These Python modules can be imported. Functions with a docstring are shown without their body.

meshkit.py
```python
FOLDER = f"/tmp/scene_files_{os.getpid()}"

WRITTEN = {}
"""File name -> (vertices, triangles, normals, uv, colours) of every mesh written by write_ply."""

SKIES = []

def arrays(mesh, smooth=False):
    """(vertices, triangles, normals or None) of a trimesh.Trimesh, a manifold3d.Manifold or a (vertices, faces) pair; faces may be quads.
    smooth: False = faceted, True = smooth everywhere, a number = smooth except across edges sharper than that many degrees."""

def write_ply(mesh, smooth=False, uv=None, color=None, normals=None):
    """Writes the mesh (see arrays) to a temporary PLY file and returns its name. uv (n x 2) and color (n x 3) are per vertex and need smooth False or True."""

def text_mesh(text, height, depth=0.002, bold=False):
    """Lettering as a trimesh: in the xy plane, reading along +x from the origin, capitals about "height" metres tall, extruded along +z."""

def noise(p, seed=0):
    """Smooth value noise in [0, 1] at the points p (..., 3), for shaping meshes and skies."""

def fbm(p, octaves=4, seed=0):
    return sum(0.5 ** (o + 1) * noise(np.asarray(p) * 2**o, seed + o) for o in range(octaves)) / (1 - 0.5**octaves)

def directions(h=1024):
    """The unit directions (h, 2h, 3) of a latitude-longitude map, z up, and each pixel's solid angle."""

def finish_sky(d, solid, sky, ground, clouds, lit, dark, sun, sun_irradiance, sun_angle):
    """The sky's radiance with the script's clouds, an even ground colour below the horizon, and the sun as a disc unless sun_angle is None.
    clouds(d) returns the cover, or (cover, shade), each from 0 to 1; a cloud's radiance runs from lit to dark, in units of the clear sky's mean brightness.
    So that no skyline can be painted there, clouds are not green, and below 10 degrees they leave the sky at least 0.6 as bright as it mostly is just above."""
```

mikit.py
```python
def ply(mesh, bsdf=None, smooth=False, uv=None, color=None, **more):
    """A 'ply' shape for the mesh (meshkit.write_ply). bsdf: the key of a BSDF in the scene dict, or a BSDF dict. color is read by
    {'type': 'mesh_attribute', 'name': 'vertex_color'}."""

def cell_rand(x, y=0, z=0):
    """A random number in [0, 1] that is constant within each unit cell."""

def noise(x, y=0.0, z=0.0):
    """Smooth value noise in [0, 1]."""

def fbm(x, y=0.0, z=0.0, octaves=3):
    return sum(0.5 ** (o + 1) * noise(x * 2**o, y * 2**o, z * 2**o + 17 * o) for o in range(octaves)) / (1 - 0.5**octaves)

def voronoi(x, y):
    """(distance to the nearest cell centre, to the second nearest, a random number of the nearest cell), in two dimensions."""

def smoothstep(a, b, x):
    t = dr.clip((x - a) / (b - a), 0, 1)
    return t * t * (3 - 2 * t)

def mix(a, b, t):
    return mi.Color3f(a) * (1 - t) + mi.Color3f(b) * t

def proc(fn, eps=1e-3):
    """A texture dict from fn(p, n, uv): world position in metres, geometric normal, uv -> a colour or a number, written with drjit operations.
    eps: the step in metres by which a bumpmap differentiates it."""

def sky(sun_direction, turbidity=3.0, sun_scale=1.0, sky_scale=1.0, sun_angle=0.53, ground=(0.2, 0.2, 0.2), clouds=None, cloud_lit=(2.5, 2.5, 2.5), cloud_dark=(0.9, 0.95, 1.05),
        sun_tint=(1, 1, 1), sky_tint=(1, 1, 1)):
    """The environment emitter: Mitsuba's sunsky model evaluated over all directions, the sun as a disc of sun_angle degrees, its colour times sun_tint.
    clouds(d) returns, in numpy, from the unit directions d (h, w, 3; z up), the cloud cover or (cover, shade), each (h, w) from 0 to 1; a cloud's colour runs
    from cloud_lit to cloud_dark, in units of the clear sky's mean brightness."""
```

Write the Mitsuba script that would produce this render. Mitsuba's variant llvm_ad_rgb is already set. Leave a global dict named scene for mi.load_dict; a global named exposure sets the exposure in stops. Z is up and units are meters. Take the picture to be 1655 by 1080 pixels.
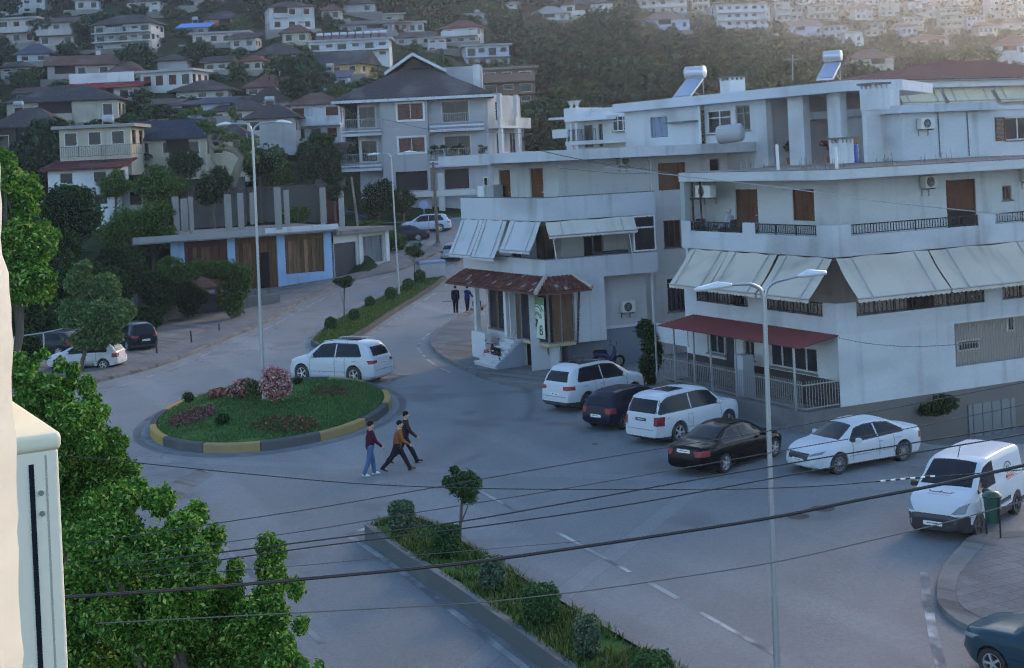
import math, random, numpy as np, trimesh, shapely, manifold3d, mitsuba as mi, drjit as dr, mikit, meshkit
from shapely.geometry import Polygon, LineString, Point, box as sbox
from shapely.ops import unary_union
FOC, HC, CX, CY, ROLL = 2250.0, 10.0, 827.5, 258.0, 0.047     # focal length in photograph pixels, eye height, principal point, roll
CR, SR = math.cos(ROLL), math.sin(ROLL)
scene, labels = {}, {}
scene['camera'] = {'type': 'perspective', 'fov': math.degrees(2 * math.atan(1655 / 2 / FOC)), 'fov_axis': 'x', 'near_clip': 0.1, 'far_clip': 6000.0,
    'principal_point_offset_x': 0.0, 'principal_point_offset_y': (540 - CY) / 1080,
    'to_world': mi.ScalarTransform4f().look_at(origin=[0, 0, HC], target=[0, 100, HC], up=[SR, 0, CR])}
SUN = np.array([0.50, 0.72, 0.34])
scene['sky'] = mikit.sky(SUN.tolist(), turbidity=3.5, sun_scale=0.16, sky_scale=1.0, sun_angle=14, sun_tint=(1.0, 0.84, 0.84), sky_tint=(0.91, 0.97, 1.075))
exposure = 3.82

# ------------------------------------------------------------------ helpers
def uv_of(px, py):
    x, y = px - CX, py - CY
    return x * CR - y * SR, y * CR + x * SR
def at(px, py, Y):                       # the point seen at a photograph pixel, Y metres ahead
    u, v = uv_of(px, py)
    return np.array([u / FOC * Y, Y, HC - v / FOC * Y])
def to_px(p):
    u, v = p[0] / p[1] * FOC, (HC - p[2]) / p[1] * FOC
    return CX + u * CR + v * SR, CY + v * CR - u * SR
ROADY, ROADZ = [0, 96, 101, 106, 114, 122, 130, 140, 400], [0, 0, .15, .5, 1.6, 2.8, 4.0, 5.2, 30]
def hroad(Y): return np.interp(Y, ROADY, ROADZ)
def gr(px, py, up=0.0):                  # where a pixel's ray meets the street (up metres above it)
    u, v = uv_of(px, py)
    lo, hi = 5.0, 300.0
    for _ in range(50):
        Y = (lo + hi) / 2
        if HC - v / FOC * Y > hroad(Y) + up: lo = Y
        else: hi = Y
    return np.array([u / FOC * lo, lo, float(hroad(lo)) + up])
def uniq(key):
    if key not in USED:
        USED.add(key); return key
    k = 1
    while f'{key}_{k:03d}' in USED: k += 1
    key = f'{key}_{k:03d}'; USED.add(key); return key
USED = set()
class MB:                                # collects geometry for one mesh
    def __init__(s): s.v, s.f, s.c, s.n = [], [], [], 0
    def add(s, v, f, c=None):
        v = np.asarray(v, float).reshape(-1, 3); f = np.asarray(f, int)
        if f.shape[1] == 4: f = np.vstack([f[:, [0, 1, 2]], f[:, [0, 2, 3]]])
        s.v.append(v); s.f.append(f + s.n); s.n += len(v)
        if c is not None: s.c.append(np.broadcast_to(np.asarray(c, float), (len(v), 3)))
        return s
    def mesh(s, m, c=None): return s.add(np.array(m.vertices), np.array(m.faces), c)
    def quad(s, a, b, c, d): return s.add([a, b, c, d], [[0, 1, 2, 3]])
    def box(s, x0, x1, y0, y1, z0, z1, fr=None, c=None):
        p = np.array([[x, y, z] for x in (x0, x1) for y in (y0, y1) for z in (z0, z1)], float)
        if fr is not None: p = fr(p)
        return s.add(p, BOXF, c)
    def hexa(s, p, c=None): return s.add(p, BOXF, c)      # eight corners, x-major then y then z
    def tube(s, pts, r, n=8, cap=True, c=None):
        v, f = tube(pts, r, n, cap); return s.add(v, f, c)
    def prism(s, poly, z0, z1, fr=None):
        m = trimesh.creation.extrude_polygon(poly, z1 - z0, engine='earcut'); v = np.array(m.vertices); v[:, 2] += z0
        return s.add(fr(v) if fr is not None else v, m.faces)
    def out(s): return np.vstack(s.v), np.vstack(s.f)
BOXF = np.array([[0, 1, 3, 2], [4, 6, 7, 5], [0, 4, 5, 1], [2, 3, 7, 6], [0, 2, 6, 4], [1, 5, 7, 3]])
def tube(pts, r, n=8, cap=True):
    p = np.asarray(pts, float); k = len(p); r = np.broadcast_to(np.asarray(r, float), (k,))
    t = np.gradient(p, axis=0); t /= np.linalg.norm(t, axis=1, keepdims=True) + 1e-12
    a = np.cross(t[0], [0, 0, 1.0] if abs(t[0][2]) < .9 else [1.0, 0, 0]); a /= np.linalg.norm(a)
    rows = []
    for i in range(k):
        a = a - t[i] * (a @ t[i]); a /= np.linalg.norm(a); b = np.cross(t[i], a)
        g = np.arange(n) * 2 * np.pi / n
        rows.append(p[i] + r[i] * (np.cos(g)[:, None] * a + np.sin(g)[:, None] * b))
    v = np.vstack(rows); f = []
    for i in range(k - 1):
        for j in range(n):
            q = (j + 1) % n; f.append([i * n + j, i * n + q, (i + 1) * n + q, (i + 1) * n + j])
    f = np.array(f); f = np.vstack([f[:, [0, 1, 2]], f[:, [0, 2, 3]]])
    if cap:
        v = np.vstack([v, p[:1], p[-1:]]); j = np.arange(n); q = (j + 1) % n
        f = np.vstack([f, np.stack([q, j, j * 0 + k * n], 1), np.stack([(k - 1) * n + j, (k - 1) * n + q, j * 0 + k * n + 1], 1)])
    return v, f
def arrays_of(m):
    if isinstance(m, MB): return m.out()
    if hasattr(m, 'to_mesh'): q = m.to_mesh(); return np.array(q.vert_properties[:, :3]), np.array(q.tri_verts)
    if hasattr(m, 'vertices'): return np.array(m.vertices), np.array(m.faces)
    return np.asarray(m[0], float), np.asarray(m[1], int)
def shape(m, mat, col=(.5, .5, .5), smooth=False, **kw):
    v, f = arrays_of(m)
    if isinstance(m, MB) and m.c: col = np.vstack(m.c)
    if smooth not in (False, True):
        if np.ndim(col) == 2: smooth = True
        else:
            q = trimesh.graph.smooth_shade(trimesh.Trimesh(v, f, process=False), angle=math.radians(smooth), facet_minarea=None)
            v, f, smooth = np.array(q.vertices), np.array(q.faces), True
    c = np.broadcast_to(np.asarray(col, float), (len(v), 3))
    c = np.clip(c, 0, 1); uvs = np.stack([np.floor(c[:, 0] * 1000) + .01 + .98 * c[:, 1], c[:, 2]], 1)   # the piece's one colour travels in uv
    return mikit.ply((v, f), mat, smooth=smooth, uv=uvs, **kw)
def T(name, label, cat, group=None, kind=None):
    k = uniq(name); labels[k] = {'label': label, 'category': cat}
    if group: labels[k]['group'] = group
    if kind: labels[k]['kind'] = kind
    return k
def part(parent, name, m, mat, col=(.5, .5, .5), smooth=False, label=None, kind=None):
    k = uniq(parent + '__' + name); scene[k] = shape(m, mat, col, smooth)
    if label or kind: labels[k] = {**({'label': label} if label else {}), **({'kind': kind} if kind else {})}
    return k
def solo(name, label, cat, m, mat, col=(.5, .5, .5), smooth=False, group=None, kind=None):
    k = T(name, label, cat, group, kind); scene[k] = shape(m, mat, col, smooth); return k
def struct(name, label, m, mat, col=(.5, .5, .5), smooth=False):
    k = uniq(name); scene[k] = shape(m, mat, col, smooth); labels[k] = {'label': label, 'category': name.replace('_', ' '), 'kind': 'structure'}; return k
class Frame:                             # local x, y (horizontal) and z (up) to world
    def __init__(s, o, ang=0.0, z=0.0, ex=None):
        s.o = np.array([o[0], o[1], o[2] if len(o) > 2 else z], float)
        e = np.array([math.cos(ang), math.sin(ang)]) if ex is None else np.asarray(ex, float) / np.linalg.norm(ex)
        s.ex, s.ey = np.array([e[0], e[1], 0]), np.array([-e[1], e[0], 0])
    def __call__(s, p):
        p = np.asarray(p, float); q = np.atleast_2d(p)
        w = s.o + q[:, :1] * s.ex + q[:, 1:2] * s.ey + q[:, 2:3] * np.array([0, 0, 1.0])
        return w[0] if p.ndim == 1 else w
class Facade(Frame):                     # from A (left) to B (right) seen from outside; x along, y INTO the building, z world height
    def __init__(s, A, B):
        A, B = np.array(A[:2], float), np.array(B[:2], float)
        super().__init__((A[0], A[1], 0.0), ex=B - A); s.L = float(np.linalg.norm(B - A))
    def hit(s, px, py, d=0.0):           # (along, height) where a pixel's ray meets the plane d metres outside the wall
        u, v = uv_of(px, py); dirn = np.array([u / FOC, 1.0, -v / FOC]); o = np.array([0, 0, HC])
        n = s.ey; p0 = s.o - s.ey * d
        t = ((p0 - o) @ n) / (dirn @ n); w = o + dirn * t
        return float((w - p0) @ s.ex), float(w[2])
    def rect(s, x0, y0, x1, y1, d=0.0):
        xm, ym = (x0 + x1) / 2, (y0 + y1) / 2
        return s.hit(x0, ym, d)[0], s.hit(x1, ym, d)[0], s.hit(xm, y1, d)[1], s.hit(xm, y0, d)[1]
def wall(fr, s0, s1, z0, z1, holes=(), y=0.0, rev=.14, mb=None):   # a wall sheet with real openings and reveals
    mb = mb or MB(); hs = [(max(a, s0), min(b, s1), max(c, z0), min(d, z1)) for a, b, c, d in holes]
    hs = [h for h in hs if h[1] > h[0] + .01 and h[3] > h[2] + .01]
    xs = sorted({s0, s1, *[h[0] for h in hs], *[h[1] for h in hs]}); zs = sorted({z0, z1, *[h[2] for h in hs], *[h[3] for h in hs]})
    V, Q = [], []
    def q(*p): n = len(V); V.extend(p); Q.append([n, n + 1, n + 2, n + 3])
    for a, b in zip(xs, xs[1:]):
        for c, d in zip(zs, zs[1:]):
            mx, mz = (a + b) / 2, (c + d) / 2
            if not any(h[0] < mx < h[1] and h[2] < mz < h[3] for h in hs): q((a, y, c), (b, y, c), (b, y, d), (a, y, d))
    for a, b, c, d in hs:
        w = y + rev
        q((a, y, c), (a, y, d), (a, w, d), (a, w, c)); q((b, y, d), (b, y, c), (b, w, c), (b, w, d))
        q((a, y, c), (a, w, c), (b, w, c), (b, y, c)); q((a, y, d), (b, y, d), (b, w, d), (a, w, d))
    return mb.add(fr(np.array(V)), Q)
def frame_ring(mb, fr, a, b, c, d, t, y0, y1):   # a rectangular ring, bars butted
    mb.box(a, b, y0, y1, d - t, d, fr); mb.box(a, b, y0, y1, c, c + t, fr)
    mb.box(a, a + t, y0, y1, c + t, d - t, fr); mb.box(b - t, b, y0, y1, c + t, d - t, fr)
def rnd(seed): return np.random.default_rng(seed)
def lathe(profile, n=24, axis='z'):      # (r, z) rows
    m = trimesh.creation.revolve(np.array(profile, float), sections=n); return np.array(m.vertices), np.array(m.faces)
def hull(points): return manifold3d.Manifold.hull_points(np.asarray(points, float))
def rbox(x, y, z, r=.03, n=10):          # rounded box centred on the origin, full sizes
    s = manifold3d.Manifold.sphere(r, n)
    return manifold3d.Manifold.batch_hull([s.translate([a * (x / 2 - r), b * (y / 2 - r), c * (z / 2 - r)]) for a in (-1, 1) for b in (-1, 1) for c in (-1, 1)])
def moved(m, fr):
    v, f = arrays_of(m); return fr(v), f

# ------------------------------------------------------------------ materials
def f_col(p, n, uv): i = dr.floor(uv.x); return mi.Color3f(i / 1000, (uv.x - i - .01) / .98, uv.y)
VC = mikit.proc(f_col)
def rgb(*c): return {'type': 'rgb', 'value': list(c)}
def two(b): return {'type': 'twosided', 'bsdf': b}
def mat(name, **kw): scene[name] = two({'type': 'principled', **kw})
def dif(name, c): scene[name] = two({'type': 'diffuse', 'reflectance': c})
S, N, FB, MX = mikit.smoothstep, mikit.noise, mikit.fbm, mikit.mix
def f_stain(p, n, uv):                   # rain streaks, blotches and grime
    streak = FB(p.x * 2.3 + p.y * 2.1, p.y * .7 - p.x * .6, p.z * .18)
    blot = FB(p.x * .35, p.y * .35, p.z * .5 + 3)
    fine = N(p.x * 9, p.y * 9, p.z * 9)
    return dr.clip(S(.52, .9, streak) * .36 + S(.46, .85, blot) * .32 + (fine - .5) * .10 + .03, 0, .8)
dif('plaster', mikit.proc(lambda p, n, uv: MX(f_col(p, n, uv), (.17, .16, .15), f_stain(p, n, uv))))
dif('matte', VC)
mat('satin', base_color=VC, roughness=.38)
mat('metal', base_color=VC, roughness=.45, metallic=.75)
mat('chrome', base_color=rgb(.75, .77, .8), roughness=.18, metallic=1.0)
mat('carpaint', base_color=VC, roughness=.18, clearcoat=.18, clearcoat_gloss=.97, specular=.12)
mat('glass', base_color=rgb(.012, .016, .022), roughness=.04, specular=.2)
mat('window_glass', base_color=rgb(.018, .022, .028), roughness=.08, specular=.22)
def f_conc(p, n, uv):
    g = FB(p.x * 1.1, p.y * 1.1, p.z * 1.4, 4); h = N(p.x * 14, p.y * 14, p.z * 14)
    streak = S(.5, .8, FB(p.x * 3 + p.y * 3, 2.0, p.z * .3))
    return MX((.105, .10, .10), (.25, .245, .235), g * .8 + h * .2) * (1 - .35 * streak)
dif('concrete', mikit.proc(f_conc))
def f_asph(p, n, uv):
    big = FB(p.x * .11, p.y * .06, 1.0, 4); mid = FB(p.x * .8, p.y * .6, 5.0, 3); fine = N(p.x * 22, p.y * 22, 0); f2 = N(p.x * 60, p.y * 60, 2.0)
    a = FB(p.x * .35 + 9, p.y * .35, 0.0, 3); b = FB(p.x * .35, p.y * .35 + 31, 3.0, 3)
    crack = 1 - S(.0, .010, dr.abs(a - .5)) * S(.0, .008, dr.abs(b - .47))
    oil = S(.62, .8, FB(p.x * .45 + 3, p.y * .45, 8.0, 3))
    d1, d2, w = mikit.voronoi(p.x * .09 + 2, p.y * .045)
    v = .132 + (big - .5) * .07 + (mid - .5) * .026 + (fine - .5) * .03 + (f2 - .5) * .035 + (w - .5) * .016
    rr_ = dr.sqrt(dr.square((p.x + 10.25) / 4.75 * 4.75) + dr.square((p.y - 57.3) / 1.6)); ty = S(1.2, .0, dr.abs(rr_ - 8.2 - FB(p.x * .1, p.y * .1, 9.0, 2) * 1.5)) * S(-9, -3, p.x) * .6 + S(.35, .0, dr.abs(rr_ - 10.6)) * S(-8, -2, p.x) * S(.4, .6, FB(p.x * .2, p.y * .2, 12.0, 2))
    sl = S(.55, .75, FB((p.x * .9 + p.y * .42) * .6, (p.y * .9 - p.x * .42) * .07, 21.0, 3))
    v = v * (1 - .26 * dr.clip(ty, 0, 1)) * (1 + .16 * sl)
    t1 = S(.40, .36, dr.abs(p.x * .35 + p.y * .937 - 41.5)) + S(.30, .26, dr.abs(p.x * .91 - p.y * .415 + 12.6)) * S(20, 24, p.y); t2 = S(.03, .0, dr.abs(dr.abs(p.x * .35 + p.y * .937 - 41.5) - .40)) + S(.03, .0, dr.abs(dr.abs(p.x * .91 - p.y * .415 + 12.6) - .30)) * S(20, 24, p.y)
    v = v * (1 + .10 * dr.clip(t1, 0, 1) - .22 * dr.clip(t2, 0, 1)) * (1 - .5 * crack * S(.45, .6, FB(p.x * .05, p.y * .05, 4.0))) * (1 - .22 * oil)
    return mi.Color3f(v * .93, v * 1.0, v * 1.06)
mat('asphalt', base_color=mikit.proc(f_asph), roughness=.82, specular=.35)
def f_wear(p, n, uv): return S(.28, .70, FB(p.x * 1.6, p.y * 1.2, 2.0, 4)) * .75 + .2
dif('road_paint', mikit.proc(lambda p, n, uv: MX(f_col(p, n, uv), (.12, .125, .13), f_wear(p, n, uv))))
def f_walk(p, n, uv):
    x, y = p.x * .9 + p.y * .42, p.y * .9 - p.x * .42
    cx, cy = x / .4, y / .4; fx, fy = cx - dr.floor(cx), cy - dr.floor(cy)
    j = S(.0, .05, dr.minimum(dr.minimum(fx, 1 - fx), dr.minimum(fy, 1 - fy)))
    g = FB(p.x * .5, p.y * .5, 1.0, 4) * .10 + mikit.cell_rand(cx, cy, 0) * .025 + N(p.x * 15, p.y * 15, 0) * .03
    v = (.085 + g) * (.70 + .30 * j)
    return mi.Color3f(v * .97, v * .985, v * 1.0)
dif('paving', mikit.proc(f_walk))
def f_earth(p, n, uv):
    g = FB(p.x * .25, p.y * .25, p.z * .2, 4); h = FB(p.x * 2, p.y * 2, p.z, 3)
    return MX(MX((.012, .026, .013), (.028, .045, .020), h), (.085, .075, .055), S(.55, .8, g) * .6)
dif('earth', mikit.proc(f_earth))
def f_lawn(p, n, uv):
    g = FB(p.x * .7, p.y * .7, 0.0, 4); h = N(p.x * 18, p.y * 18, 0)
    return MX((.03, .075, .026), (.085, .15, .045), g * .8 + h * .25)
dif('lawn', mikit.proc(f_lawn))
def f_roof(p, n, uv):
    g = FB(p.x * .4, p.y * .4, p.z * .4, 3); r = p.z * 5.5; fr = r - dr.floor(r); h = mikit.cell_rand((p.x + p.y) * 3.3, dr.floor(r), (p.x - p.y) * 1.3)
    return dr.clip(S(.45, .8, g) * .45 + (h - .5) * .25 + .35 * (1 - S(.0, .25, fr)), 0, .85)
dif('roof_tile', mikit.proc(lambda p, n, uv: MX(f_col(p, n, uv), (.17, .16, .15), f_roof(p, n, uv))))
def f_wood(p, n, uv):
    g = FB((p.x + p.y) * 9, (p.x - p.y) * 3, p.z * .8, 3)
    return dr.clip(S(.4, .8, g) * .6, 0, .8)
dif('wood', mikit.proc(lambda p, n, uv: MX(f_col(p, n, uv), (.05, .03, .018), f_wood(p, n, uv))))
scene['leaf'] = {'type': 'principledthin', 'base_color': VC, 'roughness': .30, 'diff_trans': .5, 'spec_trans': 0.0, 'eta': 1.5}
dif('leaf_far', VC)
dif('fabric', mikit.proc(lambda p, n, uv: MX(f_col(p, n, uv), (.2, .19, .17), f_stain(p, n, uv) * .8)))
WHITE, CREAM, DARK = (.54, .54, .53), (.50, .46, .38), (.03, .03, .033)
BROWN = (.13, .062, .04)
# ------------------------------------------------------------------ terrain, streets, kerbs, markings
TU = [-1400, -830, -330, -100, 170, 480, 830, 1400]
TY = [0, 100, 115, 130, 165, 220, 290, 400, 550, 800, 1300]
TZ = np.array([[-.3, 1, 4.5, 8, 17, 30, 49, 82, 128, 195, 280],
      [-.3, .9, 4.2, 7, 16, 28, 47, 80, 125, 190, 275],
      [-.3, .3, 3.6, 5.4, 13.5, 27, 45, 78, 122, 185, 270],
      [-.3, -.2, 1.5, 3.8, 10, 22, 40, 70, 112, 170, 255],
      [-.3, -.2, .3, 2, 9, 20, 32, 49, 77, 126, 220],
      [-.3, -.2, .2, 1.6, 7, 13.5, 21, 35, 57, 103, 195],
      [-.3, -.2, .2, 1.2, 5, 10.5, 18, 30.5, 52, 97, 195],
      [-.3, -.2, .2, 1.2, 5, 10.5, 18, 30, 52, 97, 195]])
from scipy.interpolate import RegularGridInterpolator
TZ[:, 0] = -1.7; TZ[4:, 1] = -1.6
_ti = RegularGridInterpolator((TU, TY), TZ, bounds_error=False, fill_value=None)
def ter(X, Y):
    X, Y = np.broadcast_arrays(np.asarray(X, float), np.asarray(Y, float))
    u = np.clip(X / np.maximum(Y, 1) * FOC, TU[0], TU[-1])
    z = _ti(np.stack([u, Y], -1))
    bump = (meshkit.fbm(np.stack([X / 22, Y / 22, X * 0], -1), 3) - .5) * np.clip((Y - 135) / 60, 0, 1) * 5
    z = z + bump
    low = (Y < 136) & (X > -11.5 - np.clip(Y - 122, 0, 20) * .3)
    return np.where(low | ((Y < 113) & (X > -40)), np.minimum(z, np.interp(Y, ROADY, ROADZ) - .25), z)
def gter(px, py):                        # where a pixel's ray meets the hillside
    Y = np.arange(100, 1200, 1.0); u, v = uv_of(px, py); ok = np.nonzero(HC - v / FOC * Y <= ter(u / FOC * Y, Y))[0]
    return at(px, py, float(Y[ok[0]]) if len(ok) else 1200)
yy = np.concatenate([np.linspace(2, 95, 12), np.linspace(100, 180, 41), np.linspace(185, 420, 48), np.linspace(430, 1300, 50)]); uu = np.linspace(-1400, 1400, 141)
V = []
for y in yy: V.append(np.stack([uu / FOC * y, np.full_like(uu, y), ter(uu / FOC * y, np.full_like(uu, y))], 1))
V = np.vstack(V); n = len(uu); i, j = np.meshgrid(np.arange(len(yy) - 1), np.arange(n - 1), indexing='ij')
Q = np.stack([i * n + j, i * n + j + 1, (i + 1) * n + j + 1, (i + 1) * n + j], -1).reshape(-1, 4)
struct('hillside', 'green terraced hillside rising behind the street', (V, np.vstack([Q[:, [0, 1, 2]], Q[:, [0, 2, 3]]])), 'earth', smooth=True)
gb = MB(); gb.quad((-900, -60, -1.9), (900, -60, -1.9), (900, 140, -1.9), (-900, 140, -1.9))
struct('ground', 'flat earth under and around the street', gb, 'earth')
# asphalt sheet
rx, ry = np.linspace(-34, 60, 40), np.concatenate([np.linspace(3, 95, 40), np.linspace(96, 150, 40)])
rx = np.unique(np.r_[rx, np.linspace(9, 16, 12)]); ry = np.unique(np.r_[ry, np.linspace(43, 54, 14)])
def dip(x, y): a, b = np.clip((y - 44.5) / 6.0, 0, 1), np.clip((x - 11.6) / 3.4, 0, 1); return -1.1 * a * a * (3 - 2 * a) * b * b * (3 - 2 * b)
V = np.array([[x, y, hroad(y) + dip(x, y)] for y in ry for x in rx]); n = len(rx)
Q = np.array([[a * n + b, a * n + b + 1, (a + 1) * n + b + 1, (a + 1) * n + b] for a in range(len(ry) - 1) for b in range(n - 1)
              if ry[a + 1] < 100 or rx[b + 1] < 6])
struct('road', 'worn grey asphalt road widening into a junction', (V, np.vstack([Q[:, [0, 1, 2]], Q[:, [0, 2, 3]]])), 'asphalt', smooth=True)

def gpts(px): return np.array([gr(*p) for p in px])
def spline(p, n=8):                      # smooth polyline through points
    p = np.asarray(p, float)
    from scipy.interpolate import CubicSpline
    t = np.r_[0, np.cumsum(np.linalg.norm(np.diff(p[:, :2], axis=0), axis=1))]
    q = np.linspace(0, t[-1], n * (len(p) - 1) + 1)
    from scipy.interpolate import PchipInterpolator
    return np.stack([PchipInterpolator(t, p[:, k])(q) for k in range(p.shape[1])], 1)
def drape(poly, h, mb=None, side=True, step=1.5):      # a raised flat area following the street
    mb = mb or MB()
    poly = shapely.geometry.polygon.orient(poly)
    minx, miny, maxx, maxy = poly.bounds
    ys = [y for y in np.arange(math.floor(miny), maxy + 2, 2.0)] if maxy > 95 else [miny - 1, maxy + 1]
    for a, b in zip(ys, ys[1:]):
        piece = poly.intersection(sbox(minx - 1, a, maxx + 1, b))
        for g in getattr(piece, 'geoms', [piece]):
            if g.geom_type != 'Polygon' or g.area < 1e-4: continue
            v, f = trimesh.creation.triangulate_polygon(g, engine='earcut')
            mb.add(np.c_[v, hroad(v[:, 1]) + h], f)
    if side:
        c = np.array(poly.segmentize(step).exterior.coords)
        z = hroad(c[:, 1])
        top, bot = np.c_[c, z + h], np.c_[c, z - .3]
        k = len(c) - 1
        mb.add(np.vstack([bot, top]), [[q, q + 1, k + 1 + q + 1, k + 1 + q] for q in range(k)])
    return mb
def ribbon(mb, pts, w, h=.005):
    p = np.asarray(pts, float)[:, :2]; t = np.gradient(p, axis=0); t /= np.linalg.norm(t, axis=1, keepdims=True)
    nrm = np.stack([-t[:, 1], t[:, 0]], 1) * w / 2
    a, b = p + nrm, p - nrm; k = len(p)
    mb.add(np.vstack([np.c_[a, hroad(a[:, 1]) + h], np.c_[b, hroad(b[:, 1]) + h]]), [[q, k + q, k + q + 1, q + 1] for q in range(k - 1)])
def kerb_line(mb, pts, w, h, side=1, z0=-.25):         # a kerb of square section on one side of a polyline
    p = np.asarray(pts, float)[:, :2]; t = np.gradient(p, axis=0); t /= np.linalg.norm(t, axis=1, keepdims=True)
    nrm = np.stack([-t[:, 1], t[:, 0]], 1) * w * side
    k = len(p); z = hroad(p[:, 1])
    ring = [np.c_[p, z + z0], np.c_[p + nrm * .08, z + h], np.c_[p + nrm, z + h], np.c_[p + nrm, z + z0]]
    V = np.vstack(ring); F = []
    for r in range(4):
        s = (r + 1) % 4
        F += [[r * k + q, r * k + q + 1, s * k + q + 1, s * k + q] if side < 0 else [r * k + q + 1, r * k + q, s * k + q, s * k + q + 1] for q in range(k - 1)]
    for e in (0, k - 1): F.append([e, k + e, 2 * k + e, 3 * k + e])
    mb.add(V, F)

# left pavement along the far side of the street
LK = spline(gpts([(95, 640), (151, 621), (250, 595), (305, 575), (361, 551), (420, 527), (480, 493), (545, 464), (600, 447), (641, 439), (690, 419), (716, 404)]))
LB = gpts([(85, 628), (130, 602), (230, 578), (300, 553), (350, 528), (392, 505), (450, 466), (533, 453), (583, 441), (628, 424), (670, 410), (700, 398)])
pav = Polygon(np.vstack([LK, LB[::-1]])[:, :2]).buffer(0)
kb = MB(); kerb_line(kb, LK, .22, .14, side=1); struct('pavement_kerb', 'concrete kerb edging the left pavement', kb, 'concrete')
struct('pavement', 'grey paved strip in front of the blue and wooden shops', drape(pav.difference(LineString(LK[:, :2]).buffer(.225)), .125), 'paving')
lot = Polygon(np.vstack([LB[:7], [[-24, 103, 0], [-48, 103, 0], [-48, 60, 0]]])[:, :2]).buffer(0)
struct('parking_ground', 'worn concrete parking ground beyond the left pavement', drape(lot.difference(pav.buffer(.02)), .06), 'concrete')
# pavement round the corner shop
MK = spline(gpts([(790, 492), (763, 503), (746, 511), (722, 526), (703, 541), (695, 553), (700, 567), (728, 588), (763, 605), (794, 617), (824, 624), (855, 628), (884, 629)]))
mpoly = Polygon([*MK[:, :2], (2.0, 68), (-1.5, 74), (-3.4, 90)]).buffer(0)
kb = MB(); kerb_line(kb, MK, .28, .17, side=1); struct('corner_kerb', 'concrete kerb curving round the corner shop', kb, 'concrete')
struct('corner_pavement', 'smooth grey concrete pavement round the corner shop', drape(mpoly.difference(LineString(MK[:, :2]).buffer(.285)), .155), 'concrete')
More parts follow.
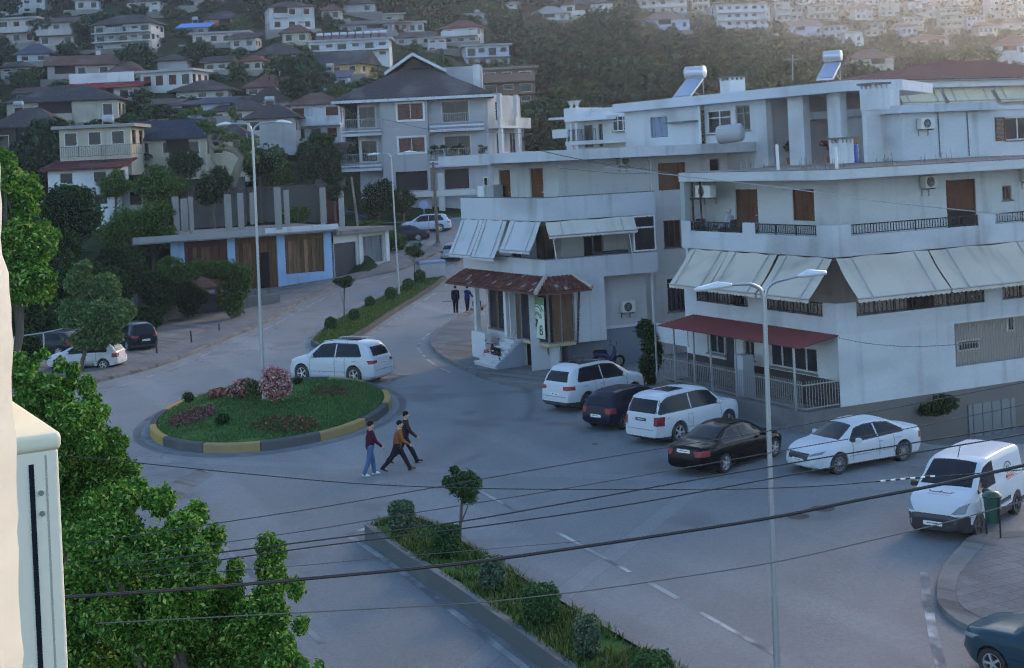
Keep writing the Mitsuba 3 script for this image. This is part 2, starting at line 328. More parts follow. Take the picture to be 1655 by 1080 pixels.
# paved corner at the lower right
RK = spline(gpts([(1700, 866), (1620, 866), (1575, 871), (1546, 893), (1523, 921), (1512, 955), (1519, 990), (1542, 1010), (1570, 1024), (1660, 1050), (1760, 1072)]))
rpoly = Polygon([*RK[:, :2]]).buffer(0)
kb = MB(); kerb_line(kb, RK, .55, .12, side=1); struct('near_kerb', 'pale concrete kerb band at the lower right corner', kb, 'concrete')
R2 = spline(gpts([(1720, 884), (1640, 886), (1598, 895), (1566, 918), (1547, 950), (1556, 990), (1590, 1010), (1700, 1040)]))
rp2 = Polygon([*R2[:, :2]]).buffer(0)
struct('near_pavement', 'small block paving of the lower right corner', drape(rpoly.difference(LineString(RK[:, :2]).buffer(.555)), .11), 'concrete')
struct('near_paving', 'darker worn block paving inside the kerb band', drape(rp2, .13), 'paving')
# near median
def line_off(px, n=6): return spline(gpts(px), n)
M1L = line_off([(590, 872), (643, 913), (738, 977), (838, 1052), (905, 1103), (1000, 1175)])
M1R = line_off([(640, 850), (699, 862), (774, 908), (840, 948), (960, 1022), (1090, 1100), (1200, 1165)])
m1 = Polygon(np.vstack([M1L, M1R[::-1]])[:, :2]).buffer(0)
med = T('near_median', 'long planted median with tall concrete kerb in the foreground', 'median')
part(med, 'kerb', drape(m1.difference(m1.buffer(-.2)), .40), 'plaster', (.105, .115, .115)); part(med, 'kerb_top', drape(m1.buffer(-.01).difference(m1.buffer(-.2)), .404, side=False), 'concrete')
part(med, 'soil', drape(m1.buffer(-.2), .34, side=False), 'lawn')
M2L = line_off([(503, 559), (525, 536), (560, 515), (588, 500), (622, 482), (652, 466), (680, 453), (704, 441)])
M2R = line_off([(515, 566), (548, 560), (574, 549), (613, 524), (648, 501), (689, 475), (722, 450)])
m2 = Polygon(np.vstack([M2L, M2R[::-1]])[:, :2]).buffer(0)
med2 = T('far_median', 'narrow grassy median with shrubs beyond the white moving car', 'median')
part(med2, 'kerb', drape(m2.difference(m2.buffer(-.2)), .30), 'plaster', (.10, .10, .095))
part(med2, 'soil', drape(m2.buffer(-.2), .26, side=False), 'lawn')
# traffic island
IC, IA, IB = np.array([-10.25, 57.3]), 4.75, 7.6
isl = T('traffic_island', 'round grassy island ringed by yellow and black kerb blocks', 'traffic island')
def ell(t, s=0): return IC + np.stack([(IA - s) * np.cos(t), (IB - s) * np.sin(t)], -1)
NB = 14; q_ = gr(335, 724, .1); off = math.atan2((q_[1] - IC[1]) / IB, (q_[0] - IC[0]) / IA)
for k in range(NB):
    t = np.linspace(k, k + 1 - .012, 9) * 2 * np.pi / NB + off
    o, o2, i2 = ell(t), ell(t, .04), ell(t, .26); m = MB(); q = 9; h = .33 + .012 * math.sin(k * 2.1)
    ring = [np.c_[o, np.full(q, -.05)], np.c_[o, np.full(q, h - .05)], np.c_[o2, np.full(q, h)], np.c_[i2, np.full(q, h)], np.c_[i2, np.full(q, -.05)]]
    F = [[r * q + a, r * q + a + 1, (r + 1) % 5 * q + a + 1, (r + 1) % 5 * q + a] for r in range(5) for a in range(q - 1)]
    m.add(np.vstack(ring), F); m.add(np.vstack([r[:1] for r in ring]), [[0, 1, 2], [0, 2, 3], [0, 3, 4]]); m.add(np.vstack([r[-1:] for r in ring]), [[0, 2, 1], [0, 3, 2], [0, 4, 3]])
    part(isl, 'kerb_block', m, 'plaster', (.34, .24, .09) if k % 2 == 0 else (.085, .088, .092))
tt = np.linspace(0, 2 * np.pi, 64, endpoint=False)
V, F = [], []
for r in np.linspace(0, 1, 10):
    e = IC + np.stack([(IA - .25) * r * np.cos(tt), (IB - .25) * r * np.sin(tt)], -1); V.append(np.c_[e, np.full(64, .26 + .40 * (1 - r * r))])
for a in range(9):
    for b in range(64): F.append([a * 64 + b, (a + 1) * 64 + b, (a + 1) * 64 + (b + 1) % 64, a * 64 + (b + 1) % 64])
part(isl, 'lawn', (np.vstack(V), np.array([x for q in F for x in ([q[0], q[1], q[2]], [q[0], q[2], q[3]])])), 'lawn', smooth=True)
def isl_z(x, y): return .26 + .40 * max(0, 1 - ((x - IC[0]) / (IA - .25)) ** 2 - ((y - IC[1]) / (IB - .25)) ** 2)
# markings: every painted line its own sheet
def mark(px, w, col=(.62, .62, .60), n=6, name='road_marking', label='', h=.006):
    m = MB(); ribbon(m, spline(gpts(px), n) if len(px) > 2 else np.linspace(gr(*px[0]), gr(*px[1]), 12), w, h)
    return struct(name, label, m, 'road_paint', col)
mark([(778, 795), (835, 826)], .12, (.45, .45, .44), label='short white lane dash beside the small round tree')
mark([(900, 860), (1018, 925)], .12, (.45, .45, .44), label='long white lane dash crossed by the thick cable')
mark([(1050, 942), (1096, 968)], .15, (.35, .36, .36), label='faint lane dash in the right lanes')
mark([(1132, 990), (1252, 1058)], .12, (.47, .47, .46), label='white lane dash ending at the near lamp post')
mark([(565, 867), (643, 920), (716, 976), (840, 1073), (960, 1165)], .17, (.36, .36, .35), label='white edge line along the near median')
mark([(560, 864), (606, 850)], .2, label='short white line across the end of the near median')
mark([(1494, 925), (1499, 980)], .2, (.3, .31, .31), label='worn edge line at the lower right')
mark([(1501, 982), (1520, 1072), (1535, 1120)], .2, label='white edge line at the lower right corner')
mark([(352, 876), (393, 914), (440, 960), (520, 1040)], .15, (.25, .26, .27), label='worn lane line left of the median')
mark([(775, 492), (752, 508), (716, 528), (690, 542), (676, 559), (682, 572), (702, 589), (728, 602)], .15, (.42, .42, .41), label='white edge line round the corner shop')
mark([(150, 637), (220, 616), (310, 583), (365, 558), (425, 534), (490, 499), (550, 471), (605, 453), (650, 442)], .16, (.27, .27, .27), label='white edge line along the left pavement')
mark([(493, 553), (556, 507), (618, 473), (668, 449)], .14, (.24, .24, .24), label='white edge line left of the far median')
mark([(560, 560), (620, 528), (655, 505), (695, 479), (730, 455)], .14, (.26, .26, .26), label='white edge line right of the far median')
mark([(588, 625), (655, 604)], 1.0, (.3, .31, .32), label='pale worn patch behind the moving white car')
th = np.linspace(0, 2 * np.pi, 90)
m = MB(); ribbon(m, np.c_[IC[0] + (IA + .5) * np.cos(th), IC[1] + (IB + .5) * np.sin(th)], .3, .006); struct('road_marking', 'worn pale ring line round the traffic island', m, 'road_paint', (.17, .172, .175))
m = MB(); m.add(np.array([gr(*p) + [0, 0, .0035] for p in [(236, 800), (322, 758), (345, 768), (262, 822)]]), [[3, 2, 1, 0]]); struct('road_patch', 'paler asphalt patch near the big tree', m, 'concrete')
for px, py, r in [(1330, 822, .33), (1421, 741, .36), (1290, 835, .3), (725, 487, .45), (962, 718, .12)]:
    c = gr(px, py); a = np.linspace(0, 2 * np.pi, 20, endpoint=False); m = MB()
    for rr, z in ((r, .006), (r * .82, .009)):
        m.add(np.vstack([c + [0, 0, z], np.c_[c[0] + rr * np.cos(a), c[1] + rr * np.sin(a), np.full(20, c[2] + z)]]), [[0, q + 1, (q + 1) % 20 + 1] for q in range(20)])
    struct('manhole_cover', {1330: 'round iron manhole cover left of the white van', 1421: 'manhole cover behind the white saloon', 1290: 'manhole cover right of the near lamp post', 725: 'manhole cover in the street beside the two far people', 962: 'small drain cover near the dark hatchback'}[px], m, 'metal', (.05, .05, .05))
# ------------------------------------------------------------------ building kit
def pane(k, fr, a, b, c, d, y, matn='window_glass', col=(.03, .04, .05), name='pane'):
    m = MB(); m.box(a, b, y, y + .02, c, d, fr); return part(k, name, m, matn, col)
def window(bk, fr, r, y=0.0, rev=.14, col=(.6, .6, .58), t=.06, mull=1, bar=False, sill=True, glass=True, name='window', label=None):
    a, b, c, d = r; m = MB(); y1 = y + rev
    frame_ring(m, fr, a + .003, b - .003, c + .003, d - .003, t, y1 - .07, y1 - .003)
    for q in range(1, mull + 1):
        x = a + (b - a) * q / (mull + 1); m.box(x - t * .5, x + t * .5, y1 - .065, y1 - .004, c + t + .003, d - t - .003, fr)
    if bar: z = c + (d - c) * .68; m.box(a + t + .003, b - t - .003, y1 - .062, y1 - .005, z - t * .4, z + t * .4, fr)
    k = part(bk, name, m, 'satin', col, label=label)
    if glass: pane(k, fr, a + .004, b - .004, c + .004, d - .004, y1 - .03)
    if sill:
        m = MB(); m.box(a - .06, b + .06, y - .06, y + rev * .6, c - .06, c + .002, fr); part(k, 'sill', m, 'concrete')
    return k
def roller(bk, fr, r, y=0.0, rev=.14, col=BROWN, frac=1.0, label=None, name='roller_shutter'):
    a, b, c, d = r; m = MB(); z = d; zb = d - (d - c) * frac; y1 = y + rev
    m.box(a + .003, a + .05, y1 - .1, y1 - .004, c + .003, d - .003, fr); m.box(b - .05, b - .003, y1 - .1, y1 - .004, c + .003, d - .003, fr)
    while z > zb + .03:
        h = min(.09, z - zb); m.box(a + .052, b - .052, y1 - .045, y1 - .02, z - h + .008, z - .002, fr); m.box(a + .052, b - .052, y1 - .034, y1 - .022, z - h - .001, z - h + .009, fr); z -= h
    k = part(bk, name, m, 'wood', col, label=label)
    if frac < .98: pane(k, fr, a + .052, b - .052, c + .004, zb - .003, y1 - .03)
    else: pane(k, fr, a + .004, b - .004, c + .004, d - .004, y1 - .018)
    return k
def door(bk, fr, r, y=0.0, rev=.14, col=BROWN, panels=2, label=None):
    a, b, c, d = r; m = MB(); y1 = y + rev
    m.box(a + .003, b - .003, y1 - .06, y1 - .01, c + .003, d - .003, fr)
    h = (d - c) / panels
    for q in range(panels): frame_ring(m, fr, a + .08, b - .08, c + q * h + .1, c + (q + 1) * h - .08, .05, y1 - .08, y1 - .059)
    k = part(bk, 'door', m, 'wood', col, label=label)
    m = MB(); m.box(b - .2, b - .1, y1 - .12, y1 - .08, c + 1.0, c + 1.05, fr); part(k, 'handle', m, 'chrome')
    return k
def railing(bk, fr, a, b, z0, z1, y, sp=.12, r=.012, posts=1.4, col=(.03, .03, .035), name='railing', deco=False):
    m = MB(); m.box(a, b, y - .025, y + .025, z1 - .04, z1, fr); m.box(a, b, y - .015, y + .015, z0 + .05, z0 + .08, fr)
    n = max(1, round((b - a) / posts))
    for q in range(n + 1):
        x = a + .02 + (b - a - .04) * q / n; m.box(x - .02, x + .02, y - .02, y + .02, z0, z1 - .041, fr)
    k = part(bk, name, m, 'metal', col)
    m = MB(); x = a + sp
    while x < b - sp / 2:
        m.box(x - r, x + r, y - r, y + r, z0 + .081, z1 - .041, fr); x += sp
    if deco:
        w = (b - a) / n
        for q in range(n):
            cx = a + w * (q + .5); g = np.linspace(0, 2 * np.pi, 13)
            m.tube(fr(np.stack([cx + .17 * np.cos(g), np.full(13, y - .02), (z0 + z1) / 2 + .17 * np.sin(g)], 1)), .011, 5)
    part(k, 'bars', m, 'metal', col, kind='stuff'); return k
def aircon(label, fr, r, y=0.0, depth=.32, group=None):
    a, b, c, d = r; k = T('air_conditioner', label, 'air conditioner', group)
    m = MB(); m.mesh(trimesh.Trimesh(*arrays_of(rbox(b - a, depth, d - c, .025, 8)))); v = m.v[0]; m.v[0] = fr(v + [(a + b) / 2, y - depth / 2 - .06, (c + d) / 2])
    part(k, 'casing', m, 'plaster', (.62, .61, .57), smooth=30)
    cx, cz, R = a + (b - a) * .42, (c + d) / 2, min(b - a, d - c) * .40
    m = MB(); g = np.linspace(0, 2 * np.pi, 21)
    for q in (.99, .66, .33): m.tube(fr(np.stack([cx + q * R * np.cos(g), np.full(21, y - depth - .07), cz + q * R * np.sin(g)], 1)), .009, 5)
    for q in range(6):
        t = q * np.pi / 6; m.tube(fr(np.array([[cx + R * s * math.cos(t), y - depth - .068, cz + R * s * math.sin(t)] for s in (-1, 1)])), .007, 4)
    part(k, 'fan_grille', m, 'metal', (.3, .3, .3))
    m = MB(); g = g[:-1]; m.add(fr(np.vstack([[cx, y - depth - .064, cz], np.stack([cx + R * np.cos(g), np.full(20, y - depth - .0635), cz + R * np.sin(g)], 1)])), [[0, q + 1, (q + 1) % 20 + 1] for q in range(20)])
    part(k, 'fan', m, 'matte', (.05, .05, .055))
    m = MB()
    for x in (a + .1, b - .14): m.box(x, x + .04, y - depth - .06, y, c - .05, c - .005, fr); m.box(x, x + .04, y - .03, y, c - .3, c - .051, fr)
    part(k, 'bracket', m, 'metal', (.2, .2, .2)); return k
def slab(bk, name, pts, z0, z1, mat_='plaster', col=WHITE, label=None):
    return part(bk, name, MB().prism(shapely.geometry.polygon.orient(Polygon(pts)), z0, z1), mat_, col, label=label)
def awning(bk, fr, s0, s1, zt, zb, d, col=(.53, .475, .395), arms=2, val=.16, name='awning', yt=-.05):
    m = MB(); n = 10; xs = np.linspace(s0, s1, n + 1); V, F = [], []
    rows = 7
    for r in range(rows + 1):
        t = r / rows
        for i, x in enumerate(xs):
            sag = .085 * math.sin(math.pi * t) * (1 + .4 * math.sin(i * 1.9 + s0)) + .022 * math.sin(i * 1.3 + t * 5 + s0 * 3); V.append((x, yt - (d + yt) * t, zt + (zb - zt) * t - sag))
    for r in range(rows):
        for i in range(n): F.append([r * (n + 1) + i, (r + 1) * (n + 1) + i, (r + 1) * (n + 1) + i + 1, r * (n + 1) + i + 1])
    nn = max(6, int((s1 - s0) / .22)); b0 = len(V)
    for i in range(nn * 4 + 1):
        x = s0 + (s1 - s0) * i / (nn * 4); V.append((x, -d - .004, zb - .0)); V.append((x, -d - .004 - .02 * math.sin(i * .4), zb - val * (.72 + .28 * abs(math.sin(math.pi * i / 4)))))
    for i in range(nn * 4): F.append([b0 + 2 * i, b0 + 2 * i + 1, b0 + 2 * i + 3, b0 + 2 * i + 2])
    k = part(bk, name, m.add(fr(np.array(V)), F), 'fabric', col, smooth=40)
    m = MB(); xs = [s0 + (s1 - s0) * q for q in ((.16, .84) if arms == 2 else (.5,))]
    for x in xs: m.tube(fr(np.array([[x, yt - .0, zt + .03], [x, -(d + .0), zb + .03]])), .022, 6)
    m.tube(fr(np.array([[s0, -d - .01, zb + .0], [s1, -d - .01, zb + .0]])), .03, 8)
    part(k, 'arm', m, 'metal', (.35, .35, .36)); return k
def solve_d(fr, top, bot):               # how far out a sloped edge reaches, its lower corner straight in front of its upper
    s0 = fr.hit(*top)[0]; best = min(np.arange(.2, 3, .02), key=lambda d: abs(fr.hit(*bot, d)[0] - s0)); return float(best), fr.hit(*bot, best)[1]

# ------------------------------------------------------------------ white corner block on the right
eL, eR = np.array([.436, -.9]), np.array([.905, .425]); eL /= np.linalg.norm(eL); eR /= np.linalg.norm(eR)
C = np.array([11.2, 49.2]); A0 = C - eL * 9.83; D0 = C + eR * 16
RL, RR = Facade(A0, C), Facade(C, D0); nL, nR = -RL.ey[:2], -RR.ey[:2]
R = T('apartment_building', 'white corner apartment block with cream awnings, balconies and red porch roof on the right', 'building')
h1 = [RL.rect(1143, 537, 1170, 572), RL.rect(1171.5, 543, 1188, 584), RL.rect(1201, 550, 1219, 581), RL.rect(1243, 558, 1320, 598)]
hg = RR.rect(1543, 514, 1700, 583)
m = wall(RL, 0, RL.L, .5, 3.25, h1); wall(RR, 0, 16, .71, 3.25, [(hg[0], 16.0, hg[2], hg[3])], rev=.5, mb=m)
part(R, 'wall', m, 'plaster', (.54, .55, .55), label='smooth white ground floor wall')
for r in h1[:1] + h1[2:3]: window(R, RL, r, col=(.25, .25, .25))
door(R, RL, h1[1], col=(.06, .07, .08)); window(R, RL, h1[3], col=(.42, .44, .46), mull=3)
# barred yard opening in the right face
m = MB(); m.box(hg[0], 16, .5, .6, hg[2], hg[3], RR); rec = part(R, 'recess_wall', m, 'plaster', (.42, .36, .31), label='beige wall behind bars')
for px in ((1545, 549, 1582, 566), (1625, 508, 1637, 535)):
    r = RR.rect(*px, d=-.5); m = MB(); frame_ring(m, RR, *r, .05, .42, .499); k = part(R, 'window', m, 'satin', (.6, .6, .58)); pane(k, RR, r[0] + .05, r[1] - .05, r[2] + .05, r[3] - .05, .46)
m = MB(); x = hg[0] + .1
while x < 15.9: m.box(x - .012, x + .012, .03, .055, hg[2], hg[3], RR); x += .13
for z in (hg[2] + .02, (hg[2] + hg[3]) / 2, hg[3] - .05): m.box(hg[0], 16, .06, .075, z, z + .03, RR)
part(R, 'window_bars', m, 'metal', (.33, .31, .29), kind='stuff')
for z in (1.20, 1.42):
    m = MB(); m.box(.3, 16, -.012, .003, z, z + .03, RR); part(R, 'wall_moulding', m, 'plaster', (.55, .56, .56))
m = MB(); m.box(.0, 16, -.04, .2, -1.6, .71, RR); part(R, 'plinth', m, 'plaster', (.17, .15, .135), label='stained bare concrete plinth')
r = RR.rect(1564, 648, 1640, 704, d=.04)
m = MB(); m.box(r[0], r[1], -.10, -.045, -1.15, r[3], RR); g = part(R, 'garage_gate', m, 'metal', (.24, .26, .27), label='grey sheet metal gate')
for q in range(5):
    x = r[0] + (r[1] - r[0]) * (q + .5) / 5; m = MB(); m.box(x - .02, x + .02, -.125, -.101, -1.1, r[3], RR); part(g, 'rib', m, 'metal', (.2, .21, .22))
# porch
m = MB(); m.box(.05, RL.L - .02, -.02, -.003, .55, 1.62, RL); part(R, 'dado', m, 'plaster', (.05, .043, .042), label='brown lower wall of the porch with the canopy shade painted in')  # brown taken darker to paint the shade under the porch roof
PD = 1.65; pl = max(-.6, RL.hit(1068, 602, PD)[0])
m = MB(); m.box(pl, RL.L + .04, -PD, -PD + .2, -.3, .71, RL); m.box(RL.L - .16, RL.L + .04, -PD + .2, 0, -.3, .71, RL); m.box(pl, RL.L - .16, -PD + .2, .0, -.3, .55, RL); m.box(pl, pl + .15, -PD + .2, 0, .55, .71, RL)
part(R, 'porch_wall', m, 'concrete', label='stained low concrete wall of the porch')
zc = RL.hit(1230, 524, 0)[1]; zf = RL.hit(1283, 561, PD)[1]; cl = RL.hit(1062, 517, PD + .1)[0]
m = MB(); n = 60; xs = np.linspace(cl, RL.L + .12, n * 2 + 1); V = []
for i, x in enumerate(xs): w = .018 * (i % 2); V += [(x, .0 - .02, zc + w), (x, -PD - .15, zf + w)]
F = [[2 * i, 2 * i + 1, 2 * i + 3, 2 * i + 2] for i in range(len(xs) - 1)]
m.add(RL(np.array(V)), F); V2 = np.array(V) - [0, 0, .02]; m.add(RL(V2), [f[::-1] for f in F])
can = part(R, 'porch_roof', m, 'matte', (.21, .062, .06), label='dull red corrugated porch roof')
for px in (1062, 1092, 1124, 1151, 1192, 1287):
    s, _ = RL.hit(px, 600 + (px - 1065) * .3, PD - .1); m = MB(); m.box(s - .028, s + .028, -PD + .07, -PD + .13, .71, zf, RL); part(R, 'porch_post', m, 'metal', (.42, .43, .43))
m = MB(); m.box(pl, RL.L - .02, -PD + .09, -PD + .12, 1.62, 1.66, RL); m.box(pl, RL.L - .02, -PD + .09, -PD + .12, .8, .84, RL); m.box(RL.L - .06, RL.L - .03, -PD + .12, -.02, 1.62, 1.66, RL); m.box(RL.L - .06, RL.L - .03, -PD + .12, -.02, .8, .84, RL)
fen = part(R, 'porch_fence', m, 'metal', (.40, .40, .39))
x = pl + .06
while x < RL.L - .04:
    m = MB(); m.box(x - .011, x + .011, -PD + .066, -PD + .0885, .74, 1.78, RL); part(fen, 'bar', m, 'satin', (.20, .195, .19)); x += .125
y = -PD + .2
while y < -.05:
    m = MB(); m.box(RL.L - .028, RL.L - .010, y - .008, y + .008, .74, 1.78, RL); part(fen, 'bar', m, 'metal', (.36, .35, .34)); y += .125
m = MB(); r = RL.rect(1189, 574, 1203, 616, d=.9); m.box(r[0], r[1], -.95, -.45, .56, r[3], RL); solo('refrigerator', 'white refrigerator standing on the fenced porch', 'refrigerator', m, 'satin', (.36, .38, .42))
m = MB(); r = RL.rect(1066, 526, 1112, 556, d=0)
for q in range(9): z = r[2] + (r[3] - r[2]) * q / 9; m.box(min(r[0], 0) - .6, r[1], -.03 - .02 * (q % 2), -.004, z, z + (r[3] - r[2]) / 9.5, RL)
part(R, 'louvred_panel', m, 'plaster', (.55, .57, .58))
# storeys
def inner(d): # facades set back d
    c2 = C - (nL + nR) * d; return Facade(A0 - nL * d, c2), Facade(c2, D0 - nR * d)
def parapets(zb, zlow, ztop, blocksL, blocksR, h):
    m = MB(); t = .16
    m.box(0, RL.L - t, 0, t, zb, zlow, RL); m.box(0, 16, 0, t, zb, zlow, RR)
    part(R, 'balcony_front', m, 'plaster', (.51, .52, .53))
    for a, b in blocksL: m = MB(); m.box(a, min(b, RL.L - t), 0, t, zlow, ztop, RL); part(R, 'balcony_pillar', m, 'plaster', (.51, .52, .53))
    for a, b in blocksR: m = MB(); m.box(max(a, 0), b, 0, t, zlow, ztop, RR); part(R, 'balcony_pillar', m, 'plaster', (.51, .52, .53))
def sx(fr, *px): return [fr.hit(p, 470 if h_ == 1 else 375)[0] for p in px]
h_ = 1
bl, br = sx(RL, 1208, 1233, 1328, 1352), sx(RR, 1352, 1383, 1591, 1620)
bl[-1] = RL.L; br[0] = 0
poly1 = [A0, C, D0, D0 - nR * 6, A0 - nL * 6]
slab(R, 'floor_slab', [A0 - nL * .165, C - (nL + nR) * .165, D0 - nR * .165, D0 - nR * 6, A0 - nL * 6], 3.25, 3.5, 'concrete')
parapets(3.25, 3.84, 4.36, [(0, .9), (bl[0], bl[1]), (bl[2], bl[3])], [(0, br[1]), (br[2], br[3])], 1)
railing(R, RL, .9, bl[0], 3.84, 4.34, .05, .2, deco=True, posts=.8); railing(R, RL, bl[1], bl[2], 3.84, 4.34, .05, .2, deco=True, posts=.8)
railing(R, RR, br[1], br[2], 3.84, 4.34, .05, .2, deco=True, posts=.9); railing(R, RR, br[3], 16, 3.84, 4.34, .05, .2, deco=True, posts=.9)
I1L, I1R = inner(1.3)
hL = [(1.5, 2.4, 3.5, 5.6), (4.6, 5.9, 4.4, 5.6)]; hR = [(3.0, 4.4, 3.5, 5.6), (8.5, 9.6, 4.3, 5.6)]
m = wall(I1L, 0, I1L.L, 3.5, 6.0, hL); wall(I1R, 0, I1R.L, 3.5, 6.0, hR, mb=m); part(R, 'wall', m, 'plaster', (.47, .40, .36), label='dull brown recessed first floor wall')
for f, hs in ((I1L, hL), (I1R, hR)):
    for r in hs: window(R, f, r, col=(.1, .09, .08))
# first floor awnings
d1, zb1 = solve_d(RL, (1117, 401), (1094, 450)); zt1 = 5.97; e0 = RL.hit(1117, 401)[0]
cuts = [RL.hit(x, y)[0] for x, y in ((1178, 406), (1179.5, 406), (1258, 413), (1261, 413))] + [RL.L - .04]
for a, b in ((e0, cuts[0]), (cuts[1], cuts[2]), (cuts[3], cuts[4])): awning(R, RL, a, b, zt1, 4.62, 1.15)
for a, b in ((.05, RR.hit(1498, 405)[0]), (RR.hit(1500, 405)[0], RR.hit(1500, 405)[0] + 5.1), (RR.hit(1500, 405)[0] + 5.13, 16)): awning(R, RR, a, b, zt1, 4.62, 1.15)
h_ = 2
bl, br = sx(RL, 1200, 1220, 1320, 1344), sx(RR, 1344, 1376, 1582, 1610); bl[-1] = RL.L; br[0] = 0
slab(R, 'floor_slab', [A0 - nL * .165, C - (nL + nR) * .165, D0 - nR * .165, D0 - nR * 6, A0 - nL * 6], 6.0, 6.25, 'concrete')
parapets(6.0, 6.72, 7.13, [(0, .7), (bl[0], bl[1]), (bl[2], bl[3])], [(0, br[1]), (br[2], br[3])], 2)
railing(R, RL, .7, bl[0], 6.72, 7.12, .05, .1); railing(R, RL, bl[1], bl[2], 6.72, 7.12, .05, .11)
railing(R, RR, br[1], br[2], 6.72, 7.12, .05, .13, posts=2.4); railing(R, RR, br[3], 16, 6.72, 7.12, .05, .13)
SB = 1.6; I2L, I2R = inner(SB)
hL = [I2L.rect(1188, 306, 1225, 372), I2L.rect(1281, 306, 1316, 357)]; hR = [I2R.rect(1530, 290, 1578, 372), I2R.rect(1620, 300, 1635, 323)]
hL[0] = (hL[0][0], hL[0][1], 6.27, hL[0][3]); hR[0] = (hR[0][0], hR[0][1], 6.27, hR[0][3])
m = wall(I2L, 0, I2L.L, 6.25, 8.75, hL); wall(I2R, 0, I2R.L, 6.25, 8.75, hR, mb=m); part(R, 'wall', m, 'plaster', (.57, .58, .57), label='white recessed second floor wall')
door(R, I2L, hL[0], col=(.13, .07, .05)); roller(R, I2L, hL[1]); roller(R, I2R, hR[0], frac=.56); window(R, I2R, hR[1], col=(.12, .06, .045))
m = MB(); m.box(.05, .35, .0, .3, 7.14, 8.73, RL); part(R, 'column', m, 'plaster', (.33, .36, .35), label='grey green corner column')
m = MB(); m.box(.5, .56, .25, .31, 6.75, 8.73, RL); m.box(.36, 1.1, .25, .31, 8.0, 8.06, RL); m.box(1.1, 1.16, .25, .31, 6.75, 8.73, RL); part(R, 'glazing_frame', m, 'wood', (.08, .045, .035))
aircon('air conditioner high on the second floor balcony above the seated person', RL, RL.rect(1135, 299, 1159, 319, d=-.7), .72)
aircon('air conditioner left of the brown half open shutter', I2R, I2R.rect(1485, 284, 1504, 304), 0)
aircon('air conditioner cut by the right edge, above a small square window', I2R, I2R.rect(1647, 272, 1668, 293), 0)
rp = [A0 + nL * .02, C + (nL + nR) * .02, D0 + nR * .02, D0 - nR * 15, A0 - nL * 14 - nR * 3]
slab(R, 'roof_slab', rp, 8.75, 9.1); m = MB()
m.prism(Polygon(rp).buffer(-.02), 9.104, 9.13); part(R, 'roof_surface', m, 'concrete')
m = MB(); ra = rnd(5)
for fr, L in ((RL, RL.L), (RR, 12)):
    for q in range(9):
        s = ra.uniform(.3, L); b = ra.uniform(.3, .6)
        for _ in range(4): x, y = s + ra.normal(0, .18), b + ra.normal(0, .1); m.tube(fr(np.array([[x, y, 9.12], [x + ra.normal(0, .03), y, 9.12 + ra.uniform(.2, .5)]])), .009, 4)
part(R, 'rebar_stubs', m, 'metal', (.16, .12, .10), kind='stuff')
for px, y0, y1, lab in ((1247, 222, 254, 'white pipe stub standing at the left of the corner roof'), (1361, 247, 263, 'white pipe stub standing at the corner of the corner roof')):
    s, z = RL.hit(px, 268) if px < 1300 else RR.hit(px, 268); fr = RL if px < 1300 else RR; m = MB(); m.tube(fr(np.array([[s, .3, 9.1], [s - .03, .3, 10.1 if px < 1300 else 9.9]])), .06, 10); solo('roof_pipe', lab, 'pipe', m, 'satin', (.62, .62, .6))
# body behind
slab(R, 'core', [A0 - nL * 3.4, C - (nL + nR) * 3.4, D0 - nR * 3.4, D0 - nR * 14.9, A0 - nL * 13.9 - nR * 3], .2, 8.74, 'plaster', (.5, .5, .5))
m = MB(); m.box(.0, .16, .17, 3.6, .5, 8.74, Frame(A0, ex=eL)); part(R, 'end_wall', m, 'plaster', (.58, .59, .6))
# ------------------------------------------------------------------ white corner building with the shop, middle
CM = np.array([1.3, 64.0]); AM = np.array([-2.75, 71.6]); DM = CM + eR * 14
ML, MR = Facade(AM, CM), Facade(CM, DM); nML = -ML.ey[:2]; eML = ML.ex[:2]
M = T('corner_building', 'white corner building with tiled shop canopy and cream blinds, in the middle', 'building')
MW = (.62, .63, .63)
def innerM(d): c2 = CM - (nML + nR) * d * (1 / (1 + nML @ nR)); return Facade(AM - nML * d, c2), Facade(c2, DM - nR * d)
SE = MR.hit(1063, 424)[0]                                  # right end of the balconies
for zb, zt in ((4.32, 5.30), (7.09, 8.16)):
    m = MB(); m.box(0, ML.L - .15, 0, .15, zb, zt, ML); m.box(0, SE, 0, .15, zb, zt, MR); m.box(0, .15, .15, 2.0, zb, zt, ML); m.box(SE - .15, SE, .15, 2.0, zb, zt, MR)
    part(M, 'balcony_front', m, 'plaster', (.50, .515, .53)); m = MB(); m.box(-.03, ML.L + .03, -.02, .17, zt, zt + .04, ML); m.box(.17, SE + .02, -.02, .17, zt, zt + .04, MR); part(M, 'coping', m, 'concrete')
    slab(M, 'floor_slab', [AM - nML * .155, CM - (nML + nR) * .155, CM + eR * (SE - .155) - nR * .155, CM + eR * SE - nR * 6, AM - nML * 6], zb, zb + .22, 'concrete')
JL, JR = innerM(2.0)
h2 = [JL.rect(807, 275, 825, 325), JL.rect(857, 272, 878, 325), JL.rect(779, 286, 786.5, 301)]
for i in (0, 1): h2[i] = (h2[i][0], h2[i][1], 7.31, h2[i][3])
h3 = [JR.rect(1064, 263, 1108, 307), JR.rect(1147, 256, 1164, 281), JR.rect(1200, 252, 1214, 277)]
m = wall(JL, 0, JL.L, 7.31, 9.85, h2); wall(JR, 0, JR.L, 7.31, 9.85, h3, mb=m); part(M, 'wall', m, 'plaster', (.56, .57, .57))
for i in (0, 1): door(M, JL, h2[i], col=(.16, .075, .045), panels=1)
window(M, JL, h2[2], mull=0); roller(M, JR, h3[0], col=(.17, .09, .055)); window(M, JR, h3[1], mull=0, col=(.25, .25, .24)); window(M, JR, h3[2], mull=0, col=(.2, .22, .25))
